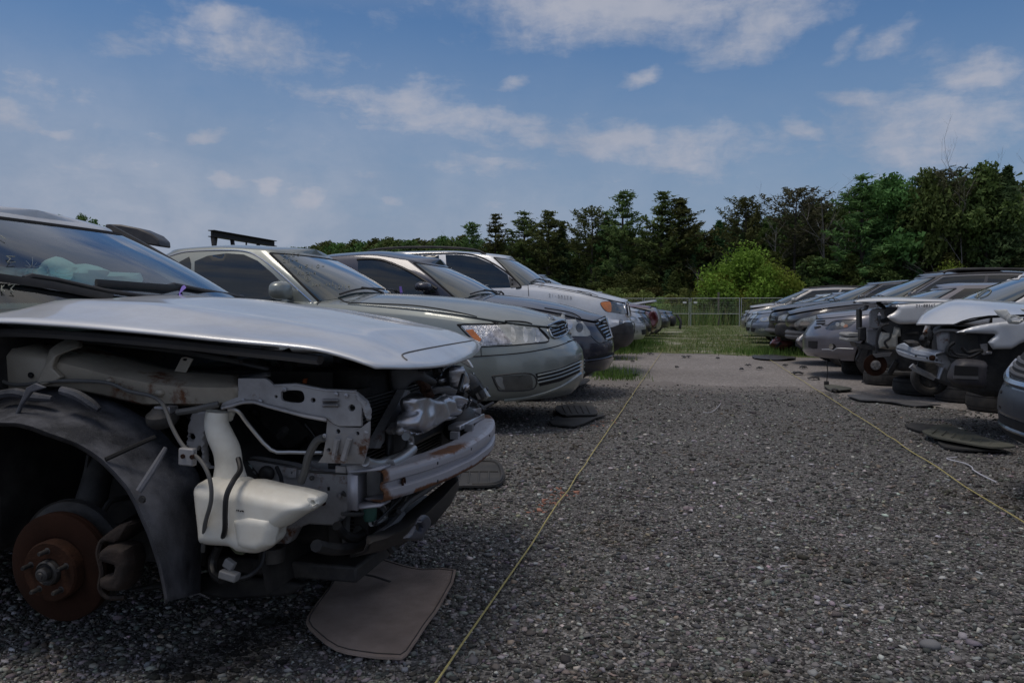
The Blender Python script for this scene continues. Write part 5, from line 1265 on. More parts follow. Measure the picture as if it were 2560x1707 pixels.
h = c.px('headlight', L_(k3, [(1585, 780), (1640, 745), (1700, 700), (1800, 685), (1900, 680), (2020, 690), (1960, 740), (1900, 780), (1800, 800), (1680, 812), (1600, 806)]), LENSD, step=6, th=.03)
if h:
    for q in ((1760, 735), (1830, 735)): c.px('projector_bowl', circ(*k3(*q), 5, 12), LENS, off=.007, step=5, parent=h[0], mirror=False)
    c.px('amber_reflector', L_(k3, [(1840, 760), (1870, 735), (1900, 740), (1900, 770), (1850, 780)]), mat('pale_amber', (.35, .16, .09), rough=.2, coat=1), off=.007, step=5, parent=h[0], mirror=False)
c.px('lower_grille', L_(k3, [(1350, 965), (1480, 965), (1475, 1070), (1420, 1075), (1352, 1050)]), BLACK, step=6)
c.px('upper_grille', L_(k3, [(1430, 770), (1520, 755), (1530, 775), (1440, 800)]), BLACK, step=6, mirror=False)
for v in (690, 725): c.pxline('grille_slot', L_(k3, [(1470, v), (1520, v - 3), (1580, v - 4)]), .014, BLACK, mirror=False)
f = c.px('fog_pocket', spl2(L_(k3, [(1640, 1050), (1650, 1015), (1690, 1000), (1725, 1020), (1735, 1060), (1690, 1090), (1650, 1080)]), 2, True), BLACK, step=5)
c.px('fog_lamp', circ(*k3(1672, 1040), 5.5, 14, 1.35), CHROME, step=4, off=.01)
c.pxline('bumper_crease', L_(k3, [(1540, 1085), (1640, 1085), (1700, 1098), (1760, 1068), (1980, 1075)]), .008, SILV, mirror=False)
c.pxline('gap_line', L_(k3, [(1540, 740), (1620, 745), (1700, 695), (1850, 675), (2050, 672)]), .008, BLACK)
c.mirrors(-1.6, 1.06, .8, LAV); c.wheels(DSTEEL, r=.32, xf=-.92, xr=-3.5); c.under(z0=.28)

# white stripped car
WP = paint('white_silver_paint', (.68, .68, .68), metal=.3, rough=.38, dust=.3)
FEN = dict(W=.87, L=4.5, zs=[(0, .9), (-1.3, 1.02), (-4.5, 1.04)], zb=[(0, .3), (-4.5, .32)], crown=[(0, .03), (-4.5, .04)], nose=[(0, 0), (1, .1)], hoodx=-1.2, nohood=True, cut=-1.2, arch=[(-3.55, .33, .35)],
    gh=dict(wsb=-1.06, wst=-1.84, rrt=-3.4, rbb=-4.1, wb=.78, wr=.58, cf0=.36, cf1=.24, zr=[(-1.9, 1.38), (-2.3, 1.42), (-3.4, 1.40)], crown=.05, bul=.03))
c = Car('wrecked_sedan', 'white car stripped of its front end with numbers written on its fender', 'car', 1.85, 10.0, PI, WP, FEN, GR)
W1 = c.root; wsd = c.windscreen(); c.windows(); c.rearwin()
c.px('paper_label', L_(k4, [(2035, 190), (2100, 152), (2290, 138), (2245, 186)]), mat('white_paper', (.68, .68, .68), rough=.9), off=.012, step=6, mirror=False, parent=wsd)
for k in range(5): c.pxline('label_writing', L_(k4, [(2095 + 30 * k, 178), (2100 + 30 * k, 158), (2112 + 30 * k, 175), (2118 + 30 * k, 160)]), .004, BLACK, mirror=False, parent=wsd, n=3, off=.016)
for pts in (((1740, 390), (1850, 310), (1910, 300), (1930, 320), (1880, 370), (1800, 400)), ((1760, 400), (1870, 320), (1920, 310)), ((1780, 340), (1770, 390))): c.pxline('chalk_mark', L_(k4, pts), .005, CHALK, mirror=False, parent=wsd, off=.01, n=5)
wheel(W1, (-3.55, .74, .32), .32, .19, ALLOY, side=-1); wheel(W1, (-3.55, -.74, .32), .32, .19, ALLOY)
def P4(Y): return lambda x, y: onY(*k4(x, y), Y)
def plt(name, pts, Y, m, parent, th=.012, kf=k4, holes=(), bevel=0.): return MB().plate([onY(*kf(*p), Y) for p in pts], (0, -1, 0), th, [[onY(*kf(*p), Y) for p in h] for h in holes]).obj(name, m, parent, bevel=bevel)
def stp(name, rows, m, parent, th=.008, n=26, kf=k4): return strip(name, [(L_(kf, r), Y) for r, Y in rows], m, parent, th, n)
stp('hood', [([(360, 438), (500, 432), (700, 428), (1000, 432), (1300, 436), (1480, 440)], 9.2), ([(350, 425), (480, 408), (700, 400), (1000, 406), (1250, 414), (1480, 424)], 9.35), ([(380, 412), (480, 396), (620, 380), (850, 379), (1100, 388), (1480, 412)], 9.9), ([(400, 420), (480, 400), (620, 385), (850, 384), (1100, 393), (1480, 416)], 10.7)], WP, W1, .012)
stp('hood_underside', [([(370, 440), (520, 452), (800, 462), (1100, 456), (1480, 448)], 9.35), ([(400, 440), (600, 455), (900, 460), (1200, 452), (1480, 446)], 10.5)], PLA, W1)
inflate(L_(k4, [(330, 455), (345, 425), (390, 415), (410, 425), (360, 455)]), lambda x, y: onY(x, y, 9.3), (0, -1, 0), .04, 4, 3).obj('hood_tip', PLA, W1)
fe = inflate(spl2(L_(k4, [(725, 610), (790, 570), (835, 535), (845, 500), (740, 487), (860, 470), (1100, 452), (1400, 445), (1700, 450), (1900, 470), (1900, 700), (1560, 690), (1300, 690), (1060, 690), (960, 694), (860, 690), (790, 660)]), 2, True), lambda x, y: onY(x, y, 9.18), (0, -1, 0), .03, 10, 5, back=.0).obj('fender', WP, W1, angle=70)
# writing on the fender
mb = MB(); xx = 1062
for ch in '21-00365':
    for st in TXT[ch]: mb.tube([onY(*k4(xx + a * 26, 500 - b * 34 - (xx - 1062) * .02), 9.118) for a, b in st], .0045, 4)
    xx += 29
mb.obj('marker_writing', mat('grey_marker', (.14, .14, .15), rough=.8), fe)
plt('headlight_pocket', [(735, 490), (850, 495), (840, 530), (780, 575), (720, 600), (700, 560)], 9.3, PLA, W1, .05)
plt('radiator_support', [(530, 560), (560, 520), (640, 510), (720, 520), (735, 560), (700, 640), (690, 720), (600, 745), (525, 735)], 9.45, SUPP, W1, .05, holes=[[(620, 580), (645, 550), (670, 590), (665, 680), (640, 700), (622, 660)]], bevel=.01)
plt('support_post', [(408, 520), (440, 500), (440, 760), (410, 760)], 10.2, PLA, W1, .2)
inflate(L_(k4, [(420, 520), (480, 470), (520, 480), (500, 530), (440, 545)]), lambda x, y: onY(x, y, 9.9), (0, -1, 0), .03, 6, 4).obj('latch_panel', SUPP, W1)
for a, b in ((792, 835), (845, 892)):
    plt('bumper_foam', [(262, a + 5), (415, a), (425, b), (258, b + 6)], 9.75, mat('grey_foam', (.33, .33, .32), rough=.8, dust=.4), W1, .5, bevel=.02)
plt('beam_end', [(412, 735), (490, 730), (490, 800), (480, 890), (415, 885)], 9.62, PLA, W1, .12, bevel=.01)
plt('frame_rail', [(490, 750), (620, 760), (640, 900), (560, 950), (495, 905)], 9.6, SUPP, W1, .1, bevel=.01)
inflate(L_(k4, [(640, 830), (660, 780), (790, 800), (810, 720), (880, 740), (888, 830), (850, 840), (850, 980), (740, 985), (640, 970), (625, 900)]), lambda x, y: onY(x, y, 9.35), (0, -1, 0), .07, 12, 6, wob=.3).obj('washer_tank', mat('old_tank', (.5, .48, .42), rough=.5, dust=.5, dcol=(.2, .16, .1), ds=6), W1)
for pts in (((750, 690), (640, 740), (610, 850), (605, 960), (590, 1100)), ((770, 780), (760, 850), (700, 900), (740, 970)), ((720, 690), (660, 720), (640, 800)), ((390, 940), (410, 1010), (370, 1100), (395, 1120))):
    MB().tube([onY(*k4(*p), 9.25) for p in pts], .012, 6, smooth=4).obj('cable', WIRE, W1)
plt('cross_plate', [(350, 900), (600, 960), (780, 985), (640, 1010), (380, 960)], 9.5, DARK, W1, .3)
plt('splash_shield', [(560, 1040), (640, 1030), (790, 1015), (760, 1060), (600, 1080)], 9.2, PLG, W1, .02)
dc = onY(*k4(592, 1165), 9.22)
MB().lathe([(.001, -.004), (.045, -.004), (.052, 0)], dc + Vector((0, -.02, 0)), n=28).obj('hub', mat('pale_hub', (.2, .19, .18), rough=.6, metal=.5, var=.4, vs=30), W1)
MB().lathe([(.05, -.01), (.055, 0), (.118, 0), (.118, .02), (.03, .02)], dc, n=40).obj('brake_disc', ROT, W1)
for k in range(5): MB().lathe([(.006, 0), (.006, -.014), (.001, -.014)], dc + Vector((.034 * math.cos(k * 1.257), -.022, .034 * math.sin(k * 1.257))), n=8).obj('wheel_stud', STEEL, W1)
MB().box((-.9, 0, .62), (1.1, 1.3, .6)).obj('engine', ENG, W1, local=True, bevel=.05)
MB().box((-1.32, 0, .65), (.04, 1.6, .75)).obj('firewall', ENG, W1, local=True)
mb = MB(); mb.lathe([(.34, .02), (.37, .02), (.37, .5), (.34, .5)], (-.9, -.85, .42), n=36); mb.lathe([(.34, -.5), (.37, -.5), (.37, -.02), (.34, -.02)], (-.9, .85, .42), n=36)
A2 = MB(); 
A2.grid([[(-.9 + .36 * math.cos(t), .84, .45 + .36 * math.sin(t)), (-.9 + .36 * math.cos(t), .4, .45 + .36 * math.sin(t))] for t in np.linspace(-.3, PI + .3, 24)]); A2.obj('wheel_liner', PLA, W1, local=True)
rj = random.Random(5); 
for k in range(14):
    p = (-.25 - rj.uniform(0, .6), rj.uniform(.1, .75), rj.uniform(.35, .95)); MB().tube([p, (p[0] + rj.uniform(-.2, .2), p[1] + rj.uniform(-.15, .15), p[2] + rj.uniform(-.15, .15))], rj.uniform(.01, .035), 6).obj('engine_hose', [DARK, ENG, PLG][k % 3], W1, local=True)

# pale silver stripped car
PS = paint('pale_silver_blue_paint', (.64, .66, .69), metal=.35, rough=.38, dust=.25)
F2 = dict(FEN); F2.update(L=4.5, zs=[(0, .8), (-1.3, .95), (-4.5, .98)], gh=dict(wsb=-1.0, wst=-1.8, rrt=-3.2, rbb=-4.0, wb=.78, wr=.58, cf0=.36, cf1=.24, zr=[(-1.75, 1.38), (-2.1, 1.43), (-3.2, 1.42)], crown=.05, bul=.03))
c = Car('wrecked_sedan', 'pale silver stripped car with white bumper beam and paper stuck on its hood', 'car', 1.68, 7.1, PI, PS, F2, GR)
W2 = c.root; c.windscreen(um=.88, c0=.02, c1=.95); c.windows(); c.rearwin()
wheel(W2, (-3.55, .74, .32), .32, .19, ALLOY, side=-1); wheel(W2, (-3.55, -.74, .32), .32, .19, ALLOY)
lowr = [(1062, 688), (1220, 690), (1500, 690), (1580, 655), (1700, 620), (1900, 592), (2306, 580), (2700, 575)]
sil = [(1185, 540), (1300, 480), (1420, 432), (1520, 412), (1700, 408), (1900, 420), (2306, 455), (2700, 480)]
ml = resamp(lowr, 30); sl_ = resamp(sil, 30)
md_ = [(a[0] * .45 + b[0] * .55, a[1] * .45 + b[1] * .55 - 8) for a, b in zip(ml, sl_)]
hd = stp('hood', [([(x, y + 8) for x, y in lowr], 6.36), (lowr, 6.34), (md_, 6.6), (sil, 7.1), ([(x + 10, y + 14) for x, y in sil], 7.8)], PS, W2, .012, 40)
stp('hood_underside', [([(1250, 700), (1500, 705), (1600, 672), (1900, 610), (2306, 590), (2700, 585)], 6.4), ([(1250, 705), (1500, 712), (1700, 660), (1900, 618), (2306, 600), (2700, 590)], 7.6)], PLA, W2, .01)
inflate(L_(k4, [(1515, 788), (1600, 758), (1700, 725), (1800, 703), (1900, 685), (2000, 671), (2100, 660), (2306, 650), (2700, 650), (2700, 880), (2400, 880), (2330, 890), (2260, 920), (2205, 955), (2160, 980), (1950, 984), (1885, 903), (1930, 860), (1972, 825), (1968, 812), (1950, 806), (1800, 803), (1650, 797)]), lambda x, y: onY(x, y, 6.30), (0, -1, 0), .022, 9, 5, back=0.).obj('fender', PS, W2, angle=70)
WH = paint('white_beam_paint', (.52, .55, .60), metal=.3, rough=.42, dust=.4)
tb = [(845, 950), (880, 930), (930, 932), (1000, 962), (1060, 1000), (1160, 1018), (1295, 1040)]; bb = [(842, 1000), (870, 1035), (930, 1062), (1000, 1080), (1060, 1095), (1160, 1108), (1285, 1122)]
Yb = [7.5, 7.3, 7.05, 6.8, 6.65, 6.55, 6.4]
rows = []
for t_, dx in ((-.25, .06), (0, 0), (.3, -.005), (.42, .012), (.6, .012), (.72, -.005), (1, 0), (1.2, .06)):
    rows.append([tuple(onY(*k4(a[0] + (b[0] - a[0]) * t_, a[1] + (b[1] - a[1]) * t_), Y_) + Vector((dx, 0, 0))) for a, b, Y_ in zip(tb, bb, Yb)])
o = MB().grid(rows).obj('bumper_beam', mat('white_beam', (.48, .51, .56), rough=.42, metal=.25, var=.1, dust=.3, rust=.12, rs=4), W2); mdf = o.modifiers.new('thickness', 'SOLIDIFY'); mdf.thickness = .008
inflate(spl2(L_(k4, [(1215, 1060), (1270, 1050), (1285, 1080), (1270, 1115), (1215, 1105)]), 2, True), lambda x, y: onY(x, y, 6.39), (0, -1, 0), .008, 5, 4).obj('beam_rust_plate', RUST, W2)
for q in ((1058, 1060), (1188, 1083)): MB().lathe([(.008, 0), (.008, -.004), (.001, -.004)], onY(*k4(*q), 6.40), n=10).obj('bolt', DARK, W2)
inflate(spl2(L_(k4, [(1300, 800), (1330, 770), (1440, 780), (1455, 850), (1430, 1010), (1380, 1035), (1320, 1020), (1300, 900)]), 2, True), lambda x, y: onY(x, y, 6.5), (0, -1, 0), .03, 12, 6).obj('radiator_support', SUPP, W2, angle=70)
stp('upper_tie', [([(1260, 790), (1350, 755), (1500, 760), (1640, 790)], 6.45), ([(1270, 800), (1350, 770), (1500, 775), (1640, 805)], 6.5)], SUPP, W2, .015)
for pts, m in (([(1110, 830), (1140, 815), (1165, 840), (1160, 900), (1130, 910), (1105, 880)], PLA), ([(1195, 760), (1230, 740), (1260, 800), (1245, 900), (1205, 880)], PLA), ([(1175, 910), (1210, 880), (1235, 900), (1230, 960), (1180, 970)], PLA), ([(910, 890), (980, 875), (1080, 890), (1120, 960), (1040, 985), (960, 930)], DARK)):
    inflate(spl2(L_(k4, pts), 2, True), lambda x, y: onY(x, y, 6.8), (0, -1, 0), .05, 8, 5, wob=.4).obj('air_duct', m, W2)
MB().tube([onY(*k4(1225, 690), 6.9), onY(*k4(1205, 740), 6.9), onY(*k4(1180, 810), 6.85)], .03, 8).obj('hood_latch', SUPP, W2)
mb = MB(); mb.plate([onY(*k4(*q), 6.75) for q in ((1090, 1120), (1310, 1150), (1290, 1300), (1150, 1230), (1080, 1180))], (0, -1, 0), .03); mb.obj('radiator', ENG, W2)
mb = MB()
for k in range(11): mb.tube([onY(*k4(1095, 1125 + k * 14), 6.73), onY(*k4(1300, 1152 + k * 14), 6.70)], .0035, 4)
mb.obj('condenser_fins', mat('condenser', (.11, .11, .11)), W2)
MB().tube([onY(*k4(*q), 6.72) for q in ((1005, 1170), (1040, 1200), (1150, 1255), (1275, 1310))], .025, 6).obj('lower_crossbar', SUPP, W2)
plt('frame_rail', [(1290, 1040), (1420, 1050), (1470, 1150), (1430, 1230), (1300, 1150)], 6.45, SUPP, W2, .1, bevel=.01)
stp('lower_cover', [([(1300, 1320), (1340, 1180), (1370, 1160)], 6.5), ([(1330, 1330), (1380, 1200), (1400, 1180)], 6.45)], STEEL, W2, .01)
duct = inflate(spl2(L_(k4, [(1435, 1280), (1470, 1160), (1560, 1090), (1700, 1095), (1855, 1120), (1865, 1200), (1850, 1400), (1780, 1440), (1600, 1420), (1500, 1400), (1440, 1340)]), 2, True), lambda x, y: onY(x, y, 6.2), (0, -1, 0), .10, 16, 7).obj('wheel_arch_duct', mat('purple_black_plastic', (.030, .028, .034), rough=.5, dust=.3), W2, angle=70)
plt('duct_opening', [(1510, 1170), (1780, 1185), (1775, 1285), (1500, 1280)], 6.095, BLACK, duct, .01)
plt('duct_lip', [(1500, 1285), (1780, 1295), (1780, 1330), (1500, 1320)], 6.09, PLG, duct, .02)
for pts in (((1500, 900), (1430, 960), (1430, 1040), (1520, 1070), (1680, 1070), (1800, 1010)), ((1470, 980), (1520, 1040), (1650, 1060)), ((1590, 960), (1650, 1020), (1750, 1000), (1830, 1000)), ((1440, 1000), (1470, 1050), (1560, 1075))):
    MB().tube([onY(*k4(*p), 6.38) for p in pts], .016, 6, smooth=4).obj('cable', WIRE, W2)
plt('apron_bracket', [(1805, 925), (1885, 915), (1890, 1040), (1830, 1045), (1820, 970)], 6.4, SUPP, W2, .02)
plt('apron_foot', [(1870, 1005), (1945, 1005), (1945, 1040), (1870, 1040)], 6.35, STEEL, W2, .03, bevel=.008)
MB().box((-.95, 0, .6), (1.1, 1.25, .5)).obj('engine', ENG, W2, local=True, bevel=.05); MB().box((-1.32, 0, .65), (.04, 1.6, .7)).obj('firewall', ENG, W2, local=True)
A2 = MB(); A2.grid([[(-.95 + .37 * math.cos(t), .8, .42 + .37 * math.sin(t)), (-.95 + .37 * math.cos(t), .35, .42 + .37 * math.sin(t))] for t in np.linspace(-.3, PI + .3, 24)]); A2.obj('wheel_liner', PLA, W2, local=True)
wc = onY(*k4(1220, 1310), 7.7)
tw = wheel(W2, tuple(wm(W2).inverted() @ wc), .155, .10, DSTEEL, steel=True, side=-1)
PAP = mat('crumpled_paper', (.68, .68, .64), rough=.9, bump=.2, bs=20)
inflate(L_(k4, [(1955, 532), (2105, 522), (2150, 582), (2100, 655), (2010, 600)]), lambda x, y: onY(x, y, 6.24), (0, -1, .6), .008, 6, 5, wob=.5).obj('paper_sheet', PAP, hd)
inflate(L_(k4, [(2095, 590), (2200, 585), (2290, 620), (2306, 660), (2240, 695), (2140, 690), (2105, 650)]), lambda x, y: onY(x, y, 6.2), (0, -1, .6), .02, 6, 5, holes=[L_(k4, [(2160, 630), (2205, 605), (2270, 640), (2240, 660), (2180, 655)])], wob=.5).obj('paper_roll', PAP, hd)
inflate(L_(k4, [(2258, 512), (2340, 515), (2340, 560), (2290, 545)]), lambda x, y: onY(x, y, 6.24), (0, -1, .6), .006, 6, 5, wob=.5).obj('paper_sheet', PAP, hd)

# blue grey car at the right edge
c = generic('sedan', 'slate blue car with bright grille strip at the right edge', 1.565, 4.35, PI, STEELB, GR, L=4.6, W=.88, hb=.86, hn=.75, roof=1.38, zb=.28, grille=False, nobumper=True, foglamp=False, P2=dict(nose=[(0, .10), (.12, .02), (.3, .0), (.5, .0), (.75, .05), (.9, .10), (1, .16)], cf=.62))
gl_ = c.patch('grille', [(0, .74), (.32, .74), (.36, .92), (0, .95)], c.S, BLACK, off=.004)
for v in (.78, .83, .88): c.uline('grille_bar', [(0, v), (.34, v - .005)], c.S, .012, PLG, n=10)
c.uline('grille_strip', [(0, .70), (.2, .70), (.4, .74), (.46, .80)], c.S, .022, CHROME, n=10)
c.patch('plate_panel', [(0, .38), (.2, .38), (.2, .64), (0, .64)], c.S, mat('plate_panel', (.03, .036, .048), rough=.4, dust=.1), off=.014, th=.02)
for q in ((.14, .43), (.16, .58)): c.patch('bolt_hole', circ(*q, .016, 8), c.S, BLACK, off=.017, step=.05)
c.patch('lower_grille', [(0, .10), (.34, .10), (.38, .32), (0, .34)], c.S, BLACK, off=.004)
c.uline('grille_bar', [(0, .21), (.36, .21)], c.S, .012, STEELB, n=10)
# ------------------------------------------------------------------ ground
def attr_mat(name, rough=.85, mul=1., bump=0., transl=0.):
    m = bpy.data.materials.new(name); m.use_nodes = True; nt = m.node_tree; b = nt.nodes['Principled BSDF']
    a = nt.nodes.new('ShaderNodeAttribute'); a.attribute_name = 'tone'
    nt.links.new(a.outputs['Color'], b.inputs['Base Color']); b.inputs['Roughness'].default_value = rough; b.inputs['Specular IOR Level'].default_value = .3
    if bump:
        tc = nt.nodes.new('ShaderNodeTexCoord'); n = nt.nodes.new('ShaderNodeTexNoise'); n.inputs['Scale'].default_value = 220; nt.links.new(tc.outputs['Object'], n.inputs[0])
        bp = nt.nodes.new('ShaderNodeBump'); bp.inputs['Strength'].default_value = bump; bp.inputs['Distance'].default_value = .004
        nt.links.new(n.outputs[0], bp.inputs['Height']); nt.links.new(bp.outputs[0], b.inputs['Normal'])
    if transl:
        t = nt.nodes.new('ShaderNodeBsdfTranslucent'); mx = nt.nodes.new('ShaderNodeMixShader'); mx.inputs[0].default_value = transl
        nt.links.new(a.outputs['Color'], t.inputs[0]); nt.links.new(b.outputs[0], mx.inputs[1]); nt.links.new(t.outputs[0], mx.inputs[2]); nt.links.new(mx.outputs[0], nt.nodes['Material Output'].inputs[0])
    return m

def groundmat(name, cols, scale, bump, big=((.8, 1.2), .25), mixn=None, fade=None):
    """stones of many greys packed edge to edge (Voronoi cells), over a slow change of tone"""
    m = bpy.data.materials.new(name); m.use_nodes = True; nt = m.node_tree; N = nt.nodes; Lk = nt.links; b = N['Principled BSDF']
    tc = N.new('ShaderNodeTexCoord'); P = tc.outputs['Object']
    v = N.new('ShaderNodeTexVoronoi'); v.inputs['Scale'].default_value = scale; Lk.new(P, v.inputs['Vector'])
    v.inputs['Randomness'].default_value = 1
    sep = N.new('ShaderNodeSeparateColor'); Lk.new(v.outputs['Color'], sep.inputs[0])
    cr = N.new('ShaderNodeValToRGB'); cr.color_ramp.elements[0].position = 0; cr.color_ramp.elements[0].color = (*cols[0][1], 1)
    cr.color_ramp.elements[1].position = cols[-1][0]; cr.color_ramp.elements[1].color = (*cols[-1][1], 1)
    for p, c in cols[1:-1]:
        e = cr.color_ramp.elements.new(p); e.color = (*c, 1)
    Lk.new(sep.outputs[0], cr.inputs[0])
    n = N.new('ShaderNodeTexNoise'); n.inputs['Scale'].default_value = big[1]; n.inputs['Detail'].default_value = 8; n.inputs['Roughness'].default_value = .65; Lk.new(P, n.inputs[0])
    mr = N.new('ShaderNodeMapRange'); mr.inputs[1].default_value = .3; mr.inputs[2].default_value = .7; mr.inputs[3].default_value = big[0][0]; mr.inputs[4].default_value = big[0][1]; Lk.new(n.outputs[0], mr.inputs[0])
    mu = N.new('ShaderNodeMix'); mu.data_type = 'RGBA'; mu.blend_type = 'MULTIPLY'; mu.inputs[0].default_value = 1
    Lk.new(cr.outputs[0], mu.inputs[6]); Lk.new(mr.outputs[0], mu.inputs[7]); col = mu.outputs[2]
    if mixn:
        n2 = N.new('ShaderNodeTexNoise'); n2.inputs['Scale'].default_value = mixn[1]; n2.inputs['Detail'].default_value = 9; n2.inputs['Roughness'].default_value = .7; Lk.new(P, n2.inputs[0])
        m2 = N.new('ShaderNodeMapRange'); m2.inputs[1].default_value = mixn[2]; m2.inputs[2].default_value = mixn[3]; Lk.new(n2.outputs[0], m2.inputs[0])
        mm = N.new('ShaderNodeMix'); mm.data_type = 'RGBA'; Lk.new(m2.outputs[0], mm.inputs[0]); Lk.new(col, mm.inputs[6]); mm.inputs[7].default_value = (*mixn[0], 1); col = mm.outputs[2]
    if fade:                                           # the stones thin out into packed dirt towards the far edge
        sp = N.new('ShaderNodeSeparateXYZ'); Lk.new(P, sp.inputs[0]); n3 = N.new('ShaderNodeTexNoise'); n3.inputs['Scale'].default_value = 1.3; n3.inputs['Detail'].default_value = 9; n3.inputs['Roughness'].default_value = .7; Lk.new(P, n3.inputs[0])
        a1 = N.new('ShaderNodeMath'); a1.operation = 'MULTIPLY_ADD'; Lk.new(n3.outputs[0], a1.inputs[0]); a1.inputs[1].default_value = 4.5; Lk.new(sp.outputs[1], a1.inputs[2])
        m3 = N.new('ShaderNodeMapRange'); m3.inputs[1].default_value = fade[0]; m3.inputs[2].default_value = fade[1]; Lk.new(a1.outputs[0], m3.inputs[0])
        mm = N.new('ShaderNodeMix'); mm.data_type = 'RGBA'; Lk.new(m3.outputs[0], mm.inputs[0]); Lk.new(col, mm.inputs[6]); mm.inputs[7].default_value = (*fade[2], 1); col = mm.outputs[2]
    Lk.new(col, b.inputs['Base Color']); b.inputs['Roughness'].default_value = .95; b.inputs['Specular IOR Level'].default_value = .25
    if bump:
        bp = N.new('ShaderNodeBump'); bp.inputs['Strength'].default_value = bump; bp.inputs['Distance'].default_value = .012; bp.invert = True
        Lk.new(v.outputs['Distance'], bp.inputs['Height']); Lk.new(bp.outputs[0], b.inputs['Normal'])
    return m

GREYS = [(0, (.05, .048, .046)), (.45, (.115, .111, .106)), (.75, (.20, .193, .185)), (.93, (.28, .27, .26)), (1., (.48, .465, .45))]
GRAV = groundmat('gravel', GREYS, 115, .9, ((.75, 1.15), .6), ((.05, .042, .036), 1.6, .58, .70), fade=(11.6, 12.9, (.24, .218, .204)))
DIRT = groundmat('packed_dirt', [(0, (.185, .167, .157)), (.6, (.245, .224, .21)), (.9, (.29, .266, .25)), (1, (.42, .39, .37))], 45, .25, ((.75, 1.15), .45), ((.06, .05, .045), .9, .60, .70))
MEAD = groundmat('meadow_soil', [(0, (.08, .115, .04)), (.6, (.12, .145, .055)), (1, (.20, .18, .10))], 9, .3, ((.7, 1.2), .2), ((.42, .38, .34), .9, .54, .62))
def sheet(name, poly, z, m, jag=0., seed=1, step=.5):
    rj = random.Random(seed); L = []
    for i in range(len(poly)):
        a, b = poly[i], poly[(i + 1) % len(poly)]; k = max(1, int(math.hypot(a[0] - b[0], a[1] - b[1]) / step)) if jag else 1
        for t in range(k):
            q = (a[0] + (b[0] - a[0]) * t / k, a[1] + (b[1] - a[1]) * t / k)
            L.append((q[0] + rj.uniform(-jag, jag), q[1] + rj.uniform(-jag, jag)))
    V2, T = tri2([L]); o = MB().add([(x, y, z) for x, y in V2], T).obj(name, m, smooth=False)
    for p in o.data.polygons:
        if p.normal.z < 0: p.flip()
    o['kind'] = 'structure'; return o
sheet('ground', [(-700, -60), (700, -60), (700, 900), (-700, 900)], 0, DIRT)
sheet('gravel_lot', [(-9, -6), (9, -6), (9, 4.2), (4.5, 6.4), (2.9, 7.6), (2.3, 9.1), (1.45, 10.5), (.4, 10.9), (-.5, 10.8), (-1.2, 11.3), (-3, 11), (-9, 11.5)], .005, GRAV, .3, 4, .22)
sheet('meadow', [(-60, 15), (-3.5, 15.2), (-1.0, 18.6), (.4, 18.1), (1.3, 17.6), (2.7, 17.2), (4, 15.8), (60, 16), (160, 40), (160, 260), (-160, 260), (-160, 40)], .006, MEAD, .22, 6, .5)

# loose stones lying on the gravel
ng = np.random.default_rng(5)
ph = (1 + 5 ** .5) / 2
ICO = np.array([(-1, ph, 0), (1, ph, 0), (-1, -ph, 0), (1, -ph, 0), (0, -1, ph), (0, 1, ph), (0, -1, -ph), (0, 1, -ph), (ph, 0, -1), (ph, 0, 1), (-ph, 0, -1), (-ph, 0, 1)]) / math.sqrt(1 + ph * ph)
ICF = np.array([(0, 11, 5), (0, 5, 1), (0, 1, 7), (0, 7, 10), (0, 10, 11), (1, 5, 9), (5, 11, 4), (11, 10, 2), (10, 7, 6), (7, 1, 8), (3, 9, 4), (3, 4, 2), (3, 2, 6), (3, 6, 8), (3, 8, 9), (4, 9, 5), (2, 4, 11), (6, 2, 10), (8, 6, 7), (9, 8, 1)])
def stones(n, y0, y1, r0, r1, pw):
    y = y0 + (y1 - y0) * ng.random(n) ** pw
    half = .72 * y + .25
    x = -math.tan(YAW) * y + half * (2 * ng.random(n) - 1)
    x = np.where(x < -3.4, -3.4 + ng.random(n), x)
    ok = (y < 10.1 + 1.6 * ng.random(n) ** 2) & (x < 4) & (y < 12.4 - 1.45 * np.maximum(x, 1.2))
    x, y = x[ok], y[ok]; k = len(x)
    r = r0 * (r1 / r0) ** (ng.random(k) ** 1.7); r[ng.random(k) < .02] *= 1.6
    return x, y, r
parts = [stones(75000, 1.35, 4.2, .0022, .0105, 1.25), stones(46000, 4.2, 11.4, .004, .013, 1.3)]
x = np.concatenate([p[0] for p in parts]); y = np.concatenate([p[1] for p in parts]); r = np.concatenate([p[2] for p in parts]); k = len(x)
V = ICO[None] * (1 + .36 * ng.standard_normal((k, 12, 1)).clip(-1.5, 1.6)) * r[:, None, None] * (1 + .35 * ng.standard_normal((k, 1, 3)).clip(-1.2, 1.5)) * np.array([1.15, 1.0, .62])
a = ng.random(k) * 2 * PI; ca, sa = np.cos(a)[:, None], np.sin(a)[:, None]
V = np.stack([V[..., 0] * ca - V[..., 1] * sa, V[..., 0] * sa + V[..., 1] * ca, V[..., 2]], -1)
V += np.stack([x, y, .005 + r * .32], -1)[:, None]
g = .05 + .27 * ng.random(k) ** 2.1; g[ng.random(k) < .09] *= 2.3; g = np.minimum(g, .55)
tint = 1 + .06 * ng.standard_normal((k, 3)); col = g[:, None] * tint * np.array([1.03, 1., .96])
br = ng.random(k) < .035; col[br] = np.stack([g[br] * 1.25, g[br] * 1.02, g[br] * .82], -1)
marks = [(onZ(1400, 1237), .10, .14), (onZ(1385, 1252), .07, .1), (onZ(1345, 1280), .05, .05), (onZ(1305, 1282), .04, .04), (onZ(1372, 1262), .06, .06), (onZ(1517, 1058), .10, .22), (onZ(1495, 1066), .06, .06), (onZ(1655, 1095), .03, .05), (onZ(2000, 1300), .02, .03), (onZ(1238, 1271), .03, .03)]
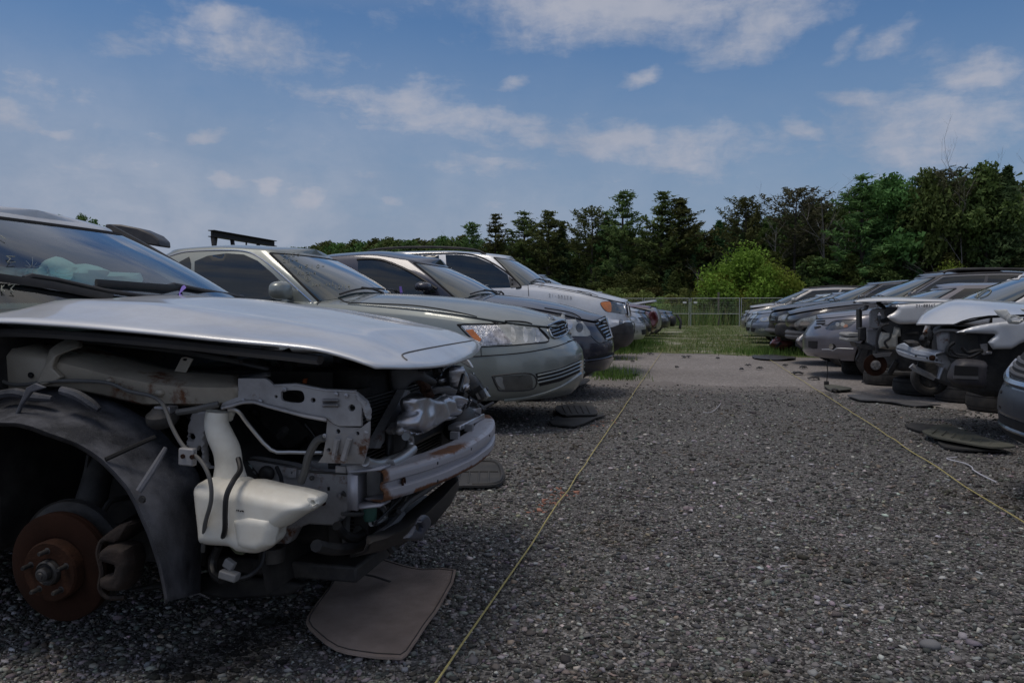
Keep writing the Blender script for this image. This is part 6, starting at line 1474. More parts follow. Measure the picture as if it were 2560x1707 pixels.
for p, rx, ry in marks:
    hit = (((x - p.x) / rx) ** 2 + ((y - p.y) / ry) ** 2 < 1) & (ng.random(k) < .4)
    col[hit] = np.array([.36, .18, .13]) * (.5 + .8 * ng.random((hit.sum(), 1)))
pat = np.array([noise.noise(Vector((a * 1.7, b * 1.7, 3.))) for a, b in zip(x, y)]); col *= (1 + .45 * pat)[:, None]; col[pat < -.35] *= np.array([1.06, .98, .88])
oil = [(onZ(560, 1650), .16, .12), (onZ(640, 1600), .10, .15), (onZ(700, 1560), .07, .06), (onZ(470, 1690), .1, .06)]
for p, rx, ry in oil:
    hit = ((x - p.x) / rx) ** 2 + ((y - p.y) / ry) ** 2 < 1 + .4 * ng.standard_normal(k)
    col[hit] *= .22
big = onZ(2325, 1623)
me = npmesh('gravel', V.reshape(-1, 3), (ICF[None] + 12 * np.arange(k)[:, None, None]).reshape(-1, 3), attr_mat('stone', .85, bump=.4), cols=np.repeat(col.clip(.008, 1), 12, 0))
o = link('gravel', me); tag(o, 'loose grey crushed stones spread over the aisle', 'gravel', kind='stuff')
o = blob((big.x, big.y, .014), (.03, .022, .016), 1.).obj('pebble', mat('smooth_stone', (.17, .17, .175), rough=.7, bump=.1)); tag(o, 'large smooth oval grey pebble lying on the gravel', 'stone')

# ------------------------------------------------------------------ strings
def string(X, y0, y1, lab, seed):
    rj = random.Random(seed); ys = np.linspace(y0, y1, 60)
    o = MB().tube([(X + rj.uniform(-.003, .003), float(v), .022 + rj.uniform(-.004, .006)) for v in ys], .0033, 6).obj('string', mat('yellow_twine', (.50, .43, .17), rough=.8, var=.25, vs=60, bump=.6, bs=300))
    tag(o, lab, 'string', 'yellow strings marking the aisle')
string(-.643, 1.2, 21.2, 'yellow string stretched along the front of the left row', 1)
string(1.491, 2.2, 17.6, 'yellow string stretched along the front of the right row', 2)

# ------------------------------------------------------------------ mats and litter
def onground(pts, z): return [onZ(*p, z) for p in pts]
def flatmat(name, pts, m, th=.012, lab=None, cat='car mat', z=.03, wob=.012, n=3, grp='floor mats thrown on the ground', edge=None, seed=0):
    P3 = onground(pts, z); P2 = [(p.x, p.y) for p in P3]
    if n: P2 = spl2(P2, n, True)
    V2, T = tri2([P2], .06); sd = seed * 7.3
    top = [Vector((a, b, z + wob * noise.noise(Vector((a * 3 + sd, b * 3, 0))) + wob * .3)) for a, b in V2]
    mb = MB(); up = [Vector((0, 0, 1))] * len(top)
    ar = sum((top[t[1]] - top[t[0]]).cross(top[t[2]] - top[t[0]]).z for t in T)
    if ar < 0: T = [t[::-1] for t in T]
    o = mb.shell(top, up, T, th).obj(name, m, angle=50)
    if lab: tag(o, lab, cat, grp)
    if edge:
        cx = sum(p[0] for p in P2) / len(P2); cy = sum(p[1] for p in P2) / len(P2)
        e = [(cx + (a - cx) * .96, cy + (b - cy) * .96) for a, b in P2]; e.append(e[0])
        q = MB().tube([(a, b, z + wob * noise.noise(Vector((a * 3 + sd, b * 3, 0))) + wob * .3 + .0005) for a, b in e], .0022, 5)
        q.obj('stitched_edge', edge, o)
    return o
CARP = mat('carpet_brown', (.37, .285, .235), rough=.95, var=.25, vs=7, bump=.5, bs=420, dust=.35, dcol=(.05, .045, .04), ds=4)
RMAT = mat('rubber_mat', (.028, .028, .028), rough=.6, var=.2, dust=.3, ds=5)
OMAT = mat('dusty_mat', (.075, .078, .06), rough=.8, var=.2, dust=.4, ds=6)
cm = flatmat('carpet_mat', [(765, 1572), (785, 1530), (850, 1420), (895, 1391), (945, 1398), (1010, 1415), (1060, 1425), (1140, 1428), (1110, 1495), (1065, 1570), (1018, 1636), (985, 1642), (900, 1636), (840, 1628), (790, 1600)], CARP, lab='brown grey carpet mat with heel patch lying beside the yellow string', th=.007, z=.022, wob=.022, edge=mat('mat_seam', (.06, .052, .047), rough=.95), n=2)
q = [(895, 1432), (935, 1440), (975, 1453)]
MB().tube([onZ(x_, y_, .047) for x_, y_ in q], .006, 6, flat=.5).obj('heel_patch', mat('mat_seam', (.05, .05, .05)), cm)
t_ = flatmat('rubber_mat', [(1140, 1200), (1150, 1155), (1200, 1147), (1240, 1150), (1258, 1170), (1260, 1195), (1240, 1212), (1180, 1215), (1130, 1215)], RMAT, lab='black ribbed rubber mat half under the rusty bumper beam', z=.03, wob=.006)
for k in range(4): MB().tube([onZ(1150 + 24 * k, 1180, .033), onZ(1146 + 25 * k, 1208, .033)], .006, 6).obj('mat_rib', RMAT, t_)
MB().tube([onZ(x_, y_, .034) for x_, y_ in ((1140, 1179), (1200, 1178), (1245, 1178))], .006, 6).obj('mat_rib', RMAT, t_)
MB().tube([onZ(x_, y_, .036) for x_, y_ in ((1150, 1158), (1200, 1151), (1238, 1154), (1252, 1172), (1254, 1193), (1237, 1207), (1180, 1210))], .008, 6, smooth=3).obj('mat_rim', RMAT, t_)
t_ = flatmat('rubber_mat', [(1388, 1018), (1420, 1010), (1475, 1007), (1486, 1020), (1492, 1035), (1440, 1037), (1405, 1036)], RMAT, lab='black grooved rubber mat on top of the other in front of the grey sedan', z=.05, wob=.01, seed=2)
for k in range(5): MB().tube([onZ(1405 + 15 * k, 1013, .062), onZ(1415 + 15 * k, 1033, .056)], .005, 6).obj('mat_rib', RMAT, t_)
flatmat('rubber_mat', [(1376, 1058), (1395, 1038), (1450, 1038), (1510, 1036), (1490, 1045), (1445, 1063), (1410, 1063)], RMAT, lab='black bent rubber mat underneath the grooved one near the string', z=.03, wob=.012, seed=3)
flatmat('rubber_mat', [(2262, 1062), (2300, 1060), (2380, 1068), (2350, 1082), (2300, 1076)], RMAT, lab='black rubber mat poking out behind the olive mat on the right', z=.03, wob=.012, seed=4)
t_ = flatmat('rubber_mat', [(2305, 1078), (2360, 1063), (2420, 1080), (2500, 1105), (2540, 1117), (2480, 1120), (2400, 1108), (2340, 1095)], OMAT, lab='olive dusty ribbed mat lying across the black mats on the right', z=.055, wob=.02, seed=5)
for k in range(7): MB().tube([onZ(2345 + 22 * k, 1071 + 5.5 * k, .072), onZ(2330 + 24 * k, 1083 + 4.6 * k, .068)], .004, 6).obj('mat_rib', OMAT, t_)
flatmat('rubber_mat', [(2345, 1100), (2400, 1110), (2480, 1121), (2500, 1126), (2430, 1125), (2365, 1117)], RMAT, lab='black rubber mat edge under the olive mat on the right', z=.03, wob=.012, seed=6)
flatmat('splash_panel', [(2118, 987), (2180, 990), (2240, 1000), (2330, 1008), (2350, 1012), (2290, 1014), (2210, 1003), (2150, 1000)], PLG, lab='flat torn grey splash panel lying in front of the stripped cars', cat='car part', z=.03, wob=.02, grp='torn car parts on the ground', seed=7)
flatmat('splash_panel', [(2060, 962), (2120, 968), (2125, 974), (2080, 975)], OMAT, lab='small brown flat panel on the dirt before the purple grey coupe', cat='car part', z=.03, wob=.02, grp='torn car parts on the ground', seed=8)
flatmat('splash_panel', [(1500, 928), (1560, 926), (1600, 932), (1570, 938), (1520, 937)], PLA, lab='flat black panel on the dirt in front of the white SUV', cat='car part', z=.03, wob=.02, grp='torn car parts on the ground', seed=9)
flatmat('splash_panel', [(1880, 890), (1930, 886), (1990, 894), (1960, 899), (1900, 897)], PLA, lab='flat black panel at the grass edge on the right', cat='car part', z=.03, wob=.02, grp='torn car parts on the ground', seed=10)
flatmat('splash_panel', [(1400, 958), (1450, 950), (1475, 955), (1440, 967), (1410, 966)], PLA, lab='crushed black plastic piece under the navy sedan bumper', cat='car part', z=.05, wob=.06, grp='torn car parts on the ground', seed=12)
p_ = onZ(2180, 957); o = inflate(spl2([(2152, 958), (2165, 942), (2184, 940), (2180, 962), (2195, 960), (2215, 972), (2190, 980), (2160, 976)], 2, True), lambda a, b: onY(a, b, p_.y), (0, -1, 0), .06, 12, 6, wob=.8, ws=9).obj('plastic_scrap', PLA); tag(o, 'crumpled black plastic scrap below the rusty disc on the right', 'car part', 'torn car parts on the ground')
rs_ = random.Random(11)
for k, (px_, py_, w_) in enumerate([(1715, 893, .35), (1795, 897, .1), (1625, 886, .2), (1870, 915, .12), (1855, 925, .1), (1900, 922, .15), (1963, 915, .12), (2010, 920, .2), (2040, 947, .25), (2090, 980, .14), (1580, 905, .12), (1690, 920, .1), (2140, 905, .3), (1990, 935, .3), (2455, 1003, .25)]):
    p_ = onZ(px_, py_, .012); mb = MB()
    for j in range(4):
        a_ = rs_.uniform(0, PI); d_ = Vector((math.cos(a_), math.sin(a_), rs_.uniform(-.05, .15))) * w_ * .5
        q_ = p_ + Vector((rs_.uniform(-.2, .2) * w_, rs_.uniform(-.2, .2) * w_, .01)); mb.tube([q_ - d_ * .6, q_ + Vector((0, 0, .02)), q_ + d_ * .6], [.012, .03, .01], 5, flat=.4)
    o = mb.obj('debris_scrap', PLA if k % 3 else DARK); tag(o, 'small broken black car scrap lying on the dirt of the aisle', 'debris', 'broken scraps on the dirt')
o = MB().tube([onZ(*p, .02) for p in ((2392, 1142), (2367, 1145), (2380, 1150), (2410, 1157), (2430, 1167), (2433, 1174), (2460, 1190), (2492, 1205))], .004, 6, smooth=3).obj('white_wire', mat('white_wire', (.55, .55, .6), rough=.5)); tag(o, 'bent white wire lying on the gravel right of the string', 'wire')
o = MB().tube([onZ(*p, .02) for p in ((1758, 1030), (1775, 1031), (1790, 1022), (1802, 1008))], .003, 6, smooth=3).obj('white_wire', mat('white_wire', (.55, .55, .6))); tag(o, 'short white wire lying on the gravel between the strings', 'wire')
o = MB().tube([onY(2067, 900, 10.7), onY(2069, 930, 10.7), onY(2066, 962, 10.7)], .006, 6).obj('hanging_wire', WIRE); MB().box(onY(2066, 958, 10.7), (.06, .03, .06)).obj('plug', PLA, o, bevel=.01); tag(o, 'thin black wire with a plug hanging before the purple grey coupe', 'wire')
def tyre_flat(c, r, w, lab, tilt=0.):
    t = MB().lathe([(r * .6, -w * .45), (r * .8, -w * .5), (r * .95, -w * .42), (r, -w * .2), (r, w * .2), (r * .95, w * .42), (r * .8, w * .5), (r * .6, w * .45), (r * .58, 0), (r * .6, -w * .45)], (0, 0, 0), axis='Z', n=40)
    o = t.obj('tyre', RUB, None); o.location = c; o.rotation_euler = (tilt, 0, 0); tag(o, lab, 'tyre', 'loose tyres under the right row')
    for z_ in (-.25, .25): MB().lathe([(r * 1.004, w * z_ - .004), (r * 1.004, w * z_ + .004)], (0, 0, 0), axis='Z', n=40).obj('tread_groove', BLACK, o, local=True)
    return o
a = onZ(2315, 992); tyre_flat((a.x + .05, a.y + .3, .10), .33, .2, 'black tyre lying flat below the stripped pale silver car')
a = onZ(2410, 1010); tyre_flat((a.x + .1, a.y + .3, .10), .3, .2, 'worn black tyre lying between the stripped silver car and the blue grey car')
a = onZ(2495, 1035); tyre_flat((a.x + .12, a.y + .3, .10), .3, .2, 'dusty tyre lying beside the blue grey bumper at the edge')
a = onZ(2150, 938); tyre_flat((a.x + .1, a.y + .3, .10), .31, .2, 'black tyre lying flat behind the rusty disc of the white stripped car')
a = onZ(2240, 968); tyre_flat((a.x + .0, a.y + .4, .10), .31, .2, 'black tyre in the shade between the two stripped cars')

# ------------------------------------------------------------------ fence, gantry, far things
GALV = mat('galvanised_steel', (.46, .47, .48), rough=.45, metal=.6, dust=.2)
FY = 46.6
edges = [-11.9, -9.0, -6.1, -3.2, None]
xs = [onY(v, 772, FY).x for v in (1370, 1489, 1609, 1725, 1851, 1973, 2095, 2217, 2340)]
for i in range(len(xs) - 1):
    x0, x1 = xs[i] + .05, xs[i + 1] - .05
    nth = ['rightmost but', '']
    where = ['behind the dark cars of the left row', 'behind the far end of the left row', 'just left of the aisle end', 'closing the middle of the aisle end', 'right of the aisle middle before the bush', 'behind the small silver hatchback', 'behind the pale minivan', 'behind the dark crossover'][i]
    t = thing('fence_panel', ((x0 + x1) / 2, FY, 0), 'galvanised wire mesh fence panel ' + where, 'fence panel', 'fence panels across the end of the yard')
    mb = MB(); 
    for x in (x0, x1): mb.tube([(x, FY, 0), (x, FY, 1.63)], .019, 8)
    for z in (1.6, .72): mb.tube([(x0, FY, z), (x1, FY, z)], .016, 8)
    mb.obj('frame', GALV, t)
    mb = MB()
    for k in range(1, 34): 
        x = x0 + (x1 - x0) * k / 34; mb.tube([(x, FY, .05), (x, FY, 1.6)], .0014, 4, caps=False)
    for k in range(1, 9): mb.tube([(x0, FY, .72 + .11 * k * .9), (x1, FY, .72 + .11 * k * .9)], .0014, 4, caps=False)
    mb.obj('mesh_infill', GALV, t)
    if i in (2, 3):
        x = (x1 - .25) if i == 2 else (x0 + .25)
        MB().box((x, FY - .03, 1.36), (.2, .01, .1)).obj('tag_plate', mat('white_plate', (.6, .6, .6)), t)
o = MB().tube([(onY(1797, 772, 48.5).x, 48.5, 0), (onY(1796, 772, 48.5).x, 48.5, 1.98)], .06, 8).obj('wooden_post', mat('grey_wood', (.12, .11, .09), rough=.9)); tag(o, 'grey wooden post standing behind the fence panels', 'post')
# steel gantry behind the grey sedan
D = 20.; GX = mat('dark_steel', (.02, .018, .018), rough=.6, metal=.3)
p0, p1 = atD(528, 575, D), atD(685, 597, D + 3.2)
gt = thing('gantry', ((p0.x + p1.x) / 2, (p0.y + p1.y) / 2, 0), 'dark steel gantry beam on splayed legs behind the grey sedan roof', 'gantry')
d = (p1 - p0); d.z = 0; d.normalize(); sd = Vector((-d.y, d.x, 0)); zt = p0.z
mb = MB()
for dz, w_, h_ in ((-.01, .18, .02), (-.085, .03, .13), (-.16, .18, .02)):
    a_, b_ = p0 + Vector((0, 0, dz)), Vector((p1.x, p1.y, p0.z)) + Vector((0, 0, dz)); vs_ = []
    for q in (a_, b_):
        for s1 in (-1, 1):
            for s2 in (-1, 1): vs_.append(q + sd * (w_ / 2 * s1) + Vector((0, 0, h_ / 2 * s2)))
    mb.add(vs_, [(0, 1, 3, 2), (4, 6, 7, 5), (0, 4, 5, 1), (2, 3, 7, 6), (0, 2, 6, 4), (1, 5, 7, 3)])
mb.obj('beam', GX, gt)
Lg = (Vector((p1.x, p1.y, 0)) - Vector((p0.x, p0.y, 0))).length
for t0, side in ((.02, -1), (.06, 1), (.30, -1), (.72, 1), (.97, 1)):
    q = p0 + d * (Lg * t0); q.z = zt - .17
    MB().tube([q, Vector((q.x, q.y, 0)) + sd * side * .9 + d * (-.9 if side < 0 else .7)], .055, 4).obj('leg', GX, gt)
q = p0 + d * (Lg * .52); q.z = zt - .17
MB().tube([q, q + Vector((0, 0, -.1)), q + Vector((.03, 0, -.16)), q + Vector((0, 0, -.22)), q + Vector((-.05, 0, -.18))], .022, 6).obj('hook', GX, gt)

# grass
def blades(name, P, h, w, cols, lab, cat, lean=.35):
    k = len(P); a = ng.random(k) * 2 * PI; hh = h * (.5 + ng.random(k)); ln = lean * hh * ng.standard_normal(k)
    dx, dy = np.cos(a), np.sin(a); ww = w * (.6 + .8 * ng.random(k))
    A = P + np.stack([dx * ww, dy * ww, np.zeros(k)], -1); B = P - np.stack([dx * ww, dy * ww, np.zeros(k)], -1)
    a2 = ng.random(k) * 2 * PI; C = P + np.stack([np.cos(a2) * ln, np.sin(a2) * ln, hh], -1)
    V = np.stack([A, B, C], 1).reshape(-1, 3); F = np.arange(3 * k).reshape(-1, 3)
    c = np.array(cols)[ng.integers(0, len(cols), k)] * (.6 + .8 * ng.random((k, 1)))
    o = link(name, npmesh(name, V, F, attr_mat(name + '_blades', .7, transl=.3), cols=np.repeat(c, 3, 0)))
    tag(o, lab, cat, kind='stuff'); return o
def keep(x, y, sc, th, sd=0.):
    return np.array([noise.noise(Vector((a * sc + sd, b * sc, 0))) > th for a, b in zip(x, y)])
n = 60000; y = 15.3 + 31 * ng.random(n) ** 1.25; x = -6 + 15 * ng.random(n)
left = np.interp(y, [15, 18, 19, 47], [-1.2, -1.0, -9, -9]); front = np.where(x < -1.0, 15.4, np.where(x < 1.3, 18.4, np.where(x < 3, 17.3, 15.5)))
ok = (y > front) & keep(x, y, .55, -.12) 
P = np.stack([x, y, np.full(n, .005)], -1)[ok]
blades('grass', P, .085, .006, [(.13, .21, .05), (.17, .22, .065), (.10, .17, .04), (.24, .23, .10)], 'low green and yellow grass growing at the end of the aisle', 'grass')
tx, ty = [], []
for (cx_, cy_, rx, ry, k) in ((1545, 948, .3, .3, 260), (1530, 940, .25, .5, 160), (1480, 860, .5, 1.2, 1500), (1560, 878, .6, 1., 1500), (1945, 885, .9, .8, 2200), (2070, 882, .6, .5, 700), (1600, 862, .6, 1.4, 1400)):
    c_ = onZ(cx_, cy_); tx += list(c_.x + rx * ng.standard_normal(k) * .6); ty += list(c_.y + ry * ng.standard_normal(k) * .6)
blades('grass_tuft', np.stack([tx, ty, np.full(len(tx), .005)], -1), .16, .005, [(.11, .2, .045), (.14, .23, .05)], 'taller green grass tufts around the parked cars', 'grass')
n = 70000; y = 47.5 + 22 * ng.random(n); x = -50 + 110 * ng.random(n)
hz = np.clip((y - 47.5) / 10, 0, 1)
P = np.stack([x, y, np.full(n, .0)], -1)[keep(x, y, .18, -.35)]
blades('tall_grass', P, 1.15, .03, [(.15, .235, .06), (.19, .25, .075), (.11, .18, .05), (.24, .25, .10)], 'tall olive meadow grass between the fence and the forest', 'grass', lean=.2)
# ------------------------------------------------------------------ forest: each tree is a thing with trunk and crown
BARK = mat('bark', (.055, .046, .038), rough=.95, var=.4, vs=3, bump=.5, bs=14)
DEADB = mat('dead_wood', (.22, .205, .19), rough=.95, var=.3, vs=3)
PINE = leafmat('pine_needles', (.105, .16, .052), .9)
SPRUCE = leafmat('spruce_needles', (.068, .112, .045), .9)
LEAF = leafmat('leaves', (.095, .15, .045), .75)
CEDAR = leafmat('cedar_leaves', (.085, .118, .034), .9)
BRIGHT = leafmat('bright_leaves', (.17, .235, .035), .5)
BROWN = leafmat('brown_needles', (.085, .082, .045), .6)

def quads(C, U, W_):
    """leaf faces: centres C, half axes U and W_"""
    V = np.stack([C - U - W_, C + U - W_ * .3, C + U + W_ * .3, C - U + W_], 1).reshape(-1, 3)
    return V, np.arange(len(V)).reshape(-1, 4)
def rv(k, r): v = r.standard_normal((k, 3)); return v / np.linalg.norm(v, axis=1)[:, None]
def conifer(seed, h, kind):
    r = np.random.default_rng(seed); C = []; U = []; br = MB()
    z = h * {'pine': .22, 'spruce': .04, 'cedar': .03, 'thin': .5}[kind]; step = {'pine': .52, 'spruce': .26, 'cedar': .22, 'thin': .4}[kind]
    Rm = {'pine': .25, 'spruce': .23, 'cedar': .17, 'thin': .18}[kind] * h
    while z < h - .15:
        t = z / h
        if kind == 'pine': R = Rm * 1.15 * (1.03 - t) ** .75 * min(1, .55 + t) * (.55 + .75 * r.random())
        elif kind == 'thin': R = Rm * (.5 + .8 * math.sin((t - .45) / .55 * PI)) * (.6 + .6 * r.random())
        elif kind == 'spruce': R = Rm * (1 - t) ** .8 * (.85 + .3 * r.random())
        else: R = Rm * math.sin(PI * min(1, .25 + .75 * t)) ** .7 * (.8 + .3 * r.random())
        nb = {'pine': 6, 'spruce': 9, 'cedar': 9, 'thin': 5}[kind]; a0 = r.random() * 6.28
        for k in range(nb):
            a = a0 + 6.283 * k / nb + .35 * r.standard_normal(); l = R * (.55 + .6 * r.random())
            if l < .12: l = .12
            rise = {'pine': .25, 'spruce': -.18, 'cedar': .45, 'thin': .3}[kind] + .12 * r.standard_normal()
            d = np.array([math.cos(a), math.sin(a), rise]); tip = np.array([0, 0, z]) + d * l
            if kind in ('pine', 'thin') and l > .5: br.tube([(0, 0, z), tuple(np.array([0, 0, z]) + d * l * .6), tuple(tip + np.array([0, 0, .08 * l]))], [.028, .012], 3, caps=False)
            ns = max(2, int(l / (.16 if kind != 'pine' else .15)))
            for q in range(ns):
                f = (q + r.random()) / ns
                if kind in ('pine', 'thin') and f < .3: continue
                base = np.array([0, 0, z]) + d * l * f + np.array([0, 0, (.25 * f * f * l if kind != 'spruce' else -.1 * f * f * l)])
                m = {'pine': 7, 'spruce': 3, 'cedar': 4, 'thin': 5}[kind]
                sp = {'pine': .13, 'spruce': .10, 'cedar': .13, 'thin': .12}[kind]
                C.append(base + r.standard_normal((m, 3)) * sp * np.array([1, 1, .38 if kind == 'pine' else .55]))
                u = d * .55 + r.standard_normal((m, 3)) * .6; u /= np.linalg.norm(u, axis=1)[:, None]
                U.append(u)
        z += step * (.7 + .6 * r.random()) * (1 if t < .8 else .7)
    C = np.concatenate(C); U = np.concatenate(U); k = len(C)
    W_ = np.cross(U, rv(k, r)); W_ /= np.linalg.norm(W_, axis=1)[:, None] + 1e-6
    s_ = {'pine': (.17, .06), 'spruce': (.17, .07), 'cedar': (.14, .075), 'thin': (.15, .055)}[kind]
    V, F = quads(C, U * s_[0] * (.7 + .6 * r.random((k, 1))), W_ * s_[1])
    return V, F, br
def decid(seed, h, base=.25, rad=.28, n=5200, s=.12, clumps=16, squash=.8, lobes=False):
    r = np.random.default_rng(seed); C = []; U = []
    R = rad * h; cz = h * (1 + base) / 2; hh = h * (1 - base) / 2
    cc = []
    for k in range(clumps):
        v = rv(1, r)[0]; q = r.random() ** .45 * .72
        if lobes: v[2] = abs(v[2]) * 1.1 - .35; q = .55 + .3 * r.random()
        cc.append((np.array([v[0] * R * q, v[1] * R * q, cz + v[2] * hh * q]), R * (.30 + .28 * r.random()) * (.72 + .3 * r.random() if lobes else 1)))
    cc.append((np.array([0, 0, h - R * .3]), R * .32))
    for c, cr_ in cc:
        m = int(n / len(cc)); v = rv(m, r); q = r.random((m, 1)) ** .4
        lump = 1 + .35 * np.array([noise.noise(Vector(p * 2.3 + c)) for p in v])[:, None]
        C.append(c + v * cr_ * q * lump * np.array([1, 1, squash])); U.append(rv(m, r))
    C = np.concatenate(C); U = np.concatenate(U); k = len(C)
    W_ = np.cross(U, rv(k, r)); W_ /= np.linalg.norm(W_, axis=1)[:, None] + 1e-6
    sc = s * (.6 + .8 * r.random((k, 1)))
    V, F = quads(C, U * sc, W_ * sc * .7); return V, F, cc
def limbs(h, cc, seed, r0):
    r = random.Random(seed); mb = MB(); sway = r.uniform(-.03, .03) * h
    tr = [(0, 0, 0), (sway * .3, 0, h * .25), (sway, sway * .4, h * .55), (sway * .6, 0, h * .9)]
    mb.tube(tr, [r0, r0 * .75, r0 * .45, r0 * .1], 7, smooth=3)
    for c, cr_ in cc[::2]:
        z0 = max(h * .18, min(float(c[2]) - cr_, h * .6)); f = z0 / h
        mb.tube([(sway * f, 0, z0), tuple((np.array([sway * f, 0, z0]) + c) / 2 + np.array([0, 0, -.05 * h])), tuple(c)], [r0 * .4, r0 * .22, r0 * .06], 5, smooth=3, caps=False)
    return mb
def dead(seed, h):
    r = random.Random(seed); mb = MB()
    def grow(p, d, l, rr, lev):
        pts = [p]; q = p; n = 4
        for k in range(n):
            d = (d + Vector((r.uniform(-.2, .2), r.uniform(-.2, .2), r.uniform(-.05, .12)))).normalized(); q = q + d * (l / n); pts.append(q)
        mb.tube(pts, [rr, rr * .4], 5 if lev == 0 else 3, caps=False)
        if lev < 3:
            for k in range(7 if lev == 0 else 4):
                f = r.uniform(.35 if lev == 0 else .2, 1.); i = min(int(f * n), n - 1); b = pts[i].lerp(pts[i + 1], f * n - i)
                a = r.uniform(0, 6.28); nd = (d * .55 + Vector((math.cos(a), math.sin(a), r.uniform(.1, .7)))).normalized()
                grow(b, nd, l * r.uniform(.3, .5), rr * .42, lev + 1)
    grow(Vector((0, 0, 0)), Vector((0, 0, 1)), h * .85, h * .0075, 0)
    return mb

PROTO = {}
def proto(key, mk, crown_m, trunk_mb):
    cm_ = None
    if mk is not None: cm_ = npmesh('crown', mk[0], mk[1], crown_m)
    PROTO.setdefault(key, []).append((cm_, trunk_mb.mesh('trunk', DEADB if key == 'dead' else BARK)))
for i in range(4):
    V, F, br = conifer(10 + i, 12, 'pine'); br.tube([(0, 0, 0), (.1, 0, 5), (.05, .05, 9), (0, 0, 11.9)], [.2, .02], 7); proto('pine', (V, F), PINE, br)
for i in range(3):
    V, F, br = conifer(20 + i, 11, 'spruce'); br.tube([(0, 0, 0), (0, 0, 10.9)], [.16, .01], 7); proto('spruce', (V, F), SPRUCE, br)
for i in range(3):
    V, F, br = conifer(30 + i, 8, 'cedar'); br.tube([(0, 0, 0), (0, 0, 7.9)], [.14, .01], 7); proto('cedar', (V, F), CEDAR, br)
for i in range(2):
    V, F, br = conifer(40 + i, 11, 'thin'); br.tube([(0, 0, 0), (.2, 0, 5), (.1, .05, 9), (0, 0, 10.9)], [.13, .02], 7); proto('thin', (V, F), BROWN if i else PINE, br)
for i in range(5):
    V, F, cc = decid(50 + i, 9, base=.2 + .06 * (i % 3), rad=.27 + .03 * (i % 2), clumps=16 + i, n=6500); proto('leafy', (V, F), LEAF, limbs(9, cc, i, .13))
for i in range(2):
    V, F, cc = decid(60 + i, 4.5, base=-.1, rad=.60, n=13000, s=.07, clumps=17, squash=.8, lobes=True); proto('bush', (V, F), BRIGHT, limbs(4.5, cc, i, .1))
for i in range(3):
    V, F, cc = decid(70 + i, 2, base=-.3, rad=.6, n=2600, s=.07, clumps=11); proto('shrub', (V, F), LEAF if i else CEDAR, limbs(2, cc, i, .04))
SCRUB = leafmat('scrub_leaves', (.18, .235, .07), .6)
for i in range(3):
    V, F, cc = decid(75 + i, 2.4, base=-.2, rad=.5, n=3000, s=.065, clumps=16); proto('scrub', (V, F), SCRUB, limbs(2.4, cc, i, .035))
for i in range(4): proto('dead', None, None, dead(80 + i, 10))
PH = dict(pine=12, spruce=11, cedar=8, thin=11, leafy=9, bush=4.5, shrub=2, dead=10, scrub=2.4)
INFO = dict(pine=('pine_tree', 'tree'), spruce=('spruce_tree', 'tree'), cedar=('cedar_tree', 'tree'), thin=('pine_tree', 'tree'), leafy=('leafy_tree', 'tree'), bush=('bush', 'bush'), shrub=('shrub', 'shrub'), scrub=('shrub', 'shrub'), dead=('bare_tree', 'tree'))
LAB = dict(pine='dark green pine tree with ragged layered branches at the forest edge', spruce='dark conical spruce tree standing in the forest', cedar='olive green columnar cedar tree at the forest edge',
    thin='thin sparse pine tree with a bare lower trunk in the forest', leafy='mid green leafy tree standing in the forest', bush='bright green bush', shrub='low green shrub growing at the foot of the forest', scrub='pale olive scrub bush growing in the meadow behind the fence', dead='grey bare tree with leafless branches at the forest edge')
GRP = dict(pine='pine trees of the forest', spruce='spruce trees of the forest', cedar='cedar trees of the forest', thin='thin pines of the forest', leafy='leafy trees of the forest', bush='bright bushes behind the fence', shrub='shrubs at the forest edge', dead='bare trees of the forest', scrub='olive scrub bushes behind the fence')
rt_ = random.Random(21); cnt_ = {}
def plant(kind, p, h, label=None, wd=1., var=None):
    c = cnt_.get(kind, 0); cnt_[kind] = c + 1; L = PROTO[kind]
    cm_, tm = L[(c if var is None else var) % len(L)]
    t = thing(INFO[kind][0], (p[0], p[1], -.02), label or LAB[kind], INFO[kind][1], GRP[kind], rt_.uniform(0, 6.28))
    s_ = h / PH[kind]; t.scale = (s_ * wd, s_ * wd, s_)
    link('trunk', tm, t)
    if cm_: link('crown', cm_, t)
    return t
def ground_at(px, D): p = atD(px, 772, D); return p.x, p.y
def top_h(py, D): return 1 + (772 - py) / FP * D
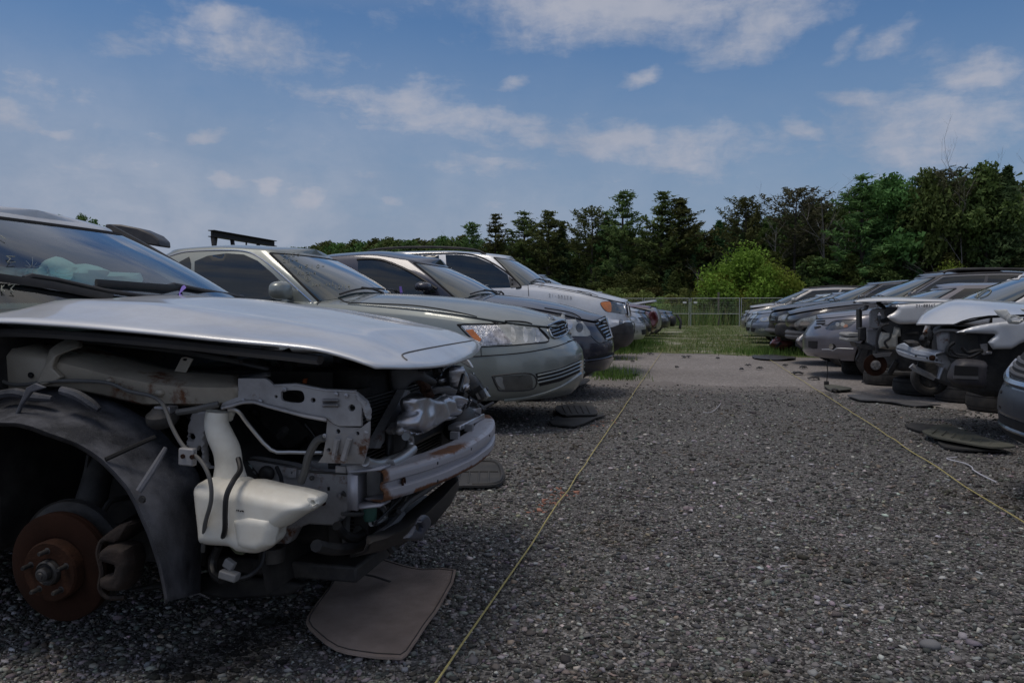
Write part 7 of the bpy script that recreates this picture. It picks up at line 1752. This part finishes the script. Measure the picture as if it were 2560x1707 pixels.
# trees whose outline against the sky can be told apart
for px, py, D, kind, wd, var, lab in [
    (1181, 552, 74, 'pine', 1.2, 0, 'slim pine top left of the row of tall pines, above the white SUV roof'), (1239, 536, 72, 'pine', 1.3, 1, 'windswept pine leaning right above the white SUV'),
    (1311, 528, 72, 'pine', 1.5, 3, 'broad bushy pine standing above the white SUV hood'), (1372, 524, 70, 'pine', 1.35, 2, 'tall pine with upswept branches right of the broad bushy pine'), (1406, 550, 70, 'spruce', 1., 1, 'small pointed spruce between two pines above the white SUV'),
    (1478, 525, 68, 'thin', 1.3, 0, 'thin pine with an open crown left of the tallest pine'), (1519, 528, 68, 'pine', 1., 3, 'smaller pine tucked left of the tallest middle pine'), (1557, 473, 66, 'pine', 1.2, 0, 'tallest middle pine with clear layered branches against the sky'),
    (1656, 482, 64, 'pine', 1.55, 1, 'left tree of the twin tall pines'), (1698, 492, 64, 'pine', 1.5, 2, 'right tree of the twin tall pines'), (1859, 500, 60, 'thin', 1.15, 0, 'umbrella shaped pine with long bare trunk above the aisle bush'),
    (1990, 474, 58, 'thin', 1.2, 1, 'brownish sparse pine above the far minivan'), (2060, 440, 57, 'dead', 1., 0, 'tall bare tree with pale twigs reaching above the canopy'), (2150, 438, 55, 'pine', 1.4, 3, 'ragged pine at the left shoulder of the high canopy'),
    (2224, 430, 55, 'leafy', .95, 0, 'rounded leafy crown beside the ragged pine on the right'), (2312, 415, 54, 'leafy', .7, 1, 'narrow leafy crown rising above the right canopy'), (2355, 428, 54, 'thin', 1., 1, 'reddish brown dying pine in the right canopy'),
    (2405, 383, 53, 'dead', .5, 1, 'highest bare tree top on the right'), (2455, 400, 53, 'leafy', .85, 2, 'open leafy crown left of the pointed right spruce'), (2512, 412, 52, 'spruce', 1., 2, 'pointed dark spruce against the sky at the right edge'), (2548, 400, 52, 'dead', .6, 2, 'slim bare tree at the far right edge'),
    (2110, 468, 56, 'dead', .8, 3, 'bare grey tree with forked trunk in the middle of the right forest'), (1945, 520, 58, 'dead', .7, 1, 'bare twiggy tree left of the brownish pine')]:
    x, y = ground_at(px, D); plant(kind, (x, y), top_h(py, D), lab, wd, var)
TOP = [(700, 622), (740, 612), (800, 602), (880, 600), (960, 590), (1020, 588), (1080, 594), (1130, 585), (1200, 590), (1300, 590), (1420, 582), (1520, 570), (1600, 560), (1740, 560), (1800, 538), (1870, 530), (1930, 520), (2000, 505), (2080, 488), (2150, 455), (2230, 440), (2320, 432), (2420, 425), (2560, 432), (2700, 430)]
def topy(px): return float(np.interp(px, [t[0] for t in TOP], [t[1] for t in TOP]))
def Dof(px): return float(np.interp(px, [600, 760, 1000, 1200, 1500, 1800, 2560], [150, 125, 92, 74, 66, 58, 52]))
for px in range(706, 1140, 17):                      # far leafy wood on the left
    D = Dof(px) + rt_.uniform(-6, 6); x, y = ground_at(px + rt_.uniform(-6, 6), D); plant('leafy', (x, y), top_h(topy(px) + rt_.uniform(-2, 10), D), 'dark green leafy tree in the distant wood on the left', wd=rt_.uniform(1., 1.35))
for px, py in ((155, 536), (208, 532), (240, 545)): x, y = ground_at(px, 115); plant('leafy', (x, y), top_h(py, 115), 'distant tree top showing above the silver roof', wd=.55)
for row in range(4):
    px = 1130 + row * 9
    while px < 2680:
        D = Dof(px) + row * 3.2 + rt_.uniform(-1.5, 1.5)
        kind = rt_.choices(['leafy', 'spruce', 'cedar', 'pine', 'thin', 'dead'], [4.2, 4, 4, 2.4, .8, 2.6] if row < 2 else [4.5, 3.5, 1.5, 3.5, 1, .4])[0]
        f = {0: rt_.uniform(.35, .62), 1: rt_.uniform(.55, .85), 2: rt_.uniform(.8, .97), 3: rt_.uniform(.86, 1.)}[row]
        h = top_h(topy(px), D) * f
        x, y = ground_at(px, D); plant(kind, (x, y), h, wd=rt_.uniform(.85, 1.25) * (1.25 if row == 0 else 1.05))
        px += rt_.uniform(20, 42) * (1 if row else .85) * .95
# bright bushes and shrubs
x, y = ground_at(1868, 50.5); plant('bush', (x, y), 5.0, 'large bright green bush behind the fence at the end of the aisle', 1., 0)
x, y = ground_at(1812, 51); plant('bush', (x, y), 3.4, 'bright green bush merging with the large one on its left', 1., 1)
x, y = ground_at(1925, 50); plant('bush', (x, y), 3.9, 'bright green bush merging with the large one on its right', .9, 0)
x, y = ground_at(1948, 51); plant('bush', (x, y), 2.3, 'small bright bush right of the large one', .8, 1)
x, y = ground_at(2375, 46); plant('bush', (x, y), 3.6, 'bright yellow green bush top above the dark crossover roof, left one', .75, 0)
x, y = ground_at(2440, 46.5); plant('bush', (x, y), 3.3, 'bright yellow green bush top above the dark crossover roof, right one', .7, 1)
for k in range(34):
    px = 1330 + rt_.uniform(0, 480); D = rt_.uniform(50, 58); x, y = ground_at(px, D); plant('scrub', (x, y), rt_.uniform(1.4, 2.6), wd=rt_.uniform(.8, 1.3))
for k in range(10):
    px = 1980 + rt_.uniform(0, 500); D = rt_.uniform(47, 50); x, y = ground_at(px, D); plant('scrub', (x, y), rt_.uniform(1.2, 2.), wd=rt_.uniform(.8, 1.3))
for k in range(46):
    px = 1290 + k * 29; D = Dof(px) - rt_.uniform(2, 9); x, y = ground_at(px, D); plant('shrub', (x, y), rt_.uniform(1.3, 2.8), wd=rt_.uniform(.9, 1.6))
# ------------------------------------------------------------------ sky and light
SUN_DIR = Vector((-.26, -.19, .95)).normalized()
w = bpy.data.worlds.new('World'); SC.world = w; w.use_nodes = True
nt = w.node_tree; N = nt.nodes; Lk = nt.links
STR = .075
bg = N['Background']; bg.inputs[1].default_value = STR
sky = N.new('ShaderNodeTexSky'); sky.sky_type = 'NISHITA'; sky.sun_disc = False
sky.sun_elevation = math.asin(SUN_DIR.z); sky.sun_rotation = math.atan2(SUN_DIR.x, SUN_DIR.y)
sky.air_density = 1.3; sky.dust_density = .3; sky.ozone_density = 3.
def M1(op, a, b=None, clamp=False):
    n = N.new('ShaderNodeMath'); n.operation = op; n.use_clamp = clamp
    for s, v in zip(n.inputs, (a, b)):
        if v is None: continue
        if hasattr(v, 'node'): Lk.new(v, s)
        else: s.default_value = v
    return n.outputs[0]
def MR(v, a, b, c=0., d=1., kind='SMOOTHSTEP'):
    n = N.new('ShaderNodeMapRange'); n.interpolation_type = kind; Lk.new(v, n.inputs[0])
    for i, q in enumerate((a, b, c, d)): n.inputs[i + 1].default_value = q
    return n.outputs[0]
tc = N.new('ShaderNodeTexCoord'); sx = N.new('ShaderNodeSeparateXYZ'); Lk.new(tc.outputs['Generated'], sx.inputs[0])
X, Y, Z = sx.outputs
az = M1('ARCTAN2', X, Y); el = M1('ARCSINE', Z)
cmb = N.new('ShaderNodeCombineXYZ'); Lk.new(az, cmb.inputs[0]); Lk.new(el, cmb.inputs[1])
def NZ(vec, scale, det, rgh=.6, lac=2.):
    n = N.new('ShaderNodeTexNoise'); n.inputs['Scale'].default_value = scale; n.inputs['Detail'].default_value = det; n.inputs['Roughness'].default_value = rgh; Lk.new(vec, n.inputs[0]); return n
mpn = N.new('ShaderNodeMapping'); mpn.inputs['Scale'].default_value = (1, 2.1, 1); mpn.inputs['Rotation'].default_value = (0, 0, .22); Lk.new(cmb.outputs[0], mpn.inputs[0])
nd = NZ(mpn.outputs[0], 5., 5); sub = N.new('ShaderNodeVectorMath'); sub.operation = 'SUBTRACT'; Lk.new(nd.outputs['Color'], sub.inputs[0]); sub.inputs[1].default_value = (.5, .5, .5)
scl = N.new('ShaderNodeVectorMath'); scl.operation = 'SCALE'; Lk.new(sub.outputs[0], scl.inputs[0]); scl.inputs[3].default_value = .07
wp = N.new('ShaderNodeVectorMath'); wp.operation = 'ADD'; Lk.new(cmb.outputs[0], wp.inputs[0]); Lk.new(scl.outputs[0], wp.inputs[1])
fb = NZ(mpn.outputs[0], 9., 10, .62).outputs[0]
fb2 = NZ(wp.outputs[0], 34., 8, .62).outputs[0]
BL = [(1480, 10, 430, 75, 0, .95), (1750, 50, 150, 55, 15, .9), (1250, 0, 250, 40, 0, .7), (620, 118, 180, 52, -8, .75), (500, 45, 75, 26, 5, .85), (290, 105, 90, 28, 12, .6), (790, 215, 230, 36, -13, .7), (1010, 255, 170, 58, -16, .85),
      (1210, 300, 200, 52, -12, .75), (1400, 320, 170, 55, -8, .85), (1560, 355, 160, 60, -6, .85), (1120, 385, 230, 50, -4, .65), (1640, 330, 90, 60, 0, .6), (2140, 290, 250, 95, 0, .75), (2240, 165, 85, 44, 0, .95), (1975, 217, 95, 22, 0, .85), (1850, 305, 60, 22, -12, .75),
      (2060, 335, 170, 40, 0, .7), (15, 270, 70, 40, -20, 1.), (100, 225, 210, 45, -10, .6), (345, 303, 65, 20, -5, .85), (478, 298, 62, 22, 12, .95), (215, 287, 40, 16, 0, .7), (520, 407, 50, 24, -15, 1.), (612, 424, 42, 22, -10, .95), (690, 455, 75, 22, 0, .8), (893, 461, 45, 14, 0, .9),
      (1182, 190, 45, 20, 20, .8), (1480, 172, 50, 20, 25, .85), (1945, 100, 45, 20, 40, .6), (2045, 90, 60, 18, 15, .6), (280, 480, 75, 12, 0, .8), (335, 432, 30, 10, 0, .7), (1700, 100, 45, 20, 30, .7), (130, 300, 60, 16, 0, .7), (2330, 280, 60, 60, 0, .6),
      (600, 440, 620, 110, 0, .5), (250, 380, 380, 110, 0, .5), (1050, 450, 420, 90, 0, .45), (1850, 350, 300, 60, 0, .45), (2350, 360, 200, 60, 0, .5), (700, 330, 300, 60, -10, .4), (1350, 410, 300, 50, 0, .4), (700, 180, 420, 75, -16, .5), (1080, 275, 440, 75, -14, .55), (1480, 345, 320, 75, -8, .5), (350, 350, 420, 80, -6, .4)]
tot = None
def azel(x, y):
    d = ray(x, y).normalized(); return math.atan2(d.x, d.y), math.asin(d.z)
for cx, cy, rx, ry, rot, st in BL:
    x, y = cx * 1.0884, cy * 1.0884; a, e = azel(x, y)
    mp = N.new('ShaderNodeMapping'); mp.vector_type = 'TEXTURE'; mp.inputs['Location'].default_value = (a, e, 0); mp.inputs['Rotation'].default_value = (0, 0, math.radians(rot)); k = 1.0884 / FP * 1.75
    mp.inputs['Scale'].default_value = (rx * k, ry * k, 1); Lk.new(wp.outputs[0], mp.inputs[0])
    ln = N.new('ShaderNodeVectorMath'); ln.operation = 'LENGTH'; Lk.new(mp.outputs[0], ln.inputs[0])
    v = MR(ln.outputs['Value'], 0., 1., st, 0.)
    tot = v if tot is None else M1('MAXIMUM', tot, v)
mcs = N.new('ShaderNodeMapping'); mcs.inputs['Scale'].default_value = (2.6, 11, 1); mcs.inputs['Rotation'].default_value = (0, 0, .2); Lk.new(wp.outputs[0], mcs.inputs[0])
cir = NZ(mcs.outputs[0], 3., 9, .62).outputs[0]
detail0 = M1('ADD', M1('MULTIPLY', M1('SUBTRACT', fb, .5), 1.25), M1('MULTIPLY', M1('SUBTRACT', fb2, .5), .75))
detail = M1('ADD', detail0, M1('MULTIPLY', M1('SUBTRACT', cir, .5), 1.1))
mask = MR(M1('ADD', tot, detail), .05, 1.12)
# thin veil low in the sky, thicker to the left, and unseen cloud added elsewhere for reflections and diffuse light
veil = M1('MULTIPLY', MR(el, .02, .38, 1., 0.), MR(az, -.9, .35, 1., .3))
veil = M1('MULTIPLY', veil, MR(M1('ADD', fb, M1('MULTIPLY', az, -.12)), .25, .6, .55, 1.))
pl_ = N.new('ShaderNodeVectorMath'); pl_.operation = 'DIVIDE'; Lk.new(tc.outputs['Generated'], pl_.inputs[0])
zz = M1('ADD', M1('MAXIMUM', Z, 0.), .15); cz = N.new('ShaderNodeCombineXYZ'); [Lk.new(zz, s) for s in cz.inputs]; Lk.new(cz.outputs[0], pl_.inputs[1])
gen = MR(NZ(pl_.outputs[0], 1.3, 9, .6).outputs[0], .34, .56)
away = M1('MAXIMUM', MR(el, .33, .46), MR(M1('ABSOLUTE', M1('ADD', az, .22)), .72, .95))
gen = M1('MULTIPLY', gen, M1('MULTIPLY', away, .95))
allm = M1('MAXIMUM', M1('MAXIMUM', M1('MULTIPLY', mask, .92), gen), M1('MULTIPLY', veil, .88))
shade = MR(M1('ADD', NZ(wp.outputs[0], 7., 6).outputs[0], M1('MULTIPLY', mask, .15)), .35, .75)
def MIXC(f, a, b):
    n = N.new('ShaderNodeMix'); n.data_type = 'RGBA'
    if hasattr(f, 'node'): Lk.new(f, n.inputs[0])
    else: n.inputs[0].default_value = f
    for s, v in ((n.inputs[6], a), (n.inputs[7], b)):
        if hasattr(v, 'node'): Lk.new(v, s)
        else: s.default_value = (*v, 1)
    return n.outputs[2]
CLO = 6.6
cc_ = MIXC(shade, tuple(CLO * q for q in (.60, .70, .92)), tuple(CLO * q for q in (.88, .92, 1.08)))
hs = N.new('ShaderNodeMix'); hs.data_type = 'RGBA'; hs.blend_type = 'MULTIPLY'; hs.inputs[0].default_value = 1; Lk.new(sky.outputs[0], hs.inputs[6]); hs.inputs[7].default_value = (.62, .84, 1.09, 1)
low = MIXC(MR(el, .0, .38, .85, 0.), hs.outputs[2], tuple(q for q in (3.0, 4.1, 6.0)))
hi_ = MIXC(MR(el, .5, 1.2), cc_, tuple(9. * q for q in (1.06, .98, .90)))  # unseen overhead cloud made brighter and warmer to fill light on the ground
Lk.new(MIXC(allm, low, hi_), bg.inputs[0])
sl = bpy.data.lights.new('sun', 'SUN'); sl.energy = 1.3; sl.angle = math.radians(20); sl.color = (1, .91, .80)
so = bpy.data.objects.new('sun', sl); COL.objects.link(so); so.rotation_euler = SUN_DIR.to_track_quat('Z', 'Y').to_euler()
vs = SC.view_settings; vs.view_transform = 'Standard'; vs.look = 'None'; vs.exposure = -.1
SC.cycles.use_denoising = True
SC.cycles.denoising_prefilter = 'NONE'; vs.gamma = 1
